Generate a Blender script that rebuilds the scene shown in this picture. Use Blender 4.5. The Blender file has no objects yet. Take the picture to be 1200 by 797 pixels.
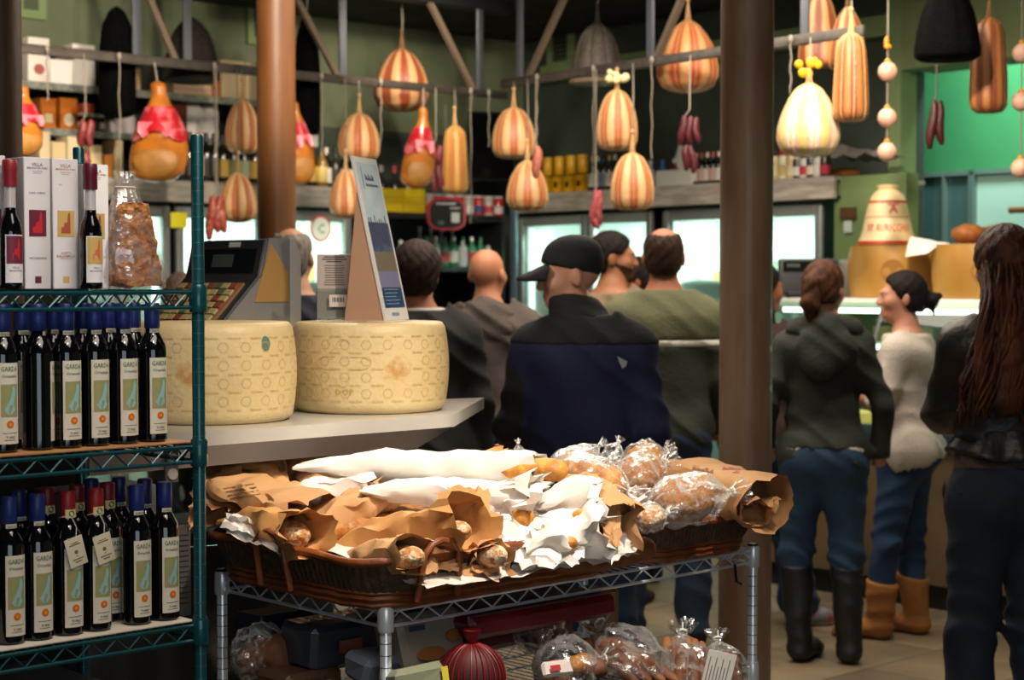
import bpy, math, random
import numpy as np
from mathutils import Vector, Matrix, noise
random.seed(7)
PI = math.pi
SC = bpy.context.scene
COL = SC.collection
# ------------------------------------------------------------------ camera
FPX = 2050.0; HZ = 326.0; CAMH = 1.6
PITCH = math.atan((398.5 - HZ) / FPX)
cam_data = bpy.data.cameras.new('camera'); cam = bpy.data.objects.new('camera', cam_data); COL.objects.link(cam)
cam_data.sensor_width = 36.0; cam_data.lens = FPX * 36.0 / 1200.0
cam.location = (0, 0, CAMH); cam.rotation_euler = (PI / 2 - PITCH, 0, 0)
cam_data.dof.use_dof = True; cam_data.dof.focus_distance = 3.75; cam_data.dof.aperture_fstop = 5.0
cam_data.clip_start = 0.05
SC.camera = cam
# ------------------------------------------------------------------ world, lights, exposure
w = bpy.data.worlds.new('world'); SC.world = w; w.use_nodes = True
w.node_tree.nodes['Background'].inputs[0].default_value = (1.0, 0.86, 0.72, 1); w.node_tree.nodes['Background'].inputs[1].default_value = 0.05
SC.view_settings.view_transform = 'Standard'; SC.view_settings.look = 'None'
SC.view_settings.exposure = 0.0; SC.view_settings.gamma = 1.0; SC.view_settings.use_curve_mapping = False
def aim(o, p, q):
    o.location = p; o.rotation_euler = (Vector(q) - Vector(p)).to_track_quat('-Z', 'Y').to_euler()
def spot(name, p, q, power, ang=60, col=(1, .80, .60), size=.06, blend=.6):
    l = bpy.data.lights.new(name, 'SPOT'); l.energy = power; l.color = col; l.spot_size = math.radians(ang); l.spot_blend = blend; l.shadow_soft_size = size
    o = bpy.data.objects.new(name, l); COL.objects.link(o); aim(o, p, q); return o
def area(name, p, q, power, sx, sy, col=(1, .84, .66)):
    l = bpy.data.lights.new(name, 'AREA'); l.energy = power; l.color = col; l.shape = 'RECTANGLE'; l.size = sx; l.size_y = sy
    o = bpy.data.objects.new(name, l); COL.objects.link(o); aim(o, p, q); return o
WARM = (1, .83, .64)
# track spots on the ceiling over the front displays
spot('track_spot_bread', (.75, 3.1, 3.25), (.0, 4.0, 1.05), 350, 36, (1, .90, .76), .05, .7)
spot('track_spot_bread_two', (-.75, 5.6, 3.25), (.12, 4.05, 1.05), 100, 34, (1, .88, .72), .05, .8)
spot('track_spot_cheese', (.9, 3.0, 3.25), (-.5, 4.5, 1.35), 170, 26, WARM, .05, .8)
spot('track_spot_boxes', (.2, 1.7, 3.2), (-.85, 3.4, 1.72), 55, 26, (1, .92, .84), .05, .9)
# track spots that light the hanging cheeses, shelves and shoppers
spot('track_spot_rail_a', (-.7, 6.0, 3.2), (-2.2, 9.3, 2.4), 420, 52, WARM, .06, .8)
spot('track_spot_shelf', (-1.5, 7.0, 3.2), (-2.9, 9.7, 2.5), 260, 50, WARM, .06, .8)
spot('track_spot_wall', (-.5, 9.6, 3.25), (-.9, 11.8, 2.5), 110, 75, WARM, .08, .8)
spot('track_spot_rail_b', (.1, 7.6, 3.25), (-.6, 10.6, 2.45), 170, 56, WARM, .06, .8)
spot('track_spot_rail_c', (.9, 6.6, 3.25), (.55, 9.6, 2.45), 95, 50, WARM, .06, .8)
spot('track_spot_rail_d', (1.3, 5.6, 3.25), (1.45, 8.0, 2.45), 30, 40, WARM, .06, .8)
spot('track_spot_deli', (1.3, 6.6, 3.25), (2.0, 9.0, 1.75), 230, 54, WARM, .06, .8)
spot('track_spot_shoppers', (-.4, 6.4, 3.3), (-.1, 7.2, 1.4), 60, 95, (1, .86, .72), .08, 1)
spot('track_spot_shoppers_two', (1.6, 6.4, 3.3), (1.4, 7.2, 1.0), 95, 80, (1, .86, .72), .08, 1)
area('ceiling_fill', (.6, 7.6, 3.32), (.6, 7.6, 0), 115, 2.4, 2.4, (1, .86, .70))  # soft overhead fill added for ambient light, not a fixture of the shop
area('ceiling_fill_front', (.2, 2.2, 3.32), (.2, 2.2, 0), 60, 2.2, 1.6, (1, .86, .72))  # second added fill, lifts the baskets and racks from the front
area('assumed_daylight_fill', (1.2, -1.9, 1.75), (.2, 5, 1.1), 36, 3.0, 1.9, (.80, .90, 1.0))   # front fill added as daylight from an assumed, unseen shop window behind the camera
area('kitchen_light', (2.75, 10.2, 3.25), (3.2, 10.55, 1.7), 38, .9, .5, (.84, 1, .90))
spot('face_fill_spot', (-1.5, 4.6, 3.25), (.2, 5.8, 1.7), 120, 22, (1, .88, .76), .06, 1)  # added fill aimed at the capped man's head, not one of the track lamps
# ------------------------------------------------------------------ geometry of the place
def P(px, py, d):
    xc = (px - 600) / FPX; yc = -(py - 398.5) / FPX
    c, s = math.cos(PITCH), math.sin(PITCH)
    k = d / (c + yc * s)
    return Vector((xc * k, d, CAMH + (yc * c - s) * k))
def zat(py, d): return P(600, py, d).z
class Line:                                  # a vertical plane through origin, x along it, n away from the room
    def __init__(s, o, deg):
        s.o = Vector((o[0], o[1])); s.a = math.radians(deg)
        s.e = Vector((math.cos(s.a), math.sin(s.a))); s.n = Vector((-math.sin(s.a), math.cos(s.a)))
    def hit(s, px, off=0.0):
        m = (px - 600) / FPX; b = s.o + s.n * off
        t = (m * b.y - b.x) / (s.e.x - m * s.e.y)
        return t
    def pt(s, t, off=0.0, z=0.0):
        p = s.o + s.e * t + s.n * off
        return Vector((p.x, p.y, z))
    def at(s, px, off=0.0, z=0.0): return s.pt(s.hit(px, off), off, z)
RACK = Line((-.619, 3.45), 43.3)             # front plane of the green rack, t=0 at its right post
CART = Line((-.266, 3.66), 43.3)             # front plane of the chrome cart, t=0 at its front corner post
WA = Line((0, 12.0), 43.3)                   # fronts of the shelving on the far left wall, t<0 to the left
WB = Line((0, 12.0), -52.0)                  # fronts of the coolers on the far right wall
CEIL = 3.35
# ------------------------------------------------------------------ materials
def lin(h):
    if isinstance(h, str):
        h = h.lstrip('#'); c = [int(h[i:i + 2], 16) / 255 for i in (0, 2, 4)]
        return tuple((x / 12.92 if x <= .04045 else ((x + .055) / 1.055) ** 2.4) for x in c)
    return tuple(h)
MATS = {}
def nodes_of(name):
    m = bpy.data.materials.new(name); m.use_nodes = True
    nt = m.node_tree; b = nt.nodes['Principled BSDF']
    return m, nt, b
def N(nt, typ, **kw):
    n = nt.nodes.new(typ)
    for k, v in kw.items():
        if k == 'in_':
            for kk, vv in v.items(): n.inputs[kk].default_value = vv
        else: setattr(n, k, v)
    return n
def ramp(nt, stops):
    r = nt.nodes.new('ShaderNodeValToRGB'); e = r.color_ramp.elements
    while len(e) < len(stops): e.new(.5)
    for i, (p, c) in enumerate(stops): e[i].position = p; e[i].color = (*lin(c), 1)
    return r
def mat(name, col, rough=.5, metal=0.0, col2=None, ns=8.0, nd=4.0, bump=0.0, bs=40.0, stretch=(1, 1, 1), spec=.5, lo=.35, hi=.65, emit=0.0, coat=0.0, sheen=0.0, third=None):
    if name in MATS: return MATS[name]
    m, nt, b = nodes_of(name); L = nt.links
    b.inputs['Roughness'].default_value = rough; b.inputs['Metallic'].default_value = metal
    b.inputs['Specular IOR Level'].default_value = spec
    if coat: b.inputs['Coat Weight'].default_value = coat
    if sheen: b.inputs['Sheen Weight'].default_value = sheen
    b.inputs['Base Color'].default_value = (*lin(col), 1)
    tc = N(nt, 'ShaderNodeTexCoord'); mp = N(nt, 'ShaderNodeMapping'); mp.inputs['Scale'].default_value = stretch
    L.new(tc.outputs['Object'], mp.inputs[0])
    if col2:
        t = N(nt, 'ShaderNodeTexNoise', in_={'Scale': ns, 'Detail': nd}); L.new(mp.outputs[0], t.inputs['Vector'])
        st = [(lo, col), (hi, col2)]
        if third: st.append((min(.95, hi + .15), third))
        r = ramp(nt, st); L.new(t.outputs[0], r.inputs[0]); L.new(r.outputs[0], b.inputs['Base Color'])
    if bump:
        t2 = N(nt, 'ShaderNodeTexNoise', in_={'Scale': bs, 'Detail': 3}); L.new(mp.outputs[0], t2.inputs['Vector'])
        bp = N(nt, 'ShaderNodeBump', in_={'Strength': bump, 'Distance': .01}); L.new(t2.outputs[0], bp.inputs['Height']); L.new(bp.outputs[0], b.inputs['Normal'])
    if emit:
        b.inputs['Emission Color'].default_value = (*lin(col), 1); b.inputs['Emission Strength'].default_value = emit
    MATS[name] = m; return m
def striped(name, c1, c2, n, c3=None, rough=.42, phase=0.0):
    """longitudinal stripes round the object's z axis"""
    if name in MATS: return MATS[name]
    m, nt, b = nodes_of(name); L = nt.links
    tc = N(nt, 'ShaderNodeTexCoord'); s = N(nt, 'ShaderNodeSeparateXYZ'); L.new(tc.outputs['Object'], s.inputs[0])
    a = N(nt, 'ShaderNodeMath', operation='ARCTAN2'); L.new(s.outputs[1], a.inputs[0]); L.new(s.outputs[0], a.inputs[1])
    ns = N(nt, 'ShaderNodeTexNoise', in_={'Scale': 14, 'Detail': 3}); L.new(tc.outputs['Object'], ns.inputs['Vector'])
    mu = N(nt, 'ShaderNodeMath', operation='MULTIPLY_ADD', in_={1: float(n), 2: phase}); L.new(a.outputs[0], mu.inputs[0])
    co = N(nt, 'ShaderNodeMath', operation='COSINE'); L.new(mu.outputs[0], co.inputs[0])
    ad = N(nt, 'ShaderNodeMath', operation='MULTIPLY_ADD', in_={1: 1.1, 2: -.55}); L.new(ns.outputs[0], ad.inputs[0])
    su = N(nt, 'ShaderNodeMath', operation='ADD'); L.new(co.outputs[0], su.inputs[0]); L.new(ad.outputs[0], su.inputs[1])
    mr = N(nt, 'ShaderNodeMapRange', in_={1: -1.1, 2: 1.1}); L.new(su.outputs[0], mr.inputs[0])
    r = ramp(nt, [(.25, c1), (.55, c3 or c2), (.8, c2)]); L.new(mr.outputs[0], r.inputs[0]); L.new(r.outputs[0], b.inputs['Base Color'])
    b.inputs['Roughness'].default_value = rough
    n2 = N(nt, 'ShaderNodeTexNoise', in_={'Scale': 60}); L.new(tc.outputs['Object'], n2.inputs['Vector'])
    bp = N(nt, 'ShaderNodeBump', in_={'Strength': .25, 'Distance': .01}); L.new(n2.outputs[0], bp.inputs['Height']); L.new(bp.outputs[0], b.inputs['Normal'])
    MATS[name] = m; return m
def clear(name, col='#ffffff', fac=.12, rough=.08, gl=None, var=0.0, ns=20, diffuse=0.0):
    """thin clear film or pane: mostly transparent with a glossy skin"""
    if name in MATS: return MATS[name]
    m = bpy.data.materials.new(name); m.use_nodes = True; nt = m.node_tree; nt.nodes.clear(); L = nt.links
    out = N(nt, 'ShaderNodeOutputMaterial'); mx = N(nt, 'ShaderNodeMixShader'); L.new(mx.outputs[0], out.inputs[0])
    tr = N(nt, 'ShaderNodeBsdfTransparent'); tr.inputs[0].default_value = (*lin(col), 1)
    g = N(nt, 'ShaderNodeBsdfGlossy'); g.inputs['Roughness'].default_value = rough; g.inputs[0].default_value = (*lin(gl or '#ffffff'), 1)
    top = g
    if diffuse:
        df = N(nt, 'ShaderNodeBsdfDiffuse'); df.inputs[0].default_value = (.85, .85, .85, 1)
        m2 = N(nt, 'ShaderNodeMixShader', in_={0: diffuse}); L.new(g.outputs[0], m2.inputs[1]); L.new(df.outputs[0], m2.inputs[2]); top = m2
    L.new(tr.outputs[0], mx.inputs[1]); L.new(top.outputs[0], mx.inputs[2])
    lw = N(nt, 'ShaderNodeLayerWeight', in_={'Blend': .25})
    ma = N(nt, "ShaderNodeMath", operation="MULTIPLY_ADD", in_={1: .42, 2: fac}); L.new(lw.outputs['Fresnel'], ma.inputs[0])
    src = ma
    if var:
        tc = N(nt, 'ShaderNodeTexCoord'); t = N(nt, 'ShaderNodeTexNoise', in_={'Scale': ns, 'Detail': 3}); L.new(tc.outputs['Object'], t.inputs['Vector'])
        mr = N(nt, 'ShaderNodeMapRange', in_={1: .42, 2: .72, 3: 0.0, 4: var}); L.new(t.outputs[0], mr.inputs[0])
        ad = N(nt, 'ShaderNodeMath', operation='ADD', use_clamp=True); L.new(ma.outputs[0], ad.inputs[0]); L.new(mr.outputs[0], ad.inputs[1]); src = ad
        bp = N(nt, 'ShaderNodeBump', in_={'Strength': .6, 'Distance': .01}); L.new(t.outputs[0], bp.inputs['Height']); L.new(bp.outputs[0], g.inputs['Normal'])
    L.new(src.outputs[0], mx.inputs[0])
    MATS[name] = m; return m
def glow(name, col, s):
    if name in MATS: return MATS[name]
    m = bpy.data.materials.new(name); m.use_nodes = True; nt = m.node_tree; nt.nodes.clear()
    o = N(nt, 'ShaderNodeOutputMaterial'); e = N(nt, 'ShaderNodeEmission'); e.inputs[0].default_value = (*lin(col), 1); e.inputs[1].default_value = s
    nt.links.new(e.outputs[0], o.inputs[0]); MATS[name] = m; return m
# ------------------------------------------------------------------ mesh helpers
class M:
    def __init__(s): s.v = []; s.f = []
    def add(s, vs, fs, mx=None):
        b = len(s.v)
        s.v += [tuple(mx @ Vector(p)) if mx is not None else tuple(p) for p in vs]
        s.f += [tuple(i + b for i in f) for f in fs]; return s
    def box(s, x0, x1, y0, y1, z0, z1, mx=None):
        vs = [(x, y, z) for z in (z0, z1) for y in (y0, y1) for x in (x0, x1)]
        return s.add(vs, [(0, 2, 3, 1), (4, 5, 7, 6), (0, 1, 5, 4), (2, 6, 7, 3), (0, 4, 6, 2), (1, 3, 7, 5)], mx)
    def cbox(s, c, sz, mx=None):
        return s.box(c[0] - sz[0] / 2, c[0] + sz[0] / 2, c[1] - sz[1] / 2, c[1] + sz[1] / 2, c[2] - sz[2] / 2, c[2] + sz[2] / 2, mx)
    def rbox(s, x0, x1, y0, y1, z0, z1, b=.004, mx=None):     # chamfered box
        b = min(b, (x1 - x0) / 2.2, (y1 - y0) / 2.2, (z1 - z0) / 2.2); base = len(s.v); vs = []; idx = {}
        for i, x in enumerate((x0, x1)):
            for j, y in enumerate((y0, y1)):
                for k, z in enumerate((z0, z1)):
                    sx, sy, sz = (1 if i == 0 else -1), (1 if j == 0 else -1), (1 if k == 0 else -1)
                    for a in range(3):
                        q = [x + sx * b, y + sy * b, z + sz * b]; q[a] = (x, y, z)[a]
                        idx[i, j, k, a] = len(vs); vs.append(q)
        fs = []
        for a in range(3):
            o = [t for t in range(3) if t != a]
            for side in (0, 1):
                quad = []
                for p, q in ((0, 0), (1, 0), (1, 1), (0, 1)):
                    ijk = [0, 0, 0]; ijk[a] = side; ijk[o[0]] = p; ijk[o[1]] = q; quad.append(idx[(*ijk, a)])
                flip = (side == 0) ^ (a == 1)
                fs.append(tuple(quad[::-1]) if flip else tuple(quad))
            for p in (0, 1):
                for q in (0, 1):
                    i0 = [0, 0, 0]; i1 = [0, 0, 0]; i0[o[0]] = i1[o[0]] = p; i0[o[1]] = i1[o[1]] = q; i0[a] = 0; i1[a] = 1
                    fs.append((idx[(*i0, o[0])], idx[(*i1, o[0])], idx[(*i1, o[1])], idx[(*i0, o[1])]))
        for i in (0, 1):
            for j in (0, 1):
                for k in (0, 1): fs.append((idx[i, j, k, 0], idx[i, j, k, 1], idx[i, j, k, 2]))
        return s.add(vs, fs, mx)
    def tube(s, pts, r, n=6, closed=False, caps=True):
        pts = [Vector(p) for p in pts]; m = len(pts); rs = r if isinstance(r, (list, tuple)) else [r] * m
        vs = []; prev = None
        for i, p in enumerate(pts):
            a = pts[(i - 1) % m] if (closed or i > 0) else p; c = pts[(i + 1) % m] if (closed or i < m - 1) else p
            t = (c - a).normalized() if (c - a).length > 1e-9 else Vector((0, 0, 1))
            if prev is None:
                prev = t.orthogonal().normalized()
            prev = prev - t * prev.dot(t)
            prev = prev.normalized() if prev.length > 1e-6 else t.orthogonal().normalized()
            q = t.cross(prev)
            for k in range(n):
                a_ = 2 * PI * k / n; vs.append(p + (prev * math.cos(a_) + q * math.sin(a_)) * rs[i])
        fs = []
        for i in range(m if closed else m - 1):
            for k in range(n):
                a0 = i * n; b0 = ((i + 1) % m) * n
                fs.append((a0 + k, a0 + (k + 1) % n, b0 + (k + 1) % n, b0 + k))
        if caps and not closed: fs += [tuple(range(n))[::-1], tuple(range((m - 1) * n, m * n))]
        return s.add(vs, fs)
    def lathe(s, prof, n=24, mx=None, rad=None):
        """prof [(r,z)] bottom to top; rad(angle, z) scales the radius"""
        vs = []; fs = []; m = len(prof)
        for r, z in prof:
            for k in range(n):
                a = 2 * PI * k / n; q = r * (rad(a, z) if rad else 1); vs.append((q * math.cos(a), q * math.sin(a), z))
        for i in range(m - 1):
            for k in range(n): fs.append((i * n + k, i * n + (k + 1) % n, (i + 1) * n + (k + 1) % n, (i + 1) * n + k))
        fs += [tuple(range(n))[::-1], tuple(range((m - 1) * n, m * n))]
        return s.add(vs, fs, mx)
    def prism(s, poly, z0, z1, mx=None):
        n = len(poly); vs = [(x, y, z0) for x, y in poly] + [(x, y, z1) for x, y in poly]
        fs = [tuple(range(n))[::-1], tuple(range(n, 2 * n))] + [(i, (i + 1) % n, n + (i + 1) % n, n + i) for i in range(n)]
        return s.add(vs, fs, mx)
    def grid(s, fn, nu, nv, wrapu=False):
        vs = [fn(i / (nu if wrapu else nu - 1), j / (nv - 1)) for j in range(nv) for i in range(nu)]; fs = []
        for j in range(nv - 1):
            for i in range(nu if wrapu else nu - 1):
                fs.append((j * nu + i, j * nu + (i + 1) % nu, (j + 1) * nu + (i + 1) % nu, (j + 1) * nu + i))
        return s.add(vs, fs)
    def ball(s, c, r, nu=14, nv=9):
        r = r if isinstance(r, (list, tuple)) else (r, r, r)
        vs = [(c[0], c[1], c[2] - r[2])]
        for j in range(1, nv):
            b = PI * j / nv - PI / 2
            for i in range(nu):
                a = 2 * PI * i / nu; vs.append((c[0] + r[0] * math.cos(b) * math.cos(a), c[1] + r[1] * math.cos(b) * math.sin(a), c[2] + r[2] * math.sin(b)))
        vs.append((c[0], c[1], c[2] + r[2])); fs = []
        for i in range(nu): fs.append((0, 1 + (i + 1) % nu, 1 + i))
        for j in range(nv - 2):
            for i in range(nu): fs.append((1 + j * nu + i, 1 + j * nu + (i + 1) % nu, 1 + (j + 1) * nu + (i + 1) % nu, 1 + (j + 1) * nu + i))
        t = len(vs) - 1; k = 1 + (nv - 2) * nu
        for i in range(nu): fs.append((t, k + i, k + (i + 1) % nu))
        return s.add(vs, fs)
    def displace(s, fn):
        s.v = [tuple(fn(Vector(p))) for p in s.v]; return s
def link(o, parent=None):
    COL.objects.link(o)
    if parent is not None: o.parent = parent
    return o
def mesh_of(name, m, material, smooth=45):
    me = bpy.data.meshes.new(name); me.from_pydata([tuple(p) for p in m.v], [], m.f); me.validate(); me.update()
    me.materials.append(material)
    if smooth:
        me.polygons.foreach_set('use_smooth', [True] * len(me.polygons))
        if smooth < 180: me.set_sharp_from_angle(angle=math.radians(smooth))
    return me
def rootmx(o): return Matrix.Translation(o.location) @ o.rotation_euler.to_matrix().to_4x4()
def obj(name, m, material, parent=None, world=False, smooth=45, label=None):
    if world and parent is not None:
        ch = []; q = parent
        while q is not None: ch.append(q); q = q.parent
        mx = Matrix.Identity(4)
        for q in reversed(ch): mx = mx @ rootmx(q)
        inv = mx.inverted(); m.v = [tuple(inv @ Vector(p)) for p in m.v]
    o = bpy.data.objects.new(name, mesh_of(name, m, material, smooth)); link(o, parent)
    if label: o['label'] = label
    return o
def tag(o, label, cat, group=None):
    o['label'] = label; o['category'] = cat
    if group: o['group'] = group
    return o
def thing(name, label, cat, loc=(0, 0, 0), rz=0.0, group=None):
    o = bpy.data.objects.new(name, None); o.empty_display_size = .05; COL.objects.link(o)
    o.location = loc; o.rotation_euler = (0, 0, rz); return tag(o, label, cat, group)
def single(name, label, cat, m, material, group=None, smooth=45):
    """one-mesh thing built in world coordinates; origin moved to the middle of its base"""
    a = np.array(m.v); lo, hi = a.min(0), a.max(0); c = Vector(((lo[0] + hi[0]) / 2, (lo[1] + hi[1]) / 2, lo[2]))
    m.v = [tuple(Vector(p) - c) for p in m.v]; o = obj(name, m, material, smooth=smooth); o.location = c
    return tag(o, label, cat, group)
def struct(name, m, material, parent=None, smooth=45):
    o = obj(name, m, material, parent, smooth=smooth)
    if parent is None: o['kind'] = 'structure'
    return o
KIDS = {}
def dup(root, loc=None, rz=None, label=None, group=None, parent=None):
    r = root.copy(); COL.objects.link(r)
    if parent is not None: r.parent = parent
    if loc is not None: r.location = loc
    if rz is not None: r.rotation_euler = (0, 0, rz)
    if label: r['label'] = label
    if group: r['group'] = group
    for ch in list(root.children): dup(ch, parent=r)
    return r
TXT = {}
def text(s, width=None, height=None, bold=False):
    """flat text outline, centred on 0,0 in the xy plane: (verts, faces, w, h)"""
    if s not in TXT:
        cu = bpy.data.curves.new('t', 'FONT'); cu.body = s; cu.resolution_u = 1; cu.size = 1
        if bold: cu.offset = .012
        ob = bpy.data.objects.new('t', cu); me = bpy.data.meshes.new_from_object(ob)
        v = np.array([q.co[:] for q in me.vertices]); f = [tuple(q.vertices) for q in me.polygons]
        bpy.data.objects.remove(ob); bpy.data.meshes.remove(me); bpy.data.curves.remove(cu)
        v = v - (v.min(0) + v.max(0)) / 2; TXT[s] = (v, f)
    v, f = TXT[s]; w = np.ptp(v[:, 0]); h = np.ptp(v[:, 1])
    k = width / w if width else height / h
    ky = k if not (width and height) else height / h
    return np.column_stack([v[:, 0] * k, v[:, 1] * ky, v[:, 2] * 0]), f
def text_on(m, s, fn, cx, cy, width=None, height=None, bold=True):
    """text mapped through fn(x,y) -> point"""
    v, f = text(s, width, height, bold); m.add([fn(cx + p[0], cy + p[1]) for p in v], f); return m
def rect_on(m, fn, x0, x1, y0, y1, n=1):
    vs = [fn(x0 + (x1 - x0) * i / n, y) for y in (y0, y1) for i in range(n + 1)]
    m.add(vs, [(i, i + 1, n + 1 + i + 1, n + 1 + i) for i in range(n)]); return m
def poly_on(m, fn, pts):
    m.add([fn(*p) for p in pts], [tuple(range(len(pts)))]); return m
ORD = ['first', 'second', 'third', 'fourth', 'fifth', 'sixth', 'seventh', 'eighth', 'ninth', 'tenth', 'eleventh', 'twelfth', 'thirteenth', 'fourteenth', 'fifteenth', 'sixteenth', 'seventeenth', 'eighteenth', 'nineteenth', 'twentieth']
def nz(p, s=1.0, seed=0.0): return noise.noise(Vector(p) * s + Vector((seed, seed * 1.7, -seed)))
# common materials
CHROME = mat('chrome', '#e8ecf0', .28, .5)
GREENEPOXY = mat('green_epoxy', '#0f4a50', .3, .35, coat=.4)
BLACK = mat('black_plastic', '#0c0c0d', .4)
DARK = mat('dark_metal', '#1b1c1d', .5)
WHITE = mat('white_paint', '#e8e6e0', .5)
STRING = mat('cotton_string', '#8d867a', .9)
STEEL = mat('brushed_steel', '#8d9094', .35, .9)
# ------------------------------------------------------------------ the room
OLIVE = mat('olive_wall', '#7a8468', .75, col2='#6c765c', ns=3, bump=.1, bs=12)
GREYGREEN = mat('grey_green_wall', '#4a544a', .8, col2='#3f4a41', ns=4, bump=.1, bs=14)
def isect(l1, o1, l2, o2):
    a = l1.o + l1.n * o1; b = l2.o + l2.n * o2; e, g = l1.e, l2.e; r = b - a
    det = e.x * (-g.y) + g.x * e.y; t = (r.x * (-g.y) + g.x * r.y) / det
    return a + e * t
CN = isect(WA, .75, WB, .75)
def wall_slab(line, t0, t1, off, z0, z1, th=.12):
    m = M(); p = [line.pt(t0, off), line.pt(t1, off), line.pt(t1, off + th), line.pt(t0, off + th)]
    return m.prism([(q.x, q.y) for q in p], z0, z1)
fl = M(); fl.box(-9, 9, -2, 16, -.1, 0)
FLOORM = mat('floor_stone', '#8a775c', .55, col2='#6f6250', ns=2.2, nd=8, bump=.12, bs=9, third='#9c8a6c')
FLOOR = struct('floor', fl, mat('floor_grout', '#4c4336', .8))
tm = M(); tm.rbox(-.246, .246, -.246, .246, 0, .006, .003); TILEM = [mesh_of('floor_tile', tm, mat('floor_stone_%d' % i, a, .5, col2=b, ns=3.2, nd=8, bump=.12, bs=12, third=c)) for i, (a, b, c) in enumerate((('#8a775c', '#756752', '#9c8a6c'), ('#83735b', '#6c6150', '#94836a'), ('#917e62', '#7a6b55', '#a08e70')))]
TL = Line((0, 5.4), 43.3); rt = random.Random(2)
for i in range(-12, 12):
    for j in range(-9, 15):
        q = TL.pt(i * .5, j * .5)
        if not (5.2 < q.y < 10.2 and -2.6 < q.x < 3.9): continue
        o = bpy.data.objects.new('floor_tile', TILEM[rt.randrange(3)]); link(o, FLOOR); o.location = (q.x, q.y, -.0045 + rt.uniform(-.0006, .0006)); o.rotation_euler = (0, 0, TL.a + rt.choice((0, PI / 2, PI)))
cl = M(); cl.box(-9, 9, -2, 16, CEIL, CEIL + .1); struct('ceiling', cl, mat('ceiling_dark', '#3c3a36', .9, col2='#24231f', ns=6, bump=.4, bs=30))
tA = (CN - WA.o).dot(WA.e); tB = (CN - WB.o).dot(WB.e)
TK = WB.hit(1066, .75)
struct('wall_left', wall_slab(WA, -9, tA, .75, 0, CEIL), OLIVE)
struct('wall_right', wall_slab(WB, tB, TK, .75, 0, CEIL), GREYGREEN)
# dark painted band of the left wall behind the middle shelves, as in the photo the wall is dark below the picture line
b1 = wall_slab(WA, WA.hit(352, .74), tA, .735, 0, 2.62, .014); struct('trim_1', b1, GREYGREEN)
# a wall panel with a pale frame and a vent grille on the upper right wall
# green pilaster and the kitchen recess on the right
PIL = mat('pale_green_paint', '#8fa674', .7, col2='#829a68', ns=3)
m = wall_slab(WB, TK - .06, TK + .03, .62, 0, CEIL, .14); struct('trim_2', m, PIL)
m = wall_slab(WB, WB.hit(977), WB.hit(1061), 0, 0, 2.16, .1); struct('wall_green_panel', m, mat('green_paint', '#7d9560', .65, col2='#708856', ns=4))
KG = mat('kitchen_green', '#4a9e6a', .6, col2='#419361', ns=2)
struct('wall_kitchen', wall_slab(WB, TK - 2, TK + 5.5, 1.75, 0, CEIL), KG)
struct('trim_3', wall_slab(WB, TK + .03, TK + 5, .62, 2.80, CEIL, .3), mat('soffit_olive', '#8a9a6a', .7, col2='#7d8d60', ns=3))
struct('trim_4', wall_slab(WB, TK + .16, TK + 5, 1.70, 2.44, 2.50, .05), PIL)
for i, (pa, pb, c) in enumerate(((1076, 1137, '#4f6f70'), (1140, 1330, '#bfe9dd'))):
    a, b = WB.hit(pa, 1.7), WB.hit(pb, 1.7)
    w_ = struct('window_%d' % (i + 1), wall_slab(WB, a, b, 1.72, .9, 2.25, .03), mat('kitchen_panel_%d' % i, c, .25, coat=.5))
    f = M()
    for (x0, x1, z0, z1) in ((a - .03, a, .87, 2.28), (b, b + .03, .87, 2.28), (a - .03, b + .03, 2.25, 2.28), ((a + b) / 2 - .008, (a + b) / 2 + .008, .9, 2.25)):
        p = [WB.pt(x0, 1.68), WB.pt(x1, 1.68), WB.pt(x1, 1.75), WB.pt(x0, 1.75)]; f.prism([(q.x, q.y) for q in p], z0, z1)
    struct('window_frame', f, mat('grey_frame', '#6b8580', .4), w_)
p = WB.at(1192, 1.5, 0); zz = zat(246, p.y)
m = M(); a0 = WB.hit(1184, 1.5); q0, q1 = WB.pt(a0, 1.5, zz), WB.pt(a0 + .7, 1.5, zz)
m.tube([q0, q1], .02, 10); m.ball(q0, .022, 10, 8); single('wooden_rod', 'short brown wooden rod sticking out before the pale kitchen window', 'rod', m, mat('rod_wood', '#8a5a2c', .5))
# upper wall details: pale soffit band and vent on the right wall, vents on the left wall
def vent(px0, px1, py0, py1, line, off, label):
    t0, t1 = line.hit(px0, off), line.hit(px1, off); q = line.pt((t0 + t1) / 2, off); z1_, z0_ = zat(py0, q.y), zat(py1, q.y)
    r = thing('wall_vent', label, 'vent', (q.x, q.y, z0_), line.a); W, H = abs(t1 - t0), z1_ - z0_
    f = M()
    for b_ in ((-W / 2 - .05, W / 2 + .05, -.03, 0, -.05, 0), (-W / 2 - .05, W / 2 + .05, -.03, 0, H, H + .05), (-W / 2 - .05, -W / 2, -.03, 0, 0, H), (W / 2, W / 2 + .05, -.03, 0, 0, H)): f.box(*b_)
    obj('frame', f, PIL, r); g = M(); g.box(-W / 2, W / 2, -.008, 0, 0, H); obj('grille_back', g, DARK, r)
    n = 6
    for i in range(n):
        s = M(); z = H * (i + .5) / n; s.box(-W / 2, W / 2, -.025, -.008, z - .006, z + .01); obj('slat', s, mat('vent_slat', '#566049', .6), r)
vent(649, 668, 40, 72, WB, .745, 'square pale framed vent on the right wall beside the dark netted bell')
vent(28, 46, -8, 12, WA, .745, 'dark air vent high on the olive wall at far left')
vent(297, 325, 8, 45, WA, .745, 'pale framed vent high on the olive wall behind the orange column')
t0, t1 = WB.hit(640, .72), WB.hit(1062, .72)
m = wall_slab(WB, t0, t1, .66, 3.02, 3.14, .09); struct('trim_5', m, PIL)
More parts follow.
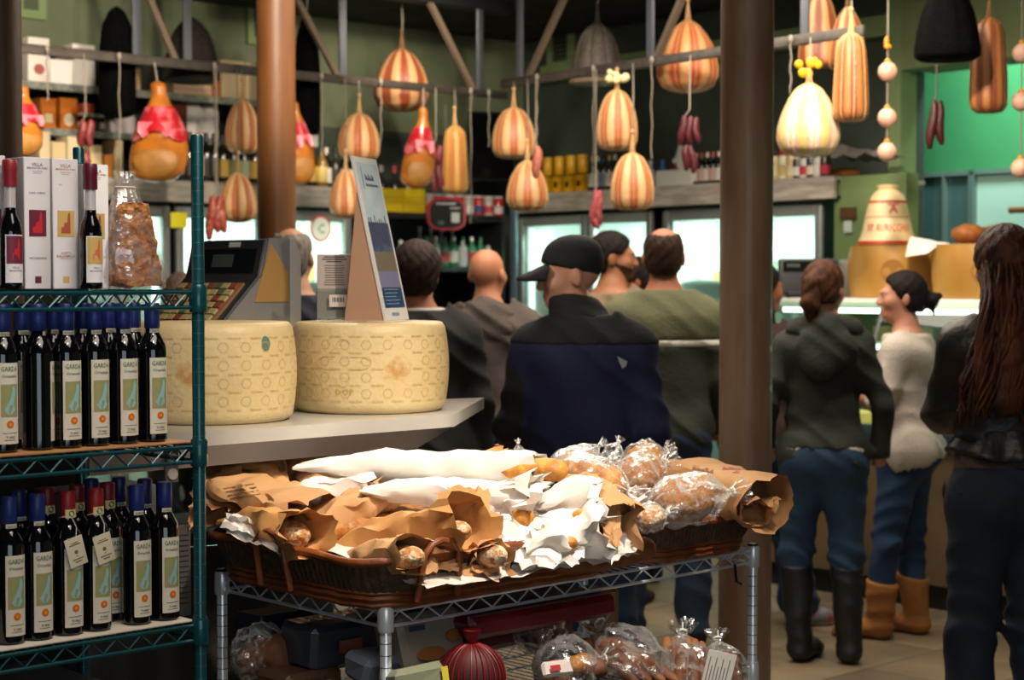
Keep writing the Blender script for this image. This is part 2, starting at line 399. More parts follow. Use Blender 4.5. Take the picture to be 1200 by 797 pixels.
# ceiling lamp in view and truss beams
q = P(637, 2, 10.3)
r = thing('ceiling_downlight', 'small round lit ceiling lamp at the top edge', 'lamp', (q.x, q.y, CEIL - .09))
m = M(); m.lathe([(.085, 0), (.09, .02), (.06, .09), (.04, .09)], 20); obj('housing', m, DARK, r)
m = M(); m.lathe([(.07, -.004), (.07, .002)], 20); obj('lens', m, glow('lamp_glow', '#fff4d8', 9), r)
RA = Line((P(592, 117, 11).x, 11.0), 43.3); RB = Line((P(592, 99, 10.15).x, 10.15), -53.0); RZ = zat(112, 11.0)
RBZ = zat(98, 10.15)
RAILM = mat('rail_metal', '#524c46', .5, .3, col2='#433e39', ns=20)
def railing(name, line, t0, t1, z, hangers, braces, label):
    r = thing(name, label, 'rail', line.pt((t0 + t1) / 2, 0, z - .025), line.a); c = (t0 + t1) / 2
    m = M(); m.rbox(t0 - c, t1 - c, -.012, .012, 0, .05, .004); obj('bar', m, RAILM, r)
    for h in hangers:
        t = line.hit(h) - c; m = M(); m.rbox(t - .025, t + .025, .012, .03, 0, CEIL - z + .025, .003); obj('hanger', m, mat('hanger_metal', '#5f636b', .45, .4), r)
    for (h, dt) in braces:
        t = line.hit(h) - c; m = M(); m.tube([(t, .03, .03), (t + dt, .03, CEIL - z + .02)], .022, 4); obj('brace', m, mat('brace_metal', '#6b5d4e', .55, .2), r)
    return r
railing('hanging_rail', RA, RA.hit(-15), RA.hit(594), RZ, (165, 224, 405, 565), ((212, -.3), (402, -.42), (560, -.42)), 'long grey ceiling rail on the left, hung with hams and cheeses')
railing('hanging_rail', RB, RB.hit(588), RB.hit(1010), RBZ, (606, 758, 938), ((612, .5), (762, .42)), 'shorter grey ceiling rail on the right, hung with cheeses and salami')
m = M(); a, b = RA.pt(RA.hit(352), .04, CEIL - .06), RA.pt(RA.hit(600), .04, CEIL - .06); m.tube([a, b], .05, 4); single('truss_beam', 'dark ceiling beam above the left hanging rail', 'beam', m, DARK)
m = M(); m.box(-9, -.4, -2.12, -2.0, 0, CEIL); m.box(2.8, 9, -2.12, -2.0, 0, CEIL); m.box(-.4, 2.8, -2.12, -2.0, 0, .75); m.box(-.4, 2.8, -2.12, -2.0, 2.75, CEIL); struct('wall_front', m, OLIVE)  # unseen wall; its window opening is assumed, made for the added daylight fill
m = M()
for x in (-.4, .66, 1.72, 2.76): m.box(x, x + .04, -2.1, -2.04, .75, 2.75)
struct('window_3', m, DARK)  # bars of the assumed window, unseen, set around the added daylight fill
# columns
def column(px, w, d, label, c1, c2):
    q = P(px, 400, d); R_ = w / 2 * d / FPX
    r = thing('round_column', label, 'column', (q.x, d, 0))
    m = M(); m.lathe([(R_ * 1.25, 0), (R_ * 1.25, .04), (R_, .05)], 32); obj('foot_collar', m, DARK, r)
    m = M(); m.lathe([(R_, .05), (R_, 1.2), (R_, 2.4), (R_, CEIL - .002)], 32); obj('shaft', m, mat('column_' + c1[1:], c1, .5, col2=c2, ns=3, nd=8, bump=.15, bs=20, stretch=(3, 3, .6), coat=.1), r)
column(874, 62, 5.8, 'weathered brown round column standing right of the bread cart', '#75543c', '#8f7860')
column(325, 45, 7.9, 'orange brown round column behind the counter and register', '#74481f', '#5c3819')
column(-3, 62, 5.6, 'dark brown round column cut off by the left edge', '#4a2a18', '#3a2214')
# ------------------------------------------------------------------ coolers
ALU = mat('door_aluminium', '#8f9694', .4, .5)
INNER = mat('cooler_white', '#eef4f0', .5)
LED = glow('cooler_led', '#ecfff8', 3.5)
PCOL = ['#f2f0e4', '#e8d9a0', '#dfe6da', '#c9d8c0', '#d9b26a', '#e9efef', '#b8c8b0', '#f4ecd0', '#8fa58a', '#cfd9e0']
PMAT = [mat('pack_%d' % i, c, .45) for i, c in enumerate(PCOL)]
def product_mesh(k):
    m = M()
    if k == 0: m.rbox(-.06, .06, -.05, .05, 0, .13, .012)
    elif k == 1: m.lathe([(.05, 0), (.075, .012), (.078, .05), (.07, .065), (.03, .072)], 16)
    elif k == 2: m.lathe([(.032, 0), (.036, .01), (.036, .14), (.02, .17), (.018, .2), (.002, .2)], 14)
    elif k == 3: m.prism([(-.07, -.05), (.07, -.05), (0, .06)], 0, .06)
    else: m.lathe([(.04, 0), (.046, .005), (.052, .085), (.054, .09), (.05, .097)], 16)
    return m
PNAME = ['boxed_cheese', 'round_cheese', 'drink_bottle', 'cheese_wedge', 'yogurt_tub']
PROD = {}
def product(k, c):
    if (k, c) not in PROD: PROD[k, c] = mesh_of(PNAME[k], product_mesh(k), PMAT[c])
    return PROD[k, c]
def cooler(line, pxs, off, ztop, label, short, fill=.8):
    """pxs: door boundaries; a glass door cooler whose doors lie in the plane at off"""
    ts = [line.hit(p, off) for p in pxs]; t0, t1 = ts[0], ts[-1]; W = t1 - t0
    r = thing('glass_door_cooler', label, 'cooler', line.pt(t0, off), line.a); D = .66
    m = M(); m.box(0, W, D - .04, D, 0, ztop); m.box(0, .03, .03, D - .04, 0, ztop); m.box(W - .03, W, .03, D - .04, 0, ztop); m.box(.03, W - .03, .03, D - .04, ztop - .06, ztop); m.box(.03, W - .03, .03, D - .04, 0, .3)
    obj('cabinet', m, BLACK, r)
    m = M(); m.box(.032, W - .032, D - .055, D - .042, .3, ztop - .06); m.box(.031, .04, .06, D - .06, .3, ztop - .06); m.box(W - .04, W - .031, .06, D - .06, .3, ztop - .06); m.box(.04, W - .04, .06, D - .06, .3, .31); m.box(.04, W - .04, .06, D - .06, ztop - .075, ztop - .061)
    obj('liner', m, INNER, r)
    shz = [.62, .95, 1.27, 1.58]
    for z in shz:
        m = M(); m.box(.045, W - .045, .1, D - .06, z - .012, z); obj('shelf', m, mat('cooler_shelf', '#c8d4d0', .4), r)
    for i in range(len(ts)):
        x = ts[i] - t0; x = min(max(x, .06), W - .06)
        m = M(); m.tube([(x, .085, .34), (x, .085, ztop - .1)], .014, 8); obj('light_tube', m, LED, r)
    for i in range(len(ts) - 1):
        a, b = ts[i] - t0, ts[i + 1] - t0
        d_ = M(); fw = .055
        d_.rbox(a + .005, a + fw, 0, .03, .3, ztop - .02, .004); d_.rbox(b - fw, b - .005, 0, .03, .3, ztop - .02, .004); d_.rbox(a + fw, b - fw, 0, .03, ztop - .085, ztop - .02, .004); d_.rbox(a + fw, b - fw, 0, .03, .3, .36, .004)
        dr = obj('door', d_, ALU, r)
        m = M(); m.box(a + fw, b - fw, .012, .018, .36, ztop - .085); obj('glass', m, clear('cooler_glass', '#eef8f4', .03, .02), dr)
        m = M(); x = b - fw / 2; m.tube([(x, -.001, .95), (x, -.04, .97), (x, -.04, 1.33), (x, -.001, 1.35)], .009, 8); obj('handle', m, DARK, dr)
    m = M(); m.box(0, W, .002, .03, .02, .29); obj('kick_plate', m, DARK, r)
    rnd = random.Random(label); cnt_ = {}
    base = line.pt(t0, off)
    for si, z in enumerate(shz + [.31]):
        if z < .9: continue
        x = .14
        while x < W - .12:
            k = rnd.choice([0, 0, 1, 2, 3, 4, 4]); c = rnd.randrange(len(PMAT))
            if rnd.random() < fill:
                o = bpy.data.objects.new(PNAME[k], product(k, c)); link(o); o.location = line.pt(t0 + x, off + .2 + rnd.random() * .06, z + .001); o.rotation_euler = (0, 0, line.a + rnd.uniform(-.2, .2))
                lev = {.95: 'third shelf', 1.27: 'second shelf', 1.58: 'top shelf'}[z]
                cnt_[k, lev] = cnt_.get((k, lev), 0) + 1
                tag(o, '%s %s from left, %s of the %s' % (ORD[cnt_[k, lev] - 1], PNAME[k].replace('_', ' '), lev, short), PNAME[k].split('_')[-1], 'goods on the %s of the %s' % (lev, short))
            x += rnd.uniform(.15, .21)
    return r
def cooler_lamp(line, pa, pb, off, power):
    a, b = line.hit(pa, off), line.hit(pb, off); p = line.pt((a + b) / 2, off + .12, 1.93); q = line.pt((a + b) / 2, off + .55, .8)
    o = area('cooler_lamp', p, q, power, abs(b - a) * .85, .1, (.86, 1, .95))
ZT = 2.035
cooler(WB, [606, 686, 763], 0, ZT, 'glass door cooler behind the man in the black cap, brightly lit', 'cooler behind the capped man'); cooler_lamp(WB, 606, 763, 0, 10)
cooler(WB, [775, 868, 962], 0, ZT, 'glass door cooler beside the weathered column, full of pale goods', 'cooler by the weathered column', .95); cooler_lamp(WB, 775, 962, 0, 10)
cooler(WA, [85, 140, 201], 0, ZT, 'glass door cooler at far left behind the bottle rack', 'cooler behind the bottle rack'); cooler_lamp(WA, 85, 201, 0, 9)
cooler(WA, [207, 310, 413], 0, ZT, 'glass door cooler behind the orange brown column', 'cooler behind the orange brown column'); cooler_lamp(WA, 207, 413, 0, 14)
# round sticker on the cooler glass and yellow note on the door frame
p = WA.at(376, -.012, 0); zz = zat(268, p.y)
m = M(); mx = Matrix.Translation((p.x, p.y, zz)) @ Matrix.Rotation(WA.a, 4, 'Z') @ Matrix.Rotation(PI / 2, 4, 'X')
r = thing('round_sticker', 'round pale sticker with a red ring on the cooler glass', 'sticker', (p.x, p.y, zz - .1), WA.a)
m.lathe([(.075, 0), (.075, .002)], 24, mx); obj('disc', m, mat('sticker_white', '#e8f4ec', .5), r, True)
m = M(); m.tube([mx @ Vector((.078 * math.cos(i * PI / 12), .078 * math.sin(i * PI / 12), .003)) for i in range(24)], .007, 5, closed=True); obj('ring', m, mat('sticker_red', '#c84a3c', .5), r, True)
m = M(); text_on(m, 'C', lambda x, y: mx @ Vector((x, y, .004)), 0, 0, height=.06); obj('letter', m, mat('sticker_green', '#3f9a64', .5), r, True)
p = WA.at(210, -.02, 0); m = M(); z1_, z0_ = zat(249, p.y), zat(267, p.y); m.rbox(-.055, .055, -.004, 0, z0_, z1_, .001, Matrix.Translation((p.x, p.y, 0)) @ Matrix.Rotation(WA.a, 4, 'Z'))
single('paper_note', 'bright yellow paper note stuck between two cooler doors', 'note', m, mat('note_yellow', '#e8e02c', .6))
# ledges above the coolers
LEDGE = mat('ledge_limed_wood', '#b9b2a8', .6, col2='#8f877c', ns=5, nd=8, bump=.3, bs=20, stretch=(1, 1, 6), third='#cfc9c0')
def ledge(line, pa, pb, label):
    a, b = line.hit(pa, -.06), line.hit(pb, -.06); r = thing('wall_ledge', label, 'ledge', line.pt(a, -.06, ZT + .004), line.a)
    m = M(); m.rbox(0, b - a, 0, .03, 0, .125, .003); obj('fascia', m, LEDGE, r)
    m = M(); m.box(0, b - a, .03, .78, .10, .123); obj('top', m, LEDGE, r)
    m = M(); m.box(0, b - a, .03, .06, 0, .02); obj('seal', m, mat('dark_green_seal', '#123a30', .6), r)
    return ZT + .13
LZ = ledge(WA, 60, 415, 'pale limed wood ledge over the coolers on the left')
ledge(WB, 598, 976, 'pale limed wood ledge over the coolers on the right')
m = M(); p = P(602, 300, 11.5); m.lathe([(.05, 0), (.05, .02), (.026, .03), (.026, 2.05), (.03, 2.06), (.03, 2.09)], 16, Matrix.Translation((p.x, 11.35, 0))); single('steel_pole', 'slim steel pole standing in the corner between the coolers', 'pole', m, mat('pole_steel', '#7b8fa0', .3, .8))
# dark shelving in the middle
a, b = WA.hit(418), WA.hit(592)
r = thing('dark_shelf_unit', 'black shelving with cans and bottles in the corner', 'shelf unit', WA.pt(a), WA.a); W_ = b - a
SH1, SH2 = zat(250, 11.5), zat(312, 11.5)
m = M(); m.box(0, W_, .6, .63, 0, SH1 + .02); obj('back_panel', m, mat('shelf_black', '#191b19', .6), r)
for x in (0, W_ - .03): m = M(); m.box(x, x + .03, 0, .6, 0, SH1 - .04); obj('side_panel', m, DARK, r)
for z in (SH1, SH2, 1.33): m = M(); m.rbox(.03, W_ - .03, 0, .6, z - .035, z, .003); obj('shelf', m, DARK, r)
m = M(); m.box(.03, W_ - .03, .02, .6, .1, 1.29); obj('cabinet', m, BLACK, r)
# upper shelves at far left
USH = mat('shelf_edge', '#8f958a', .5, col2='#6a7068', ns=30, stretch=(1, 1, 1))
d70 = WA.at(70, .25).y; UZ1, UZ2 = zat(98, d70), zat(151, d70)
for z, nm in ((UZ1, 'upper'), (UZ2, 'lower')):
    a, b = WA.hit(10, .25), WA.hit(318, .25)
    r = thing('wall_shelf', 'long %s metal edged wall shelf with boxes at far left' % nm, 'shelf', WA.pt(a, .25, z - .04), WA.a)
    m = M(); m.rbox(0, b - a, 0, .4, .02, .04, .003); obj('board', m, DARK, r); m = M(); m.rbox(0, b - a, -.012, 0, .0, .042, .003); obj('front_edge', m, USH, r)
    for px in (30, 204, 316):
        t = WA.hit(px, .25) - a; m = M(); m.box(t - .015, t + .015, .37, .4, -.3, .0); obj('bracket', m, STEEL, r)
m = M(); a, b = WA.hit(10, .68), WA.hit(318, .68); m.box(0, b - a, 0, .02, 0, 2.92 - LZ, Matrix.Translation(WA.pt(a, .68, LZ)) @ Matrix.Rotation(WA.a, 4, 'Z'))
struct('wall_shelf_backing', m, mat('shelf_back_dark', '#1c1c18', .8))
# ------------------------------------------------------------------ goods on the wall shelves
def carton(name, label, cat, line, pa, pb, py_top, off, z, depth, col, group=None, rot=0, decor=None):
    a, b = line.hit(pa, off), line.hit(pb, off); c = line.pt((a + b) / 2, off, z); W = abs(b - a); H = max(.02, zat(py_top, c.y) - z)
    r = thing(name, label, cat, c, line.a + rot, group)
    m = M(); m.rbox(-W / 2, W / 2, 0, depth, .001, H, .003); obj('carton', m, mat('card_' + col[1:], col, .6, bump=.05), r)
    m = M(); m.box(-W / 2 + .002, W / 2 - .002, depth * .48, depth * .52, H, H + .0012); obj('tape', m, mat('tape_tan', '#cdbb98', .4), r)
    if decor:
        shape, dc = decor; m = M(); f = lambda x, y: Vector((x, -.0015, y))
        if shape == 'oval': poly_on(m, f, [(W * .25 * math.cos(t * PI / 10), H * .3 + H * .12 * math.sin(t * PI / 10)) for t in range(20)])
        elif shape == 'disc': poly_on(m, f, [(W * .33 * math.cos(t * PI / 10), H * .32 + W * .33 * math.sin(t * PI / 10)) for t in range(20)])
        elif shape == 'band': rect_on(m, f, -W * .5, W * .5, H * .35, H * .7)
        else: rect_on(m, f, -W * .25, W * .25, H * .2, H * .5)
        obj('print', m, mat('print_' + dc[1:], dc, .6), r)
    return r
E1 = 'white cartons on the upper wall shelf'
carton('white_carton', 'tall white carton with a red oval mark on the upper left shelf', 'carton', WA, 36, 61, 44, .28, UZ1, .25, '#f4efe8', E1, decor=('oval', '#b06058'))
carton('white_carton', 'white carton right of the one with the red oval', 'carton', WA, 62, 89, 70, .28, UZ1, .25, '#f2f0ee', E1)
carton('white_carton', 'white carton lowest at the right end of the white stack', 'carton', WA, 90, 114, 70, .28, UZ1, .25, '#f5f3ee', E1)
zc = zat(70, d70) + .002
carton('white_carton', 'smaller white carton stacked on top of the white cartons', 'carton', WA, 88, 114, 52, .3, zc + .03, .2, '#efeae4', E1)
carton('tan_carton', 'narrow tan carton standing by the black hanging ham', 'carton', WA, 157, 167, 80, .28, UZ1, .2, '#d8b98a')
carton('cream_carton', 'low cream and yellow flat carton on the upper shelf', 'carton', WA, 205, 250, 98, .28, UZ1, .2, '#d9c08c', decor=('band', '#c9a09a'))
carton('orange_tin', 'small orange tin between the cream cartons', 'tin', WA, 251, 260, 92, .28, UZ1, .1, '#b8642c')
carton('cream_carton', 'cream carton left half of the pair above the pear cheese', 'carton', WA, 261, 288, 71, .28, UZ1, .22, '#d8c39a')
carton('cream_carton', 'cream carton right half of the pair beside the orange column', 'carton', WA, 289, 316, 74, .28, UZ1, .22, '#d5c097')
carton('orange_box', 'orange box with a pale figure on the lower wall shelf', 'box', WA, 50, 68, 115, .28, UZ2, .14, '#c9701c', decor=('sq', '#f0e0b0'))
carton('orange_box', 'orange box with a round cream emblem on the lower wall shelf', 'box', WA, 73, 93, 115, .28, UZ2, .14, '#cf7420', decor=('disc', '#f2e2c0'))
carton('red_box', 'small orange red box behind little jars on the lower shelf', 'box', WA, 99, 113, 121, .36, UZ2, .1, '#b8502c')
carton('rust_box', 'dark rust coloured box on the lower wall shelf', 'box', WA, 204, 221, 119, .32, UZ2, .2, '#6a2c10')
def gift_bag(label, pa, pb, py, off, z, col):
    a, b = WA.hit(pa, off), WA.hit(pb, off); c = WA.pt((a + b) / 2, off, z); W = b - a; H = zat(py, c.y) - z
    r = thing('wrapped_parcel', label, 'parcel', c, WA.a)
    m = M(); m.grid(lambda u, v: Vector((W / 2 * (1 - .25 * max(0, v - .7) / .3) * (1.1 if abs(math.cos(2 * PI * u)) > .7 else .95) * math.cos(2 * PI * u), .08 + .07 * (1 - .8 * max(0, v - .7) / .3) * math.sin(2 * PI * u), H * v)) + Vector((nz((u * 6, v * 5, a), 1) * .01,) * 3) * (1 if v > 0 else 0), 24, 9, True)
    m.f.append(tuple(range(8 * 24, 9 * 24))); obj('wrap', m, mat('wrap_' + col[1:], col, .6), r, smooth=30)
    m = M(); m.tube([(W * .43 * math.cos(t * PI / 6), .08 + .05 * math.sin(t * PI / 6), H * .82) for t in range(12)], .006, 5, closed=True); obj('tie', m, STRING, r)
gift_bag('white paper wrapped parcel beside the rust box', 222, 245, 115, .3, UZ2, '#d9d6d2')
gift_bag('white paper wrapped parcel next to the striped pear cheese', 246, 263, 118, .3, UZ2, '#cfccc8')
gift_bag('white crumpled parcel behind the ham with a red band', 147, 166, 128, .30, UZ2, '#d6cfd6')
gift_bag('low white parcel between the black ham and the banded ham', 128, 143, 140, .3, UZ2, '#cfc6c8')
def bottle_mesh(R_, H, kind):
    if kind == 'jar': return [(R_ * .9, 0), (R_, .01), (R_, H * .75), (R_ * .8, H * .84), (R_ * .8, H * .86)]
    if kind == 'can': return [(R_ * .95, 0), (R_, .004), (R_, H * .93), (R_ * .93, H * .96)]
    return [(R_ * .9, 0), (R_, .008), (R_, H * .58), (R_ * .85, H * .66), (R_ * .38, H * .76), (R_ * .36, H * .9)]
SB = {}
def small_bottle(name, label, cat, loc, rz, R_, H, kind, glass, cap, lab, group):
    key = (R_, H, kind, glass, cap, lab)
    if key not in SB:
        pr = bottle_mesh(R_, H, kind); m = M(); m.lathe(pr, 14); A = mesh_of('glass', m, mat('gl_' + glass[1:], glass, .15, coat=.5))
        z = pr[-1][1]; rr = pr[-1][0]; m = M(); m.lathe([(rr * 1.08, z - H * .04), (rr * 1.1, z + H * .02), (rr * 1.06, H)], 12); B = mesh_of('cap', m, mat('cap_' + cap[1:], cap, .4))
        m = M(); m.lathe([(R_ * 1.012, H * .14), (R_ * 1.012, H * .5)], 14); m.f = m.f[:14]; Cc = mesh_of('label_band', m, mat('lab_' + lab[1:], lab, .6))
        SB[key] = (A, B, Cc)
    r = thing(name, label, cat, loc, rz, group)
    for n_, me in zip(('glass', 'cap', 'label_band'), SB[key]): link(bpy.data.objects.new(n_, me), r)
    return r
def row(line, pa, pb, n, off, z, R_, H, kind, glasses, caps, labs, name, cat, phrase, group):
    for i in range(n):
        px = pa + (pb - pa) * i / max(1, n - 1)
        small_bottle(name, '%s %s' % (ORD[i] + (' from the left of the' if n > 1 else ''), phrase) if n > 1 else phrase, cat, line.at(px, off, z + .001), line.a, R_, H, kind, glasses[i % len(glasses)], caps[i % len(caps)], labs[i % len(labs)], group)
DG = '#0d0f0c'
row(WA, 97, 120, 5, .27, UZ2, .022, .10, 'jar', [DG, '#2a1a10'], ['#d8d8d0', '#8aa08a'], ['#d9cfc0', '#33281e'], 'small_jar', 'jar', 'little dark jars with pale lids by the hanging salami', 'little jars on the lower wall shelf')
row(WA, 178, 186, 2, .12, LZ, .036, .31, 'bottle', [DG], ['#2a1010'], ['#2c2620', '#c9bfa4'], 'wine_bottle', 'bottle', 'dark bottles right of the banded ham', 'bottles on the left ledge')
row(WA, 195, 252, 7, .14, LZ, .036, .30, 'bottle', [DG, '#14100c'], ['#3a1414', '#b08a3a', '#151515'], ['#3a352c', '#cfc7a8', '#1f1b18'], 'wine_bottle', 'bottle', 'dark bottles on the left ledge by the green post', 'bottles on the left ledge')
row(WA, 262, 299, 4, .14, LZ, .038, .29, 'bottle', ['#1a1c10', '#2a2414'], ['#1a1a1a', '#5a3a5a'], ['#c9a24a', '#a8b07a', '#9fb08a'], 'oil_bottle', 'bottle', 'oil bottles just left of the orange column', 'oil bottles on the left ledge')
row(WA, 366, 378, 2, .14, LZ, .036, .27, 'bottle', ['#2a2010', '#8a6a2a'], ['#c9a86a', '#3a2a14'], ['#d8b050', '#e0c878'], 'oil_bottle', 'bottle', 'amber bottles right of the orange column', 'amber bottles on the left ledge')
row(WA, 383, 436, 6, .16, LZ, .036, .26, 'bottle', [DG, '#23281e'], ['#d8d0c0', '#1a1a1a', '#7a1a1a'], ['#d9d5cc', '#2a2620', '#b8b4a8'], 'wine_bottle', 'bottle', 'bottles on the ledge behind the leaning poster', 'bottles by the leaning poster')
row(WA, 447, 478, 3, .42, SH1, .042, .33, 'bottle', ['#3a3a3a'], ['#a8a8a8', '#c84a4a'], ['#b05050', '#c9c9c9', '#4a3a5a'], 'wine_bottle', 'bottle', 'grey bottles standing behind the yellow cartons', 'bottles behind the yellow cartons')
row(WA, 503, 584, 8, .15, SH1, .036, .135, 'can', ['#b8b4b0', '#c03a34'], ['#d8d8d8'], ['#c0403a', '#d9d9d9', '#3a4a7a'], 'food_can', 'can', 'red and white cans on the dark corner shelf', 'cans on the dark corner shelf')
row(WA, 456, 470, 2, .14, SH2, .036, .17, 'bottle', ['#9fc9b0'], ['#e0e8e0'], ['#d8e8dc'], 'soap_bottle', 'bottle', 'pale green bottles just left of the dark haired man', 'pale bottles on the lower corner shelf')
row(WA, 500, 574, 8, .14, SH2, .034, .2, 'bottle', ['#2f7a58', '#cfe0dc', '#4a9a7a'], ['#1f6a44', '#e8e8e8'], ['#e6efec', '#cfd8dc', '#c05a5a'], 'water_bottle', 'bottle', 'green and white bottles on the lower corner shelf', 'bottles on the lower corner shelf')
row(WA, 492, 530, 4, .35, SH2, .03, .27, 'bottle', ['#a8a498', '#b89a90'], ['#e0dcd4'], ['#d8d0c4', '#c8beb0'], 'tall_bottle', 'bottle', 'tall pale bottles under the oval sign', 'tall bottles on the lower corner shelf')
for i, (pa, pb) in enumerate(((447, 473), (474, 499))):
    carton('yellow_carton', '%s bright yellow carton of the pair on the dark corner shelf' % ('left', 'right')[i], 'carton', WA, pa, pb, 221, .1, SH1, .2, '#e0c418', 'yellow cartons', decor=('band', '#d8b400'))
# small white carton on a bracket right of the orange column
carton('white_carton', 'little white carton on a bracket beside the black ham', 'carton', WA, 362, 374, 158, .45, zat(172, 11.4), .12, '#cfd2cc')
for i, (pa, pb, py, c_, lab) in enumerate(((48, 61, 154, '#e0cfa8', 'tall cream gift box on the ledge under the orange boxes'), (63, 79, 166, '#d8c496', 'cream gift box right of the tall one on the ledge'), (81, 96, 160, '#e6d8b4', 'pale cream gift box left of the hanging salami'), (107, 121, 170, '#dcc79a', 'cream gift box right of the hanging salami'), (124, 134, 181, '#b8742c', 'small orange gift box on the ledge'), (136, 146, 164, '#cdb88c', 'slim cream gift box beside the banded ham'))):
    carton('gift_box', lab, 'box', WA, pa, pb, py, .1, LZ, .14, c_, 'gift boxes on the left ledge')
# oval dark sign with red rim
p = WA.at(523, -.05); zz = zat(251, p.y); r = thing('oval_sign', 'dark oval sign with a red rim hanging before the corner shelves', 'sign', (p.x, p.y, zz - .12), WA.a - .5)
def sup(t, a, b, e=3.2):
    c, s = math.cos(t), math.sin(t); return (a * math.copysign(abs(c) ** (2 / e), c), b * math.copysign(abs(s) ** (2 / e), s))
ow, oh = .122, .10
m = M(); mm = Matrix.Translation((0, 0, .12)) @ Matrix.Rotation(PI / 2, 4, 'X'); m.prism([sup(i * PI / 20, ow, oh) for i in range(40)], 0, .02, mm); obj('panel', m, BLACK, r)
m = M(); m.tube([mm @ Vector((*sup(i * PI / 20, ow, oh), .012)) for i in range(40)], .012, 6, closed=True); obj('rim', m, mat('sign_red', '#a83040', .4), r)
m = M(); f = lambda x, y: mm @ Vector((x, y, .022))
rect_on(m, f, -.07, .06, .062, .074); rect_on(m, f, .02, .09, .035, .043); rect_on(m, f, .03, .085, -.055, .01); obj('print', m, mat('sign_print', '#b8c0c0', .6), r)
m = M(); rect_on(m, f, -.06, -.02, -.07, -.045); obj('mark', m, mat('sign_teal', '#3f6a70', .6), r)
m = M(); m.tube([(0, .02, .2), (0, .02, RZ - zz + .12)], .003, 5); obj('cord', m, STRING, r)
# dark screen in the corner
p = WA.at(577, .35); z1_, z0_ = zat(131, p.y), zat(213, p.y); r = thing('wall_screen', 'large dark switched off screen in the corner above the shelves', 'screen', (p.x, p.y, z0_), .35)
m = M(); m.rbox(-.17, .17, 0, .05, 0, z1_ - z0_, .006); obj('casing', m, BLACK, r); m = M(); m.box(-.155, .155, -.002, 0, .02, z1_ - z0_ - .02); obj('panel', m, mat('screen_dark', '#070808', .15), r); m = M(); m.tube([(0, .05, .2), (0, .5, .2)], .02, 8); obj('arm', m, DARK, r)
# ---- right ledge
for i in range(4):
    for k, (kind, z, h) in enumerate((('round yellow tin', LZ + .125, .125), ('square yellow tin', LZ, .12))):
        c = WB.at(642 + i * 13.5, .12 + .02 * k, z + .001); r = thing('yellow_tin', '%s %s from the left on the right ledge' % (ORD[i], kind), 'tin', c, WB.a, 'yellow tins on the right ledge')
        m = M()
        if k == 0: m.lathe([(.032, 0), (.035, .004), (.035, h - .012), (.032, h - .008)], 18)
        else: m.rbox(-.036, .036, -.036, .036, 0, h, .005)
        obj('tin', m, mat('tin_yellow', '#d9a410', .35), r); m = M()
        if k == 0: m.lathe([(.036, h - .014), (.036, h - .004), (.03, h)], 18)
        else: m.box(-.018, .018, -.0375, -.0362, h * .35, h * .65)
        obj('lid' if k == 0 else 'print', m, mat('tin_gold' if k == 0 else 'tin_dark', '#e2b42a' if k == 0 else '#4a3410', .35), r)
row(WB, 694, 727, 6, .14, LZ, .03, .235, 'bottle', [DG, '#1a1410'], ['#c9a24a', '#e0dccc', '#1a1a1a'], ['#e6e2d6', '#d9d0c0', '#8a90b0'], 'wine_bottle', 'bottle', 'white labelled dark bottles beside the yellow tins', 'bottles beside the yellow tins')
row(WB, 762, 790, 3, .36, LZ, .034, .2, 'bottle', ['#c9d0d4', '#4a7ab0', '#8a2a20'], ['#e8e8e8', '#3a6ab0'], ['#e8ecf0', '#5a8ac0'], 'water_bottle', 'bottle', 'pale and blue bottles behind the white tray', 'pale bottles on the right ledge')
carton('white_tray', 'long low white tray box on the right ledge', 'tray', WB, 768, 810, 199, .1, LZ, .22, '#efeee8')
m = M(); c = WB.at(797, .42, LZ + .001); m.lathe([(.07, 0), (.075, .01), (.05, .16), (.012, .30), (.004, .305)], 20, Matrix.Translation(c)); single('paper_cone', 'white paper cone behind the white tray box', 'cone', m, WHITE)
row(WB, 815, 842, 5, .14, LZ, .03, .2, 'bottle', [DG], ['#e8e0d0', '#c04a4a'], ['#e9e6dc', '#e0b0a8'], 'wine_bottle', 'bottle', 'white labelled dark bottles left of the weathered column', 'bottles left of the weathered column')
row(WB, 908, 927, 3, .08, LZ, .034, .17, 'jar', ['#e0c890', '#f0e6cc'], ['#161616', '#a83030'], ['#f0e2b8', '#d8c080'], 'cream_jar', 'jar', 'cream jars with dark lids under the white ribbon cheese', 'cream jars right of the weathered column')
row(WB, 934, 966, 5, .08, LZ, .03, .14, 'jar', ['#3a2a20', '#e0e0d8'], ['#f0f0f0', '#2a2a2a', '#d8d8d8'], ['#f0f0ea', '#c83a4a', '#e8dcc8'], 'small_jar', 'jar', 'mixed jars at the right end of the ledge', 'mixed jars on the right ledge')
# crumpled grey bags lying on the end of the ledge and loaves under them
for i, (px, py, s, col, lab) in enumerate(((1002, 176, .8, '#8d8580', 'heap of folded grey paper bags at the end of the right ledge'),)):
    c = WB.at(px, .3); m = M(); z = zat(py, c.y)
    m.grid(lambda u, v: Vector(((u - .5) * .5 * s, (v - .5) * .4, (.10 * s * math.sin(PI * v) * (1.2 - u)) + .035 * nz((u * 5, v * 5, i * 9), 1))), 14, 10)
    m.v = [tuple(Matrix.Translation((c.x, c.y, max(z - .05, LZ + .06))) @ Matrix.Rotation(WB.a, 4, 'Z') @ Vector(q)) for q in m.v]
    single('folded_bag', lab, 'bag', m, mat('bag_' + col[1:], col, .8), smooth=20)
c = WB.at(985, .28, LZ + .03); m = M(); m.ball((0, 0, 0), (.14, .06, .035)); m.v = [tuple(c + Matrix.Rotation(WB.a, 3, 'Z') @ Vector(q)) for q in m.v]; single('flat_loaf', 'flat brown loaf lying at the end of the right ledge', 'loaf', m, mat('ledge_loaf', '#a86a2c', .7))
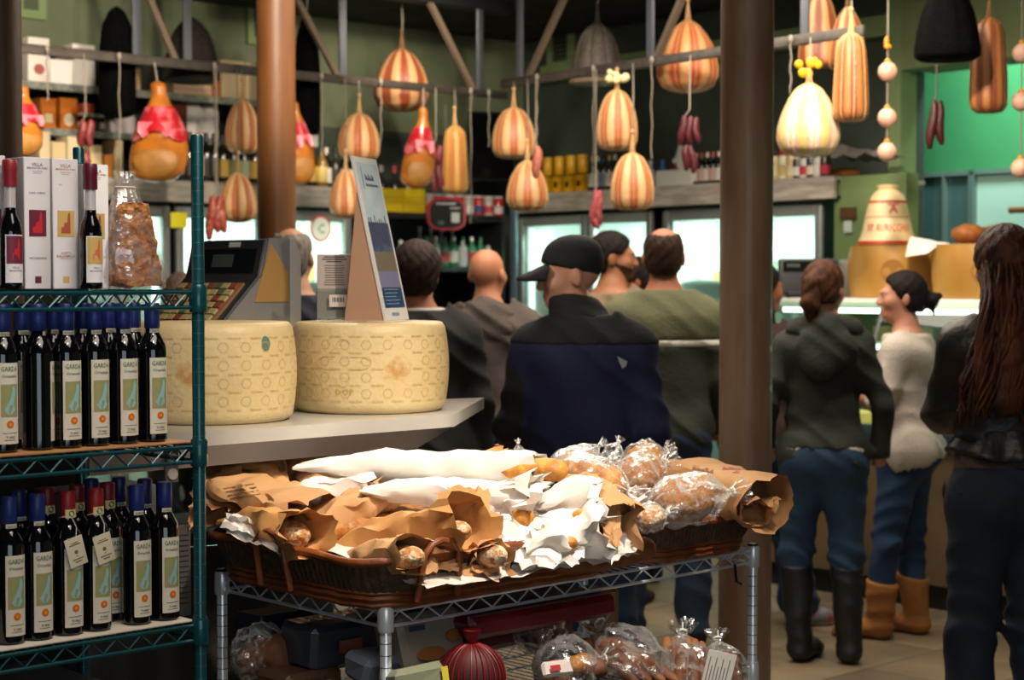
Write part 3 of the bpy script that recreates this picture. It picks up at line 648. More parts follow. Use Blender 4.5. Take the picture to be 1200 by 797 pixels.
# little wall signs right of the right coolers
p = WB.at(994, -.004); m = M(); mx = Matrix.Translation((p.x, p.y, 0)) @ Matrix.Rotation(WB.a, 4, 'Z')
m.rbox(-.055, .055, -.015, .0, zat(257, p.y), zat(243, p.y), .002, mx); single('wooden_plaque', 'small brown wooden plaque on the green panel', 'plaque', m, mat('plaque_brown', '#5a3a1c', .5))
m = M(); p = WB.at(993, -.004); m.rbox(-.028, .028, -.012, 0, zat(273, p.y), zat(259, p.y), .003, mx); m.box(-.006, .006, -.018, -.012, zat(268, p.y), zat(263, p.y), mx); single('light_switch', 'pale light switch below the wooden plaque', 'switch', m, mat('switch_pale', '#cfe2d6', .4))
# ------------------------------------------------------------------ hanging cheeses, hams and salami
PROV = striped('provolone_light', '#e2b884', '#b65c32', 8, '#cc8450')
PROVD = striped('provolone_dark', '#c79a6c', '#8a3d22', 9, '#a05a38')
PROVW = striped('provolone_white', '#d8bc78', '#e2cbb8', 8, '#d8aa98')
LONGC = striped('long_cheese', '#e0aa5c', '#c77a32', 7, '#d48c40')
LONGB = striped('long_cheese_brown', '#a8703c', '#7c3c22', 8, '#8e5028')
BLACKNET = mat('black_netting', '#030304', .9, spec=.05, col2='#070707', ns=50, bump=.5, bs=90)
BROWNNET = mat('brown_black_netting', '#191512', .7, spec=.25, col2='#2b2420', ns=60, bump=.5, bs=90)
CORD = mat('net_cord', '#cfa874', .8); CORDD = mat('net_cord_brown', '#7a5a38', .8)
PEAR = [(.02, 0), (.26, .012), (.41, .06), (.485, .17), (.5, .32), (.485, .48), (.43, .65), (.335, .81), (.23, .92), (.10, .98), (.03, 1)]
MELON = [(.02, 0), (.25, .02), (.42, .09), (.5, .22), (.5, .36), (.46, .52), (.39, .68), (.29, .82), (.19, .92), (.08, .98), (.03, 1)]
TUBE = [(.02, 0), (.3, .01), (.44, .04), (.5, .10), (.5, .3), (.46, .6), (.41, .82), (.33, .92), (.18, .97), (.04, 1)]
BELL = [(.02, 0), (.4, .01), (.49, .05), (.5, .15), (.46, .38), (.40, .6), (.31, .78), (.2, .9), (.1, .97), (.03, 1)]
def interp(prof, z):
    for (r0, z0), (r1, z1) in zip(prof, prof[1:]):
        if z <= z1: return r0 + (r1 - r0) * (z - z0) / (z1 - z0 + 1e-9)
    return prof[-1][0]
def hung(name, label, px, ytop, ybot, w, d, prof, material, lobes=8, cord=CORD, depth=.07, ztop=None, rot=0.0, bow=None, cat='cheese', lean=0.0, group=None, line=None):
    zb, zt = P(px, ybot, d).z, P(px, ytop, d).z; H = zt - zb; W = w * d / FPX; q = P(px, (ytop + ybot) / 2, d)
    r = thing(name, label, cat, (q.x, d, zb), rot, group); r.rotation_euler[1] = lean
    ph = random.random() * 6
    pr = [];
    for i in range(27):
        z = i / 26; z = .5 - .5 * math.cos(PI * z); pr.append((max(.004, interp(prof, z) * W), z * H))
    def rad(a, z): return 1 - depth * (1 - abs(math.sin(lobes * a / 2))) * math.sin(PI * min(max(z / H, .02), .98)) ** .5 + .02 * math.sin(a + ph)
    m = M(); m.lathe(pr, lobes * 6, rad=rad); obj('rind', m, material, r, smooth=180)
    if cord is not None:
        m = M()
        for k in range(lobes):
            a = 2 * PI * k / lobes
            pts = [((rr * rad(a, z) + .002) * math.cos(a), (rr * rad(a, z) + .002) * math.sin(a), z) for rr, z in pr[1:-1]] + [(0, 0, H + .11)]
            m.tube(pts[::1], .0028, 4, caps=False)
        if lobes > 90:
            for zf in (.3, .62):
                m.tube([((interp(prof, zf) * W * rad(a, zf * H) + .002) * math.cos(a), (interp(prof, zf) * W * rad(a, zf * H) + .002) * math.sin(a), zf * H) for a in [2 * PI * i / (lobes * 4) for i in range(lobes * 4)]], .003, 4, closed=True)
        m.ball((0, 0, H + .105), .011, 8, 6); obj('cord_net', m, cord, r)
    zs = (ztop if ztop is not None else RZ - .02) - zb
    if zs > H + .05:
        m = M(); m.tube([(0, 0, H + .03), (.004, 0, (H + zs) / 2), tuple(rootmx(r).inverted() @ line.at(px, -.016, ztop if ztop is not None else RZ)) if line else (0, 0, zs)], .0035, 5); obj('string', m, STRING, r)
    if bow:
        m = M()
        for i in range(9): m.ball((random.uniform(-.05, .05), random.uniform(-.03, .03), H + .05 + random.uniform(-.01, .05)), random.uniform(.014, .024), 8, 6)
        obj('ribbon_bow', m, mat('ribbon_' + bow[1:], bow, .5), r, smooth=0)
    return r
def dA(px, k=0.0): return RA.at(px, k).y
def dB(px, k=0.0): return RB.at(px, k).y
H_ = hung
H_('hanging_cheese', 'pale striped pear cheese just left of the orange column, upper of two', 284, 117, 180, 41, dA(284, -.12), PEAR, PROV, line=RA)
H_('hanging_cheese', 'pale striped round cheese left of the orange column, lower of two', 279, 202, 261, 46, dA(279, -.25), MELON, PROV, line=RA)
H_('hanging_cheese', 'striped pear cheese right of the orange column, directly above the poster', 421, 133, 188, 51, dA(421, -.12), PEAR, PROV, line=RA)
H_('hanging_cheese', 'striped round cheese half behind the leaning poster', 405, 199, 256, 40, dA(405, -.25), MELON, PROV, line=RA)
H_('hanging_cheese', 'large dark striped melon cheese high behind the left rail', 471, 57, 131, 67, dA(471, .3), MELON, PROVD, 9, CORDD, ztop=CEIL)
H_('hanging_cheese', 'long amber striped cheese beside the small salami bunch', 533, 147, 227, 31, dA(533, -.12), TUBE, LONGC, 7, line=RA)
H_('hanging_cheese', 'striped pear cheese at the left end of the right rail', 602, 126, 186, 53, dB(602, -.12), PEAR, PROV, ztop=RBZ, line=RB)
H_('hanging_cheese', 'striped round cheese with a pink salami before it, above the capped man', 618, 188, 248, 51, dB(618, -.3), MELON, PROV, ztop=RBZ, line=RB)
H_('hanging_cheese', 'pale pear cheese with a white bow in the middle of the right rail', 723, 105, 177, 50, dB(723, -.12), PEAR, PROV, ztop=RBZ, bow='#efe3b0', line=RB)
H_('hanging_cheese', 'striped pear cheese hanging below the one with the white bow', 741, 179, 247, 53, dB(741, -.3), PEAR, PROV, ztop=RBZ, line=RB)
H_('hanging_cheese', 'big reddish striped melon cheese touching the weathered column', 806, 24, 109, 73, dB(806, .25), MELON, striped('provolone_red', '#d8a068', '#b0512a', 9, '#c06c3c'), 9, ztop=CEIL)
H_('hanging_cheese', 'big white netted cheese with a yellow bow right of the column', 948, 97, 184, 75, dB(948, -.15), [(.02, 0), (.3, .02), (.44, .1), (.5, .24), (.49, .4), (.42, .6), (.32, .78), (.2, .92), (.08, .98), (.03, 1)], PROVW, ztop=RBZ, bow='#e8b414', line=RB)
H_('hanging_cheese', 'long rust brown ribbed cheese right of the white netted one', 997, 38, 143, 42, dB(990, -.1), TUBE, LONGB, 8, ztop=CEIL, line=RB)
H_('hanging_cheese', 'wide brown cheese hanging highest behind the yellow bow', 960, -14, 79, 50, dB(960, .35), BELL, striped('big_brown', '#c08a58', '#7c3a20', 7, '#94502c'), 7, CORDD, ztop=CEIL)
H_('hanging_cheese', 'brown cheese behind the long rust brown one', 993, 8, 82, 44, dB(985, .3), BELL, striped('big_brown2', '#c9945c', '#8e4a28', 7, '#a4603a'), 7, CORDD, ztop=CEIL)
H_('hanging_cheese', 'long dull brown cheese near the top right corner', 1159, 20, 133, 44, 8.2, TUBE, LONGB, 8, CORDD, ztop=CEIL)
H_('hanging_ham', 'tall black wrapped ham hanging behind the left rail', 137, 8, 139, 44, dA(137, .2), [(.02, 0), (.4, .02), (.49, .08), (.5, .3), (.48, .6), (.40, .82), (.22, .96), (.05, 1)], BLACKNET, 6, None, .05, ztop=CEIL, cat='ham')
H_('hanging_ham', 'dark bell shaped netted ham right of the tall black one', 224, 20, 98, 66, dA(224, .25), BELL, BROWNNET, 7, None, .06, ztop=CEIL, cat='ham')
H_('hanging_ham', 'tall black wrapped ham just right of the orange column', 360, 18, 160, 32, dA(360, .2), [(.02, 0), (.4, .02), (.49, .08), (.5, .3), (.48, .6), (.40, .82), (.22, .96), (.05, 1)], BLACKNET, 6, None, .05, ztop=CEIL, cat='ham')
H_('hanging_ham', 'grey brown netted bell shaped ham high behind the right rail', 700, 27, 97, 62, dB(700, .35), BELL, mat('grey_netting', '#4a4440', .45, col2='#6a6058', ns=70, bump=.6, bs=90), 10, mat('net_cord_grey', '#332e2a', .7), .05, ztop=CEIL, cat='ham')
H_('hanging_ham', 'huge black wrapped ham at the top right', 1111, -22, 72, 77, 8.0, BELL, BLACKNET, 9, None, .05, ztop=CEIL, cat='ham')
m = M(); q = P(697, 98, dB(700, .35)); m.lathe([(.145, 0), (.15, .008), (.15, .014), (.14, .02)], 28, Matrix.Translation(q)); single('wooden_disc', 'thin pale wooden disc under the grey brown netted ham', 'disc', m, mat('disc_wood', '#8a745c', .6))
# hams with bone end, red band
HAMM = mat('ham_rind', '#c9792a', .35, col2='#9a5a1c', ns=7, bump=.25, bs=16, third='#d99a48', coat=.2)
HAMF = mat('ham_cut_face', '#b07a34', .5, col2='#95682c', ns=12, bump=.3, bs=20)
def ham(label, px, ytop, ybot, w, d, band, yaw=0.0, lean=0.0):
    zb, zt = P(px, ybot, d).z, P(px, ytop, d).z; H = zt - zb; W = w * d / FPX; q = P(px, ybot, d)
    r = thing('cured_ham', label, 'ham', (q.x, d, zb), yaw); r.rotation_euler[1] = lean
    prof = [(.06, 0), (.3, .02), (.45, .10), (.5, .22), (.47, .36), (.40, .5), (.32, .62), (.235, .73), (.165, .81), (.125, .87), (.14, .92), (.13, .97), (.05, 1)]
    m = M(); m.lathe([(max(.004, interp(prof, i / 30) * W), i / 30 * H) for i in range(31)], 32)
    def dz(p):
        k = p.z / H; s = .82 if k < .6 else .95
        p.x += W * .10 * math.sin(k * 2.6); p.y *= s
        if p.y < 0 and k < .45: p.y *= 1 - .35 * math.sin(PI * k / .45)
        return p * 1.0 + p.normalized() * .008 * nz(p, 14)
    m.displace(dz); obj('meat', m, HAMM, r, smooth=180)
    m = M(); m.ball((W * .05, -W * .2, H * .2), (W * .40, W * .11, H * .17), 18, 10); m.displace(lambda p: p + Vector((0, -1, 0)) * .006 * nz(p, 20)); obj('cut_face', m, HAMF, r, smooth=180)
    # band wrapped round the shank
    m = M(); m.grid(lambda u, v: Vector((W * .09 * math.sin((.44 + .3 * v) * 2.6) + math.cos(2 * PI * u) * (interp(prof, .44 + .3 * v) * W * 1.05 + .004), .9 * math.sin(2 * PI * u) * (interp(prof, .44 + .3 * v) * W * 1.05 + .004), H * (.44 + .3 * v + .05 * (1 - v) * math.sin(6 * PI * u)))), 28, 6, True)
    b = obj('band', m, mat('band_red', '#b81c28', .3, coat=.5, col2='#e0707c', ns=9, lo=.5, hi=.6), r)
    m = M(); m.grid(lambda u, v: Vector((W * (u - .5) * .55 + .02, -.9 * (interp(prof, .58) * W * 1.05 + .008 + .012 * v), H * (.58 - .16 * v * (.6 + .4 * math.sin(u * 9)))) ), 8, 6); obj('rosette', m, mat('band_pink', '#e86a78', .3, coat=.4), b)
    m = M(); zs = RZ - .02 - zb; m.tube([(W * .1 * math.sin(2.6), 0, H * .93), (W * .04, 0, H * 1.03), (0, 0, zs)], .005, 5); obj('string', m, STRING, r)
ham('cured ham with a red band hanging left of the green post', 182, 95, 214, 69, dA(182, -.1), True)
ham('cured ham half hidden by the dark column at far left', 24, 100, 184, 52, dA(24, -.1), True, .8)
ham('slim cured ham peeking out behind the orange column', 354, 118, 216, 34, dA(354, -.1), True, .5, -.12)
ham('cured ham with a red band right of the leaning poster', 485, 124, 221, 40, dA(485, -.1), True, .3, .1)
# salami
def salami(label, px, d, links, col, r_px, ztop, cat='salami', line=None):
    """links: list of (x,y0,y1,tilt) in picture units at depth d"""
    q = P(px, links[0][2], d); zb = min(P(px, l[2], d).z for l in links); r = thing('salami', label, cat, (q.x, d, zb)); R_ = r_px * d / FPX
    mm = mat('sal_' + col[1:], col, .45, col2='#c08078' if col > '#8' else '#3a1414', ns=40, lo=.45, hi=.8, bump=.35, bs=60)
    for i, (x, y0, y1, tl) in enumerate(links):
        a, b = P(x + tl, y0, d), P(x, y1, d); a.y += .012 * (i % 3 - 1); n = 10; pts = []; rs = []
        for k in range(n + 1):
            t = k / n; pts.append(a.lerp(b, t) + Vector((.006 * math.sin(t * 6 + i), 0, 0))); rs.append(R_ * max(.12, (math.sin(PI * min(max(t, .02), .98))) ** .35))
        m = M(); m.tube(pts, rs, 10); obj('link', m, mm, r, True, smooth=180)
    a = P(links[0][0] + links[0][3], links[0][1], d); m = M(); m.tube([(a.x, d, a.z - .01), (q.x, d, a.z + .03), tuple(line.at(px, -.016, ztop)) if line else (q.x, d, ztop)], .0035, 5); obj('string', m, STRING, r, True)
salami('pair of dull red salami left of the banded ham', 101, dA(101, -.08), [(96, 140, 172, 1), (105, 140, 172, 0), (101, 176, 194, 0)], '#7a2c30', 5.5, RZ, line=RA)
salami('three rusty red salami left of the lower striped cheese', 255, dA(255, -.35), [(246, 229, 282, 3), (255, 229, 273, 1), (262, 231, 273, -5)], '#8c3422', 6, RZ, line=RA)
salami('small dark red salami cluster between ham and long amber cheese', 511, dA(511, -.06), [(507, 169, 192, 0), (515, 170, 192, 0), (508, 193, 225, 0), (515, 193, 222, 0)], '#78303a', 5, RZ, line=RA)
salami('pink salami in front of the cheese above the capped man', 628, dB(628, -.48), [(629, 171, 209, 0)], '#b5604c', 6, RBZ, line=RB)
salami('looped pink salami hanging before the middle of the right ledge', 698, dB(698, -.3), [(695, 223, 262, 3), (703, 223, 264, -2), (699, 252, 268, 0)], '#a8444a', 5, RBZ, line=RB)
salami('dark red salami bunch left of the weathered column', 808, dB(806, -.2), [(799, 136, 170, 2), (808, 136, 170, 0), (817, 137, 168, -2), (803, 170, 200, 2), (813, 170, 203, -3)], '#561c26', 5, RBZ, line=RB)
salami('pair of very dark red salami against the bright green wall', 1097, 8.3, [(1090, 118, 175, 4), (1103, 118, 170, -3)], '#44141a', 6, CEIL)
# strings of small round cheeses
def ball_string(label, px, d, ys, rp, ztop):
    zb = P(px, ys[-1], d).z - rp * d / FPX; q = P(px, 100, d); r = thing('cheese_string', label, 'cheese', (q.x, d, zb)); R_ = rp * d / FPX
    for y in ys:
        z = P(px, y, d).z - zb; m = M(); m.lathe([(max(.003, R_ * math.sin(PI * i / 12)), z - R_ * math.cos(PI * i / 12)) for i in range(13)], 24, rad=lambda a, z_: 1 - .05 * abs(math.cos(3 * a))); o = obj('cheese_ball', m, mat('ball_cream', '#e6c6ac', .5, col2='#d9a08c', ns=12), r, smooth=180)
        t = M(); t.lathe([(.012, z + R_ * .9), (.016, z + R_ * 1.1), (.008, z + R_ * 1.3)], 8); obj('knot', t, mat('knot_yellow', '#d89a2c', .6), o)
    m = M(); m.tube([(0, 0, P(px, ys[-1], d).z - zb), (0, 0, ztop - zb)], .004, 5); obj('string', m, STRING, r)
ball_string('string of three small round cheeses with yellow knots', 1040, 8.2, [84, 138, 178], 11.5, CEIL)
ball_string('string of small round cheeses cut by the right edge', 1197, 8.2, [62, 119, 197], 11.5, CEIL)
q = P(1039, 50, 8.2); m = M(); m.ball((q.x, 8.2, q.z), (.012, .012, .03)); m.ball((q.x + .004, 8.19, q.z - .02), (.018, .012, .012)); single('yellow_bow', 'little yellow bow on the string above the small round cheeses', 'bow', m, mat('bow_yellow', '#d98a14', .5))
# bare strings and hooks on the rails
for i, (px, y1, ln, z, lab) in enumerate(((58, 118, RA, RZ, 'bare white string hanging over the orange boxes'), (142, 198, RA, RZ, 'bare twisted white string left of the banded ham'), (253, 215, RA, RZ, 'bare white string above the rusty red salami'), (378, 190, RA, RZ, 'bare white string right of the orange column'), (447, 168, RA, RZ, 'bare white string left of the banded ham by the poster'), (552, 262, RA, RZ, 'long bare white string right of the long amber cheese'), (573, 172, RA, RZ, 'short bare string with a white knot at the rail end'), (629, 160, RB, RBZ, 'bare white string over the pink salami'), (695, 220, RB, RBZ, 'bare grey string over the looped pink salami'), (763, 186, RB, RBZ, 'bare grey string left of the dark red salami bunch'), (925, 110, RB, RBZ, 'bare grey string just right of the weathered column'))):
    t = ln.hit(px, -.03); c = ln.pt(t, -.03, 0); zb = zat(y1, c.y); m = M(); n = 9
    m.tube([(c.x + .004 * math.sin(k * 1.7 + i), c.y, zb + (z - zb) * k / n) for k in range(n + 1)], .0036, 5); m.ball((c.x, c.y, z + .005), (.012, .012, .02), 8, 6)
    single('hanging_string', lab, 'string', m, STRING)
# ------------------------------------------------------------------ deli counter on the right
CASE = Line((P(975, 700, 8.77).x, 8.77), -46.7)
c0, c1 = CASE.hit(897), 2.3
r = thing('deli_case', 'glass fronted deli case with lit shelves behind the two women', 'deli case', CASE.pt(c0), CASE.a); CW = c1 - c0; CZ = zat(350, 8.6)
m = M(); m.rbox(0, CW, .02, .8, .12, .82, .005); obj('base', m, mat('case_base', '#77634a', .4, .2, col2='#665540', ns=3), r)
m = M(); m.box(0, CW, .06, .76, 0, .12); obj('plinth', m, BLACK, r)
m = M(); m.rbox(0, CW, -.04, .06, .80, .88, .012); obj('bumper', m, mat('case_bumper', '#2a3a44', .3, .4), r)
m = M(); m.rbox(0, CW, .08, .8, CZ - .05, CZ, .006); obj('top_board', m, mat('case_white', '#dfe3dc', .35), r)
m = M(); m.box(0, CW, .77, .8, .82, CZ - .05); obj('back_panel', m, mat('case_back', '#a8c0b4', .4), r)
prof = [(.0, .88), (-.03, 1.1), (-.01, 1.3), (.08, CZ - .02)]
m = M(); m.grid(lambda u, v: Vector((CW * u, np.interp(v, [0, .33, .66, 1], [q[0] for q in prof]), np.interp(v, [0, .33, .66, 1], [q[1] for q in prof]))), 2, 8); obj('front_glass', m, clear('case_glass', '#dff2ea', .05, .03), r, smooth=180)
for i in range(5):
    x = CW * i / 4; x = min(max(x, .015), CW - .015); m = M(); m.tube([(x, q[0] - .002, q[1]) for q in prof], .01, 6); obj('glass_seam', m, STEEL, r)
for z, y0 in ((1.08, .25), (1.27, .33)):
    m = M(); m.box(.02, CW - .02, y0, .77, z - .012, z); obj('glass_shelf', m, mat('case_shelf', '#b8d0c4', .2), r)
    m = M(); m.box(.02, CW - .02, y0 - .02, y0 + .02, z - .035, z - .012); obj('light_strip', m, glow('case_led', '#f4fff0', 4), r)
m = M(); m.box(.02, CW - .02, .06, .77, .83, .85); obj('deck', m, INNER, r)
m = M(); m.box(.02, CW - .02, .12, .16, CZ - .075, CZ - .05); obj('light_strip', m, glow('case_led', '#f4fff0', 4), r)
rnd = random.Random(5); CHC = ['#e3c878', '#efe2b8', '#d8a850', '#c9b080', '#e8dcc0', '#b8703c']
CHM = [mat('cheese_%d' % i, c, .5, col2=lc, ns=10) for i, (c, lc) in enumerate(zip(CHC, ['#d6b866', '#e2d3a2', '#c6943e', '#b59a6a', '#d8caa8', '#9a5a2c']))]
cnt = {}
for z, y0, lev in ((.851, .2, 'bottom deck'), (1.081, .4, 'middle shelf'), (1.271, .45, 'top shelf')):
    x = .15
    while x < CW - .15:
        k = rnd.choice([0, 1, 1, 2]); m = M(); R_ = rnd.uniform(.06, .09); h = rnd.uniform(.06, .10)
        if k == 0: m.lathe([(R_ * .9, 0), (R_, .01), (R_ * 1.03, h / 2), (R_, h - .01), (R_ * .9, h)], 18)
        elif k == 1: m.prism([(0, -R_)] + [(R_ * 1.5 * math.sin(t), -R_ + R_ * 2 * math.cos(t)) for t in (-.5, -.25, 0, .25, .5)][::-1], 0, h)
        else: m.rbox(-R_, R_, -R_ * .7, R_ * .7, 0, h, .01)
        o = obj(['small_round_cheese', 'cheese_wedge', 'cheese_block'][k], m, rnd.choice(CHM)); o.location = CASE.pt(c0 + x, y0 + rnd.uniform(0, .08), z); o.rotation_euler = (0, 0, CASE.a + rnd.uniform(-.4, .4))
        cnt[k, lev] = cnt.get((k, lev), 0) + 1
        tag(o, '%s %s from the left on the %s of the deli case' % (ORD[cnt[k, lev] - 1], ['small round cheese', 'cheese wedge', 'cheese block'][k], lev), 'cheese', 'cheeses on the %s of the deli case' % lev)
        x += R_ * 2 + .07
# big wheels on top of the deli case
RIND = mat('amber_rind', '#b78a42', .45, col2='#a87a34', ns=5, nd=6, bump=.1, coat=.15)
def barrel(R_, H, n=48, bul=.075, k=16): return [(R_ * (1 - .10) * .5, 0)] + [(R_ * (1 - bul + bul * math.sin(PI * (.06 + .88 * i / k)) ** .8), H * i / k) for i in range(k + 1)] + [(R_ * .5, H)]
def big_wheel(px, d, w, ytop, label):
    z = CZ + .002; q = P(px, 340, d); R_ = w / 2 * d / FPX; H = zat(ytop, d - .1) - z
    r = thing('large_cheese_wheel', label, 'cheese', (q.x, d, z)); m = M(); m.lathe(barrel(R_, H), 56); obj('rind', m, RIND, r, smooth=50)
    m = M(); a0 = -PI / 2 - .25
    f = lambda x, y: Vector((np.cos(a0 + x / R_) * (R_ * 1.003), np.sin(a0 + x / R_) * (R_ * 1.003), H / 2 + y))
    m.add([f(.06 * math.cos(t * PI / 12), .06 * math.sin(t * PI / 12)) for t in range(24)] + [f(0, 0)], [(i, (i + 1) % 24, 24) for i in range(24)]); obj('brand_mark', m, mat('rind_mark', '#9a6a24', .5), r)
    return r, R_, H, z
rw, wr1, wh1, wz = big_wheel(1048, 9.0, 108, 288, 'large amber cheese wheel under the bell shaped cheese')
rw2, wr2, wh2, _ = big_wheel(1152, 8.55, 118, 286, 'large amber cheese wheel carrying loaves at the right')
m = M(); f = lambda x, y: Vector((np.cos(-1.75 + x / wr2) * (wr2 * .985), np.sin(-1.75 + x / wr2) * (wr2 * .985), y)); [rect_on(m, f, x_, x_ + .009, .04, .056) for x_ in (-.02, -.008, .004, .022, .034, .046)]; obj('stamp', m, mat('stamp_brown', '#4a3210', .6), rw2)
# bell shaped provolone with red writing
q = P(1041, 290, 9.0); HB = zat(217, 9.0) - (wz + wh1)
r = thing('bell_cheese', 'white bell shaped cheese with red lettering standing on the left wheel', 'cheese', (q.x - .005, 9.0, wz + wh1 + .001))
bp = [(.135, 0), (.152, .03), (.150, .07), (.140, .13), (.128, .25), (.112, .5), (.095, .72), (.082, .82), (.06, .90), (.05, .91), (.05, .945), (.056, .96), (.056, .99), (.04, 1)]
m = M(); m.lathe([(rr, z * HB) for rr, z in bp], 44); obj('body', m, mat('bell_cream', '#efdcae', .4, col2='#e6c890', ns=6), r)
def bell(x, y):
    rr = np.interp(y / HB, [b_[1] for b_ in bp], [b_[0] for b_ in bp]) + .0015; a = math.atan2(-9.0, -q.x) + x / max(rr, .05); return Vector((math.cos(a) * rr, math.sin(a) * rr, y))
REDI = mat('ink_red', '#c8321e', .5)
for z0, z1 in ((.70, .735), (.03, .075), (.46, .47)):
    m = M(); m.grid(lambda u, v: bell(.0, (z0 + (z1 - z0) * v) * HB) if False else Matrix.Rotation(2 * PI * u, 3, 'Z') @ bell(0, (z0 + (z1 - z0) * v) * HB), 40, 2, True); obj('red_band', m, REDI, r)
m = M(); text_on(m, 'AURICCHIO', bell, .035, HB * .29, width=.19, height=.042); text_on(m, 'NY', bell, -.092, HB * .29, width=.04, height=.042); obj('lettering', m, REDI, r)
m = M(); text_on(m, 'A', bell, .03, HB * .60, height=.045); rect_on(m, bell, .0, .06, HB * .66, HB * .68, 4); obj('emblem', m, REDI, r)
# white paper sheet between the wheels, loaves on the right wheel
PAPER_BETWEEN = (P(1067, 277, 8.80), P(1114, 286, 8.56), P(1086, 297, 8.50), P(1061, 301, 8.66))
m = M(); m.grid(lambda u, v: PAPER_BETWEEN[0].lerp(PAPER_BETWEEN[1], u).lerp(PAPER_BETWEEN[3].lerp(PAPER_BETWEEN[2], u), v) + Vector((0, -.03 * math.sin(PI * u), .012 * math.sin(PI * v) + .006 * nz((u * 4, v * 4, 2), 1))), 14, 10); single('paper_sheet', 'white sheet of paper draped between the two large wheels', 'paper', m, mat('sheet_white', '#efece4', .6))
LOAFD = mat('crust_dark', '#a8662c', .6, col2='#6e3c18', ns=12, bump=.35, bs=30, third='#c08a50')
for i, (px, s, lab) in enumerate(((1137, 1.0, 'scored brown loaf on the right large wheel'), (1172, 1.1, 'brown loaf next to the long haired woman on the right wheel'))):
    m = M(); c = P(px, 278, 8.5 + .12 * i); m.ball((0, 0, 0), (.09 * s, .06, .05), 20, 12); m.displace(lambda p: p * (1 + .12 * nz(p, 18, i)) + Vector((0, 0, .006 * abs(math.sin(p.x * 60))))); zz = wz + wh2 + .045
    m.v = [(p[0] + c.x, p[1] + c.y, p[2] + zz) for p in m.v]; single('round_loaf', lab, 'loaf', m, LOAFD, smooth=180)
# sales terminal on the case behind the ponytail woman
q = P(945, 320, 9.25); r = thing('sales_terminal', 'dark slanted sales terminal on the deli case behind the ponytail', 'terminal', (q.x, 9.2, CZ), .1)
m = M(); m.rbox(-.16, .16, -.02, .02, .02, zat(303, 9.2) - CZ, .01); obj('back_cover', m, mat('terminal_grey', '#55565a', .4), r)
m = M(); m.box(-.14, .14, -.024, -.02, zat(318, 9.2) - CZ, zat(306, 9.2) - CZ); obj('display', m, BLACK, r)
m = M(); m.rbox(-.14, .14, -.12, .1, 0, .03, .006); obj('foot', m, DARK, r)
m = M(); rect_on(m, lambda x, y: Vector((x, -.0255, y)), -.12, -.05, zat(313, 9.2) - CZ, zat(309, 9.2) - CZ); obj('readout', m, mat('readout', '#6a7470', .4), r)
m = M(); m.rbox(.165, .27, -.06, .06, 0, zat(304, 9.2) - CZ, .02); obj('side_scale', m, mat('terminal_side', '#8c8a80', .4), r)
# white tray on the base of the case
# ------------------------------------------------------------------ wire racks
def wire_shelf(parent, name, W, D, z, material, deck_n, drop=.034, truss=.055):
    """frame with double rails and zigzag wire, deck wires; local x 0..W to the left negative handled by caller"""
    o = M(); r1, r2 = .0042, .0042
    for zz in (z - .004, z - drop):
        o.tube([(0, 0, zz), (W, 0, zz)], r1, 6); o.tube([(0, D, zz), (W, D, zz)], r1, 6); o.tube([(0, 0, zz), (0, D, zz)], r1, 6); o.tube([(W, 0, zz), (W, D, zz)], r1, 6)
    s = obj(name, o, material, parent)
    zgz = M()
    def zig(a, b):
        a, b = Vector(a), Vector(b); n = max(2, int((b - a).length / truss * 2)); n += n % 2
        zgz.tube([a.lerp(b, i / n) + Vector((0, 0, -.006 if i % 2 else -drop + .003)) for i in range(n + 1)], .0026, 5)
    zig((0, 0, z), (W, 0, z)); zig((0, 0, z), (0, D, z)); zig((W, 0, z), (W, D, z)); zig((0, D, z), (W, D, z))
    obj('zigzag_wire', zgz, material, s)
    dk = M()
    for i in range(deck_n):
        x = W * (i + .5) / deck_n; dk.tube([(x, 0, z), (x, D, z)], .0017, 4)
    for y in (D * .33, D * .66): dk.tube([(0, y, z - .005), (W, y, z - .005)], .003, 5)
    dw = obj('deck_wires', dk, material, s); dw['kind'] = 'stuff'
    return s
def rack_post(parent, x, y, H, material, cap=DARK, z0=0.0):
    m = M(); m.lathe([(.0127, z0), (.0127, H - .004), (.011, H)], 16, Matrix.Translation((x, y, 0))); p = obj('post', m, material, parent)
    g = M(); k = 0
    z = .12
    while z < H - .01:
        g.lathe([(.01285, z - .0008), (.0131, z), (.01285, z + .0008)], 16, Matrix.Translation((x, y, 0))); z += .0254
    go = obj('groove_rings', g, mat('groove_' + material.name, '#2f3a40' if material is CHROME else '#2f7478', .35, .6), p); go['kind'] = 'stuff'
    return p
def sleeve(parent, x, y, z, material):
    m = M(); m.lathe([(.0165, z - .046), (.018, z - .04), (.0175, z + .002), (.0150, z + .008)], 18, Matrix.Translation((x, y, 0))); obj('sleeve', m, material, parent)
def plane_z(py, d=3.45): return zat(py, d)
S1, S2, S3 = plane_z(338.5), plane_z(519), plane_z(728); S4 = .52
GW, GD = .92, .46
r = thing('green_wire_rack', 'dark green wire shelving rack with bottles at the left', 'rack', RACK.pt(-GW, 0, 0), RACK.a)
for x in (0, GW):
    for y in (0, GD): rack_post(r, x, y, zat(158, 3.45), GREENEPOXY)
for z in (S1, S2, S3, S4):
    wire_shelf(r, 'shelf', GW, GD, z - .003, GREENEPOXY, 36)
    for x in (0, GW):
        for y in (0, GD): sleeve(r, x, y, z, GREENEPOXY)
for z, c, nm in ((S2, '#a8794c', 'tan'), (S3, '#cfc8b8', 'white')):
    m = M(); m.rbox(.02, GW - .012, .004, GD - .004, z, z + .004, .001); o = single('shelf_liner', '%s liner board on the %s shelf of the green rack' % (nm, 'middle' if nm == 'tan' else 'lower'), 'liner', M().add([RACK.pt(-GW + p[0], p[1], p[2]) for p in m.v], m.f), mat('liner_' + nm, c, .6))
S2 += .0045; S3 += .0045
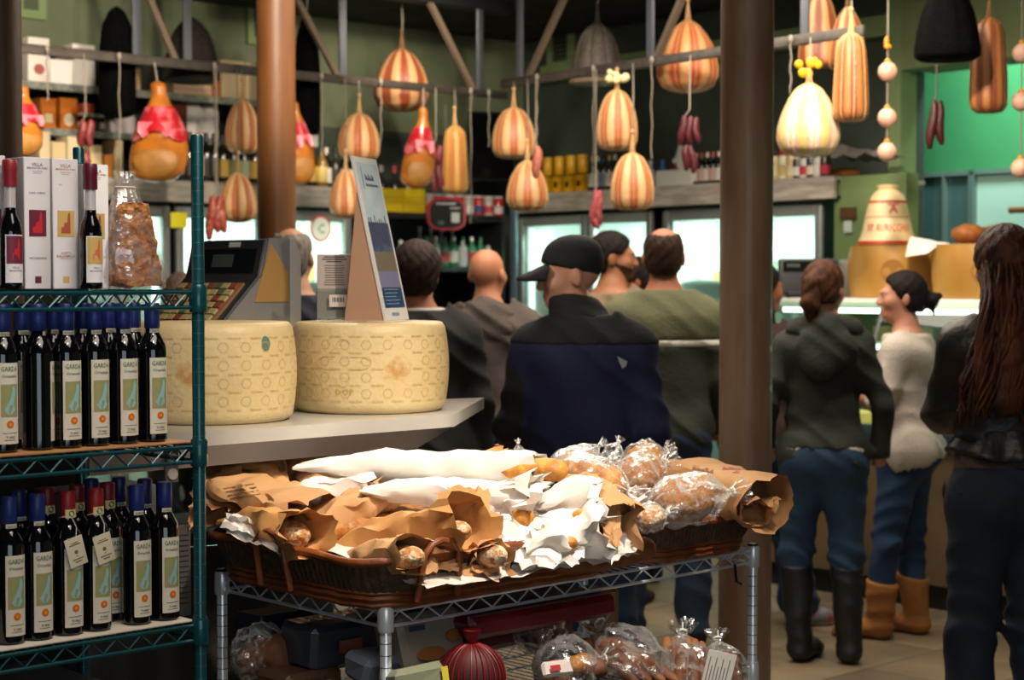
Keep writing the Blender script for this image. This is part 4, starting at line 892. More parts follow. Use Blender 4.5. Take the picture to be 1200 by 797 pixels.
# ---- oil bottles
GLASSD = mat('dark_glass', '#07080a', .08, coat=.6); 
BLUECAP = mat('cap_blue', '#1c2c6e', .4); REDCAP = mat('cap_red', '#8a1c24', .4)
LABEL = mat('label_paper', '#d9d2be', .65); INKG = mat('ink_green', '#4c6a4e', .7); INKB = mat('ink_dark', '#3a3630', .7)
MAPT = mat('map_tan', '#a89460', .7, col2='#8a9a62', ns=60); LAKE = mat('lake_blue', '#8fbcc0', .6); SEAL = mat('seal_orange', '#d8671c', .5); SEALY = mat('seal_yellow', '#e8a030', .5)
BR, BH = .0285, .272
BP = [(BR * .85, 0), (BR, .004), (BR, .178), (BR * .93, .19), (BR * .62, .207), (BR * .47, .215), (BR * .46, .25), (BR * .5, .252), (BR * .5, .262)]
def cyl(R_): return lambda x, y: Vector((R_ * math.sin(x / R_), -R_ * math.cos(x / R_), y))
def make_oil(cap, red=False, tag_=False):
    r = thing('oil_bottle', 'x', 'bottle', (0, 0, 0), 0, 'olive oil bottles on the green rack')
    m = M(); m.lathe(BP, 24); obj('glass', m, GLASSD, r)
    m = M(); m.lathe([(BR * .50, .222), (BR * .54, .224), (BR * .53, BH - .004), (BR * .46, BH)], 18); obj('cap', m, cap, r)
    f = cyl(BR * .475 + .0006) if not red else cyl(BR * .54 + .0006)
    m = M(); rect_on(m, f, -.0125, .0125, .213 if not red else .222, .2215 if not red else .238, 6); nl = obj('neck_label', m, LABEL if not red else mat('label_cream', '#d9c890', .6), r)
    m = M()
    if red: m.add([f(.0062 * math.cos(t * PI / 8), .23 + .0062 * math.sin(t * PI / 8)) for t in range(16)], [tuple(range(16))]); m.v = [tuple(Vector(p) * 1.004) if False else (p[0], p[1] - .0005, p[2]) for p in m.v]
    else:
        fo = cyl(BR * .475 + .0011); text_on(m, 'GARDA', fo, 0, .2172, width=.019, height=.0045)
    obj('neck_print', m, INKG, nl)
    f = cyl(BR + .0006); f2 = cyl(BR + .0011); f3 = cyl(BR + .0015)
    m = M(); rect_on(m, f, -.021, .021, .016, .165, 8); lb = obj('label', m, LABEL, r)
    m = M(); text_on(m, 'GARDA', f2, 0, .154, width=.034, height=.0095); text_on(m, 'Orientale', f2, 0, .141, width=.03, height=.0065); obj('title', m, INKG, lb)
    m = M(); rect_on(m, f2, -.017, .017, .066, .126, 6); obj('map', m, MAPT, lb)
    m = M(); poly_on(m, f3, [(.009, .123), (.012, .112), (.009, .098), (.008, .088), (.011, .079), (.004, .071), (-.006, .071), (-.011, .079), (-.006, .088), (-.001, .096), (.003, .107), (.005, .119)]); obj('lake', m, LAKE, lb)
    m = M(); poly_on(m, f2, [(.0072 * math.cos(t * PI / 10), .052 + .0072 * math.sin(t * PI / 10)) for t in range(20)]); obj('seal', m, SEAL, lb)
    m = M(); poly_on(m, f3, [(.003 * math.cos(t * PI / 6), .052 + .003 * math.sin(t * PI / 6)) for t in range(12)]); obj('seal_center', m, SEALY, lb)
    m = M(); rect_on(m, f2, -.014, .014, .0355, .0365, 6); text_on(m, 'TURRI', f2, 0, .028, width=.017, height=.0045); rect_on(m, f2, -.011, .011, .0225, .0235, 4); obj('small_print', m, INKB, lb)
    if tag_:
        m = M(); m.tube([(BR * .56 * math.cos(t * PI / 8), BR * .56 * math.sin(t * PI / 8), .2225 - .004 * math.sin(t * PI / 8)) for t in range(16)], .0008, 4, closed=True); m.tube([(0, -BR * .56, .2225), (.004, -BR * .9, .205), (.0, -BR - .002, .186)], .0008, 4); st = obj('tag_string', m, mat('tag_string', '#d8d4c8', .8), r)
        mx = Matrix.Translation((0, -BR - .003, .158)) @ Matrix.Rotation(random.uniform(-.3, .3) if False else -.25, 4, 'Y')
        m = M(); m.rbox(-.019, .019, -.0008, 0, -.026, .03, .0003, mx); tg = obj('paper_tag', m, mat('tag_paper', '#d8d0b4', .7), r)
        ft = lambda x, y: mx @ Vector((x, -.0012, y))
        m = M(); rect_on(m, ft, -.008, .008, .0185, .0200); rect_on(m, ft, -.012, .012, .0145, .0165); rect_on(m, ft, -.002, .002, -.0075, -.006); rect_on(m, ft, -.012, .012, -.0135, -.0115); rect_on(m, ft, -.007, .007, -.0185, -.0165); obj('tag_print', m, mat('ink_olive', '#6a6238', .7), tg)
        m = M(); poly_on(m, ft, [(.004 * math.cos(t * PI / 6), .001 + .004 * math.sin(t * PI / 6)) for t in range(12)]); obj('tag_seal', m, mat('ink_sage', '#5a6a4a', .7), tg)
    return r
oils = {'blue': make_oil(BLUECAP), 'red': make_oil(REDCAP, True), 'tag': make_oil(REDCAP, True, True)}
used = set()
def put_oil(kind, px, v, z, label, turn=0.0):
    o = oils[kind]
    if kind in used: o = dup(o)
    else: used.add(kind)
    o.location = RACK.at(px, v, z + .0005); o.rotation_euler = (0, 0, RACK.a + turn); o['label'] = label
FR2 = [178, 144, 110, 77, 44, 2]
for i, px in enumerate(FR2): put_oil('blue', px, .055, S2, 'blue capped oil bottle, %s from right in the front row, middle shelf' % ORD[i], [0, 0, 0, 0, 1.1, 0][i])
for i, px in enumerate([156, 127, 97, 63, 25]): put_oil('blue', px, .135 if i % 2 else .125, S2, 'blue capped oil bottle, %s from the right in the back row, middle shelf' % ORD[i])
FR3 = [('blue', 191, 'dark oil bottle with blue cap nearest the green post on the lower shelf'), ('blue', 158, 'blue capped oil bottle second from the post on the lower shelf'), ('tag', 110, 'red capped oil bottle with a tilted white tag on the lower shelf'), ('tag', 77, 'red capped oil bottle with a cream folded tag, left of the other tagged one'), ('blue', 41, 'blue capped oil bottle just left of the red capped tagged ones'), ('blue', 8, 'blue capped oil bottle cut by the left edge on the lower shelf')]
for i, (k, px, lab) in enumerate(FR3): put_oil(k, px, .05, S3, lab)
for i, (k, px, lab) in enumerate([('blue', 168, 'blue capped oil bottle standing behind the two nearest the post'), ('red', 124, 'red capped oil bottle behind the right tagged one'), ('blue', 138, 'blue capped oil bottle deep between red and blue caps'), ('red', 88, 'red capped oil bottle behind and between the tagged ones'), ('red', 53, 'red capped oil bottle in the second row near the left'), ('blue', 20, 'blue capped oil bottle in the second row at far left'), ('blue', 105, 'blue capped oil bottle hidden behind the tagged bottles')]):
    put_oil(k, px, [.13, .12, .19, .13, .13, .13, .2][i], S3, lab)
# ---- balsamic boxes and bottles on the top shelf
BOXW = mat('box_white', '#e6e2e4', .5); PURP = mat('print_purple', '#6a2038', .5); OCH = mat('print_ochre', '#c9a860', .5); REDP = mat('print_red', '#c4282c', .5); RUST = mat('print_rust', '#a8543c', .5); GREYI = mat('ink_grey', '#6a6468', .6); OCHI = mat('ink_ochre', '#a8764a', .6)
TOWER = [(-.3, -.42), (.28, -.42), (.28, .05), (.26, .45), (.2, .5), (.14, .45), (.08, .08), (-.12, .02), (-.14, -.14), (-.3, -.16)]
def balsamic_box(px, v, label, dark, W=.054, H=.247):
    r = thing('balsamic_box', label, 'box', RACK.at(px, v, S1 + .0005), RACK.a, 'tall white boxes on the top shelf'); h = W / 2
    m = M(); m.rbox(-h, h, 0, W, 0, H, .0012); obj('carton', m, BOXW, r); f = lambda x, y: Vector((x, -.0006, y)); f2 = lambda x, y: Vector((x, -.0011, y))
    sq, ic, ink = (PURP, REDP, GREYI) if dark else (OCH, RUST, OCHI)
    m = M(); rect_on(m, f, -h * .66, h * .66, H * .40, H * .40 + W * .92); s_ = obj('emblem', m, sq, r)
    m = M(); poly_on(m, f2, [(x * W * .62, H * .40 + W * .46 + y * W * .80) for x, y in TOWER]); obj('tower', m, ic, s_)
    m = M(); text_on(m, 'VILLA', f, 0, H * .945, width=W * .42); text_on(m, 'MANODORI', f, 0, H * .918, width=W * .76, height=W * .075); rect_on(m, f, -h * .4, h * .4, H * .893, H * .896); rect_on(m, f, -h * .3, h * .3, H * .878, H * .881)
    if dark: text_on(m, 'DARK CHERRY', f, 0, H * .73, width=W * .62); text_on(m, 'ARTIGIANALE', f, 0, H * .235, width=W * .66)
    else: text_on(m, '250', f, -h * .4, H * .80, height=W * .06); text_on(m, 'ACETO', f, 0, H * .275, width=W * .4); text_on(m, 'BALSAMICO', f, 0, H * .252, width=W * .72); rect_on(m, f, -h * .5, h * .5, H * .23, H * .233)
    obj('lettering', m, ink, r)
    m = M(); rect_on(m, f, -h * .24, h * .24, H * .045, H * .045 + W * .24); obj('small_square', m, sq, r)
    return r
balsamic_box(45, .07, 'tall white box with a purple emblem and red tower', True)
balsamic_box(78, .07, 'tall white box with an ochre emblem beside the purple one', False)
balsamic_box(114, .12, 'tall white box with an ochre emblem behind the right balsamic bottle', False, H=.243)
balsamic_box(-8, .07, 'tall white box with a purple emblem cut by the left edge', True)
balsamic_box(28, .13, 'tall white box with a purple emblem standing behind the others', True)
def balsamic(px, v, label, dark):
    r = thing('balsamic_bottle', label, 'bottle', RACK.at(px, v, S1 + .0005), RACK.a, 'balsamic bottles on the top shelf'); R_ = .0215; H = .238
    m = M(); m.lathe([(R_ * .9, 0), (R_, .004), (R_, .105), (R_ * .9, .122), (R_ * .55, .138), (R_ * .5, .146), (R_ * .5, .15)], 22); obj('glass', m, GLASSD, r)
    m = M(); m.lathe([(R_ * .5, .15), (R_ * .48, .155), (R_ * .48, .2)], 18); obj('neck', m, mat('neck_pale_glass', '#b9b4b4', .1, coat=.6), r)
    m = M(); m.lathe([(R_ * .62, .189), (R_ * .64, .191), (R_ * .63, .217), (R_ * .66, .219), (R_ * .65, H - .003), (R_ * .58, H)], 18); obj('wax_cap', m, mat('wax_red' if dark else 'wax_maroon', '#8a2028' if dark else '#5a1222', .4), r)
    f, f2, f3 = cyl(R_ + .0006), cyl(R_ + .0011), cyl(R_ + .0016); sq, ic = (PURP, REDP) if dark else (OCH, mat('print_salmon', '#d06a4a', .5))
    m = M(); rect_on(m, f, -.02, .02, .012, .1, 8); lb = obj('label', m, BOXW, r)
    m = M(); rect_on(m, f2, -.018, .018, .047, .098, 8); obj('emblem', m, sq, lb)
    m = M(); poly_on(m, f3, [(x * .026, .0725 + y * .042) for x, y in TOWER]); obj('tower', m, ic, lb)
    m = M(); text_on(m, 'VILLA', f2, 0, .040, width=.014); text_on(m, 'MANODORI', f2, 0, .034, width=.026); rect_on(m, f2, -.012, .012, .026, .0266); rect_on(m, f2, -.009, .009, .021, .0216); obj('lettering', m, GREYI, lb)
balsamic(13, .045, 'balsamic bottle with red wax cap and purple label at far left', True)
balsamic(107, .045, 'balsamic bottle with maroon cap and ochre label before the boxes', False)
# panettone style sweet in a cellophane bag
c = RACK.at(158, .12, S1 + .001); r = thing('cellophane_bag', 'clear cellophane gift bag gathered at the top beside the white boxes', 'bag', c, RACK.a)
def cello(u, v):
    a = 2 * PI * u; w = np.interp(v, [0, .1, .55, .8, .9, 1], [.064, .067, .046, .027, .016, .024]); d_ = np.interp(v, [0, .1, .55, .8, .9, 1], [.045, .05, .036, .016, .009, .016])
    k = 1 + .10 * nz((math.cos(a) * 2.2, math.sin(a) * 2.2, v * 6), 1.2) + .07 * v * math.sin(a * 9)
    return Vector((w * math.cos(a) * k - .022 * v, d_ * math.sin(a) * k, .232 * v))
m = M(); m.grid(cello, 44, 22, True); obj('film', m, clear('cellophane', '#ffffff', .07, .12, var=.35, ns=26, diffuse=.35), r, smooth=25)
m = M(); m.tube([tuple(cello(i / 20, .86) * 1.0) for i in range(20)], .0022, 5, closed=True); obj('tie', m, mat('clear_tie', '#cfc8bc', .5), r)
m = M()
def crag(p):
    n = Vector(p); return n + Vector((1, 1, .5)).normalized() * 0 + n.normalized() * 0 + Vector((nz(p, 60, 1), nz(p, 60, 5), nz(p, 60, 9))) * .005 + Vector((nz(p, 170, 2), nz(p, 170, 6), nz(p, 170, 8))) * .0035
def slab(u, v):
    a = 2 * PI * u; w = np.interp(v, [0, .02, .98, 1], [0.01, .055, .032, .005]); return Vector((w * max(-1, min(1, 1.25 * math.cos(a))) - .013 * v, .028 * max(-1, min(1, 1.25 * math.sin(a))), .004 + .165 * v))
m.grid(slab, 60, 40, True); m.displace(crag); m.v = [tuple(Matrix.Translation(c) @ Matrix.Rotation(RACK.a, 4, 'Z') @ Vector(p)) for p in m.v]
single('nut_brittle', 'amber brown nut brittle slab inside the cellophane bag', 'sweet', m, mat('brittle', '#9c5a22', .45, col2='#c8864a', ns=90, third='#e0bc8c', bump=.5, bs=150, coat=.2), smooth=30)
# boxes behind the lower bottles and below
def rack_box(px0, px1, v, z, H, D, col, label, name='cardboard_box'):
    a, b = RACK.hit(px0, v), RACK.hit(px1, v); r = thing(name, label, 'box', RACK.pt((a + b) / 2, v, z), RACK.a); W = b - a
    m = M(); m.rbox(-W / 2, W / 2, 0, D, 0, H, .003); obj('carton', m, mat('rb_' + col[1:], col, .7, col2=col, bump=.08), r); m = M(); m.box(-W / 2 + .001, W / 2 - .001, -.0008, .0, H * .55, H * .72); obj('tape', m, mat('rb_tape', '#9a9690', .4), r)
    m = M(); m.box(-.02, .02, -.002, -.001, H * .25, H * .33); obj('hand_hole', m, DARK, r)
rack_box(66, 182, .235, S3, .245, .11, '#6a6a72', 'grey white carton behind the red capped bottles on the lower shelf')
rack_box(-60, 62, .245, S3, .215, .1, '#5c5c66', 'grey carton at the far left behind the lower bottles')
rack_box(-60, 128, .02, S4 + .002, .30, .3, '#77777c', 'wide grey carton on the bottom shelf of the green rack')
rack_box(136, 200, .06, S4 + .002, .21, .28, '#8a8880', 'smaller pale carton on the bottom shelf next to the wide one')
# dark cabinet side with socket behind the green rack
m = wall_slab(RACK, -.95, .02, GD + .03, 0, S2 - .06, .03); m2 = single('dark_partition', 'dark partition panel standing behind the green rack', 'panel', m, mat('partition', '#221f1e', .6))
c = RACK.at(199, GD + .028); r = thing('wall_socket', 'white double socket on the dark partition', 'socket', (c.x, c.y, zat(566, c.y)), RACK.a)
m = M(); m.rbox(-.018, .018, -.005, 0, 0, .075, .002); obj('plate', m, mat('socket_plate', '#55524e', .4), r)
for z in (.02, .055): m = M(); m.lathe([(.014, 0), (.014, .003), (.012, .005)], 16, Matrix.Translation((0, -.005, z)) @ Matrix.Rotation(PI / 2, 4, 'X')); obj('outlet', m, mat('socket_pale', '#a8a49c', .4), r)
c = RACK.at(212, GD + .026); r = thing('notice_sheet', 'framed dark notice sheet low on the partition behind the bottles', 'notice', (c.x, c.y, zat(722, c.y)), RACK.a)
m = M(); m.rbox(-.05, .02, -.004, 0, 0, .21, .001); obj('sheet', m, mat('notice_paper', '#4c4844', .6), r); m = M(); [m.box(-.043, .013, -.005, -.0042, z, z + .002) for z in [.03 + .012 * i for i in range(14)]]; obj('print', m, mat('notice_ink', '#22201e', .6), r)
# ------------------------------------------------------------------ chrome cart
CZT = zat(722, 3.66); CTW, CTD = 1.22, .61
r = thing('chrome_wire_cart', 'chrome wire cart carrying the bread baskets', 'cart', CART.pt(0, 0, 0), CART.a)
CT = zat(708.5, 3.66)
for x in (0, CTW):
    for y in (0, CTD):
        rack_post(r, x, y, CT, CHROME); m = M(); m.lathe([(.0145, CT - .012), (.0145, CT - .002), (.011, CT + .002)], 14, Matrix.Translation((x, y, 0))); obj('post_cap', m, mat('cap_black', '#15161a', .4), r)
CS = CT - .012
for z in (CS, .60, .16):
    wire_shelf(r, 'shelf', CTW, CTD, z, CHROME, 44, .036, .075)
    for x in (0, CTW):
        for y in (0, CTD): sleeve(r, x, y, z, CHROME)
m = M(); m.tube([(CTW - .08, -.006, CS - .03), (CTW - .08, -.012, CS - .075), (CTW - .065, -.016, CS - .082)], .004, 6); obj('hook', m, BLACK, r)
# ------------------------------------------------------------------ baskets
WICK = mat('wicker_cord', '#5c452c', .75, col2='#3e2e1d', ns=60, bump=.4, bs=120, third='#7a6142')
RIMW = mat('rim_wood', '#8a4a22', .45, col2='#6a3418', ns=14, bump=.25, bs=40)
def rrect(t, w, h, rc):
    """point on a rounded rectangle centred at 0, t in 0..1 by arc length"""
    a, b = w / 2 - rc, h / 2 - rc; seg = [2 * b, PI * rc / 2, 2 * a, PI * rc / 2] * 2; L = sum(seg); s = (t % 1) * L
    pos = [((a + rc, -b), (0, 1)), ((a, b), 0), ((a, b + rc), (-1, 0)), ((-a, b), PI / 2), ((-a - rc, b), (0, -1)), ((-a, -b), PI), ((-a, -b - rc), (1, 0)), ((a, -b), 3 * PI / 2)]
    for i, l in enumerate(seg):
        if s <= l or i == 7:
            p, q = pos[i]
            if i % 2 == 0: return Vector((p[0] + q[0] * s, p[1] + q[1] * s))
            an = q + (s / rc if rc else 0); return Vector((p[0] + rc * math.cos(an), p[1] + rc * math.sin(an)))
        s -= l
def basket(label, u0, u1, v0, v1, H, handles):
    cx, cy = (u0 + u1) / 2, (v0 + v1) / 2; W, D = u1 - u0, v1 - v0; fl = .035; z0 = CS + .004
    r = thing('bread_basket', label, 'basket', CART.pt(cx, cy, z0), CART.a); rc = .1
    n = 560; L = []
    for j in range(9):
        k = j / 8; ex = fl * k ** .8; bulge = .006 * math.sin(PI * k)
        for i in range(n):
            p = rrect(i / n, W - 2 * fl + 2 * ex + bulge, D - 2 * fl + 2 * ex + bulge, rc); rid = .0022 * (1 if i % 4 < 2 else -1) * (.6 + .4 * nz((i * .3, k * 3, 0), 1)); nrm = p.normalized()
            L.append((p.x + nrm.x * rid, p.y + nrm.y * rid, .012 + (H - .012) * k))
    m = M(); m.add(L, [(j * n + i, j * n + (i + 1) % n, (j + 1) * n + (i + 1) % n, (j + 1) * n + i) for j in range(8) for i in range(n)]); obj('woven_wall', m, WICK, r, smooth=60)
    N_ = 90
    for kk, (zz, rr, ex) in enumerate(((.008, .008, 0), (.022, .007, .004), (.034, .005, .006))):
        m = M(); m.tube([(*rrect(i / N_, W - 2 * fl + 2 * ex + .012, D - 2 * fl + 2 * ex + .012, rc), zz + .0015 * math.sin(i * 2.1)) for i in range(N_)], rr, 6, closed=True); obj('base_braid', m, RIMW, r)
    m = M(); m.tube([(*rrect(i / N_, W + .006, D + .006, rc), H + .003 * math.sin(i * .7)) for i in range(N_)], .0095, 8, closed=True); obj('rim', m, RIMW, r)
    m = M(); m.prism([tuple(rrect(i / 40, W - 2 * fl, D - 2 * fl, rc)) for i in range(40)], .004, .01); obj('floor_panel', m, WICK, r)
    for (hx, hy, dx, dy, w_) in handles:                      # strap handle over the rim
        m = M(); e = Vector((dx, dy, 0)); o = Vector((dy, -dx, 0)); b = Vector((hx, hy, 0))
        pts = [b - e * w_ + o * .012 + Vector((0, 0, .02)), b - e * w_ * .95 + o * .022 + Vector((0, 0, H * .7)), b - e * w_ * .9 + o * .03 + Vector((0, 0, H + .012)), b - e * w_ * .5 + o * .03 + Vector((0, 0, H + .034)), b + o * .028 + Vector((0, 0, H + .04)), b + e * w_ * .5 + o * .03 + Vector((0, 0, H + .034)), b + e * w_ * .9 + o * .03 + Vector((0, 0, H + .012)), b + e * w_ * .95 + o * .022 + Vector((0, 0, H * .7)), b + e * w_ + o * .012 + Vector((0, 0, .02))]
        m.tube(pts, .0078, 8); obj('handle', m, RIMW, r)
    return r
BKH = .105
basket('large woven bread basket with wooden rim on the left of the cart', -.075, .70, -.055, .60, BKH, [(-.3875 + .16, -.3275, 1, 0, .055), (-.3875, .0, 0, -1, .055)])
basket('smaller woven bread basket on the right end of the cart', .755, 1.235, -.045, .60, BKH * .92, [])
# ------------------------------------------------------------------ paper bags and bread
BROWN = mat('kraft_paper', '#c99a68', .75, col2='#bb8b5a', ns=5, bump=.25, bs=14)
BROWN2 = mat('kraft_paper_orange', '#d0985c', .7, col2='#c2894c', ns=5, bump=.25, bs=14)
WPAP = mat('white_paper', '#e9e3da', .75, col2='#ded6cc', ns=4, bump=.3, bs=12)
BAGC = mat('baguette_crust', '#c98e46', .6, col2='#9c5f26', ns=24, bump=.5, bs=60, third='#e2b878')
FLOUR = mat('floury_crust', '#b57a42', .7, col2='#dcc4a0', ns=70, bump=.7, bs=90, lo=.45, hi=.6, third='#8a5528')
GOLD = mat('golden_crust', '#d89a3c', .5, col2='#b06c26', ns=28, bump=.4, bs=70, third='#e8c07a')
WHEAT = mat('wheat_crust', '#94602e', .7, col2='#a8743e', ns=30, bump=.5, bs=90, third='#c89a62')
def frame_of(A, B, roll=0.0):
    d = (B - A); L = d.length; d = d / L; s = d.cross(Vector((0, 0, 1))).normalized(); u = s.cross(d)
    c, k = math.cos(roll), math.sin(roll); return d, s * c + u * k, u * c - s * k, L
def bag_mesh(A, B, w, h, seed, flare=1.2, jag=.025, crump=.008, closed=.35, nu=26, nv=26, roll=0.0, tear=0.0):
    d, s, u, L = frame_of(A, B, roll); m = M()
    def f(U, V):
        a = 2 * PI * U; ca, sa = math.cos(a), math.sin(a); e = 2 / 2.6
        x = math.copysign(abs(ca) ** e, ca); y = math.copysign(abs(sa) ** e, sa)
        fw = np.interp(V, [0, .12, .3, .8, 1], [.92, 1, 1, 1, flare]); fh = np.interp(V, [0, .15, .35, .8, 1], [closed * .3, .6, 1, 1, flare])
        p = A + d * (V * L) + s * (x * w * fw) + u * (y * h * fh)
        k = crump * (1 + V)
        p += Vector((nz((ca * 1.3, sa * 1.3, V * L * 16), 1, seed), nz((ca * 1.3, sa * 1.3, V * L * 16), 1, seed + 31), nz((ca * 1.3, sa * 1.3, V * L * 16), 1, seed + 57))) * k * 1.2 + Vector((0, 0, nz((ca * 3, sa * 3, V * L * 45), 1, seed + 77) * k * .35))
        if V > .999: p += d * (jag * nz((ca * 3, sa * 3, 0), 1.3, seed + 5) * 2 - tear * max(0, y) * L)
        return p
    m.grid(f, nu, nv, True); m.f.append(tuple(range(nu))[::-1]); return m
def paper_bag(label, A, B, w, h, material, seed, **k):
    m = bag_mesh(A, B, w, h, seed, **k); return single('paper_bag', label, 'bag', m, material, smooth=32)
def loaf_mesh(A, B, R_, seed=0, flat=.85, n=22, rough=.08, pw=.22, slash=0):
    d, s, u, L = frame_of(A, B); m = M(); k = 26
    def f(U, V):
        a = 2 * PI * U; t = V; r_ = R_ * max(.02, (1 - abs(2 * t - 1) ** (1 / pw * 1.15)) ** .5)
        p = Vector((math.cos(a), math.sin(a), t * L * 8)); g = 1 + rough * nz(p, 2.0, seed) + rough * .5 * nz(p, 5, seed)
        if slash and math.sin(a) > .2: g += .05 * math.sin(t * slash * 2 * PI + 2 * math.cos(a))
        return A + d * (t * L) + s * (math.cos(a) * r_ * g) + u * (math.sin(a) * r_ * g * flat)
    m.grid(f, n, k, True); return m
def loaf(label, A, B, R_, material, seed=0, name='baguette', **k):
    return single(name, label, 'bread', loaf_mesh(A, B, R_, seed, **k), material, smooth=180)
def film(label, A, B, R_, seed, neck=.05, mt=None, tie=True, flat=.9):
    """clear plastic bag with a gathered, twisted neck beyond B"""
    d, s, u, L = frame_of(A, B); q = B + d * neck
    r = thing('plastic_bag', label, 'bag', A.lerp(B, .5) - Vector((0, 0, R_)))
    def f(U, V):
        a = 2 * PI * U; t = V
        rr = R_ * np.interp(t, [0, .05, .2, .55, .72, .8, .84, .9, 1], [.05, .55, .98, 1, .5, .2, .12, .3, .48])
        pleat = 1 + (.05 + .28 * max(0, min(1, (t - .5) / .3))) * math.sin(a * 9 + seed) * .6 + .12 * nz((math.cos(a) * 2, math.sin(a) * 2, t * 5), 1.4, seed) + .07 * nz((math.cos(a) * 5, math.sin(a) * 5, t * 12), 1.4, seed + 3)
        pos = A - d * R_ * .1 + d * ((L + neck) * min(1, t * (1.0)))
        return pos + s * (math.cos(a) * rr * pleat) + u * (math.sin(a) * rr * pleat * flat)
    m = M(); m.grid(f, 60, 40, True); obj('film', m, mt or clear('bread_film', '#ffffff', .02, .2, var=.32, ns=55, diffuse=.45), r, True, smooth=30)
    if tie:
        c = A + d * ((L + neck) * .84); m = M(); m.tube([c + s * (R_ * .16 * math.cos(t * PI / 6)) + u * (R_ * .16 * math.sin(t * PI / 6)) for t in range(12)], .0028, 5, closed=True); m.tube([c + u * R_ * .16, c + u * R_ * .34 + d * .012], .002, 4); obj('twist_tie', m, mat('tie_white', '#e4e4dc', .5), r, True)
    return r
# liners and the loaves at the bottom of the baskets
def sheet(label, pts, seed, material, n=16, amp=.012, jag=.02, name='paper_sheet', cat='paper'):
    a, b, c, d = pts
    def f(u, v):
        uu = u + jag * nz((v * 7, seed, 0), 1.0) * (1 if 0 < u < 1 else 2); vv = v + jag * nz((u * 7, seed, 4), 1.0) * (1 if 0 < v < 1 else 2)
        p = a.lerp(b, uu).lerp(d.lerp(c, uu), vv); return p + Vector((nz((u * 4, v * 4, seed), 1), nz((u * 4, v * 4, seed + 9), 1), nz((u * 5, v * 5, seed + 3), 1))) * amp * 1.6
    m = M(); m.grid(f, n, n); return single(name, label, cat, m, material, smooth=25)
def cp(u, v, z): return CART.pt(u, v, CS + z)
LIN = mat('liner_paper', '#d8cfc6', .8, col2='#cbbfb4', ns=4, bump=.2, bs=12)
sheet('white liner paper spread inside the left basket', (cp(-.02, .0, .10), cp(.66, .0, .10), cp(.66, .56, .11), cp(-.02, .56, .11)), 3, LIN, amp=.012, jag=.01)
sheet('white liner paper spread inside the right basket', (cp(.79, .0, .08), cp(1.2, .0, .08), cp(1.2, .56, .08), cp(.79, .56, .08)), 8, LIN, amp=.01, jag=.01)
sheet('white liner paper hanging over the front rim of the left basket', (P(428, 662, 3.70), P(655, 643, 3.92), P(650, 668, 3.86), P(500, 690, 3.60)), 12, LIN, amp=.008, jag=.03)
# the bread and bags, front to back (picture place, distance)
# 1 long white bag with golden baguette end
paper_bag('long smooth white paper bag lying on top of the pile', P(350, 546, 4.16), P(640, 551, 4.06), .046, .042, WPAP, 1, flare=1.05, jag=.008, crump=.006, tear=.05)
loaf('golden baguette end sticking out of the long white bag', P(570, 552, 4.08), P(667, 551, 4.02), .033, GOLD, 2, pw=.3, rough=.1)
# 2 second white bag
paper_bag('second white paper bag lying under the long one', P(425, 573, 4.02), P(640, 585, 3.98), .05, .034, WPAP, 4, flare=1.1, crump=.008)
# 3 big brown bag
paper_bag('large brown paper bag with torn open mouth in front', P(400, 640, 3.95), P(558, 612, 3.72), .056, .046, BROWN2, 6, flare=1.3, jag=.03, crump=.010, tear=.16)
loaf('floury baguette end inside the large torn brown bag', P(470, 630, 3.86), P(550, 622, 3.73), .030, FLOUR, 5)
sheet('orange brown torn paper flap above the large brown bag mouth', (P(523, 570, 3.88), P(572, 572, 3.92), P(578, 625, 3.84), P(535, 600, 3.86)), 21, BROWN2, 10, .008, .05)
# 4 low brown bag with crusty loaf
paper_bag('low brown paper bag at the front rim of the basket', P(415, 652, 3.80), P(490, 652, 3.60), .048, .034, BROWN, 9, flare=1.12, jag=.02, crump=.008, tear=.12)
loaf('crusty seeded baguette end at the front of the basket', P(430, 653, 3.76), P(492, 654, 3.585), .030, FLOUR, 7, slash=6)
sheet('brown paper flap beside the crusty seeded baguette', (P(497, 632, 3.74), P(545, 660, 3.70), P(535, 668, 3.68), P(495, 668, 3.66)), 25, BROWN, 10, .008, .04)
# 5 next brown bag and loaf
paper_bag('brown paper bag opening to the right of the front loaves', P(520, 652, 3.95), P(582, 654, 3.74), .042, .034, BROWN, 11, flare=1.25, jag=.03, crump=.008, tear=.12)
loaf('white floured baguette end poking out of a brown bag', P(540, 650, 3.90), P(588, 652, 3.72), .030, mat('floured_white', '#d8c0a0', .7, col2='#9c6a3c', ns=60, bump=.7, bs=90, lo=.48, hi=.62), 8)
sheet('brown paper lip under the white floured baguette', (P(535, 665, 3.72), P(600, 655, 3.84), P(628, 668, 3.84), P(545, 676, 3.70)), 27, BROWN, 10, .006, .04)
# 6 left group
printed = paper_bag('creased brown printed bag at the left of the basket', P(255, 560, 4.15), P(365, 600, 3.92), .085, .032, BROWN, 14, flare=1.05, crump=.012, closed=.8)
paper_bag('brown bag with an orange lit mouth at the left rim', P(275, 610, 4.02), P(362, 628, 3.74), .05, .042, BROWN2, 16, flare=1.25, jag=.03, crump=.010, tear=.1)
loaf('dark crusty loaf inside the bag at the left rim', P(300, 616, 3.95), P(355, 630, 3.76), .036, FLOUR, 12, slash=4)
paper_bag('flat brown bag corner behind the left rim', P(258, 545, 4.25), P(250, 610, 4.0), .05, .03, BROWN, 18, crump=.012)
sheet('white paper tucked under the left brown bag', (P(262, 600, 3.95), P(300, 605, 3.88), P(330, 650, 3.72), P(265, 625, 3.90)), 31, WPAP, 10, .010, .04)
paper_bag('folded brown bag in the middle of the pile', P(350, 620, 3.92), P(450, 580, 4.05), .05, .03, BROWN, 20, crump=.012, flare=1.1)
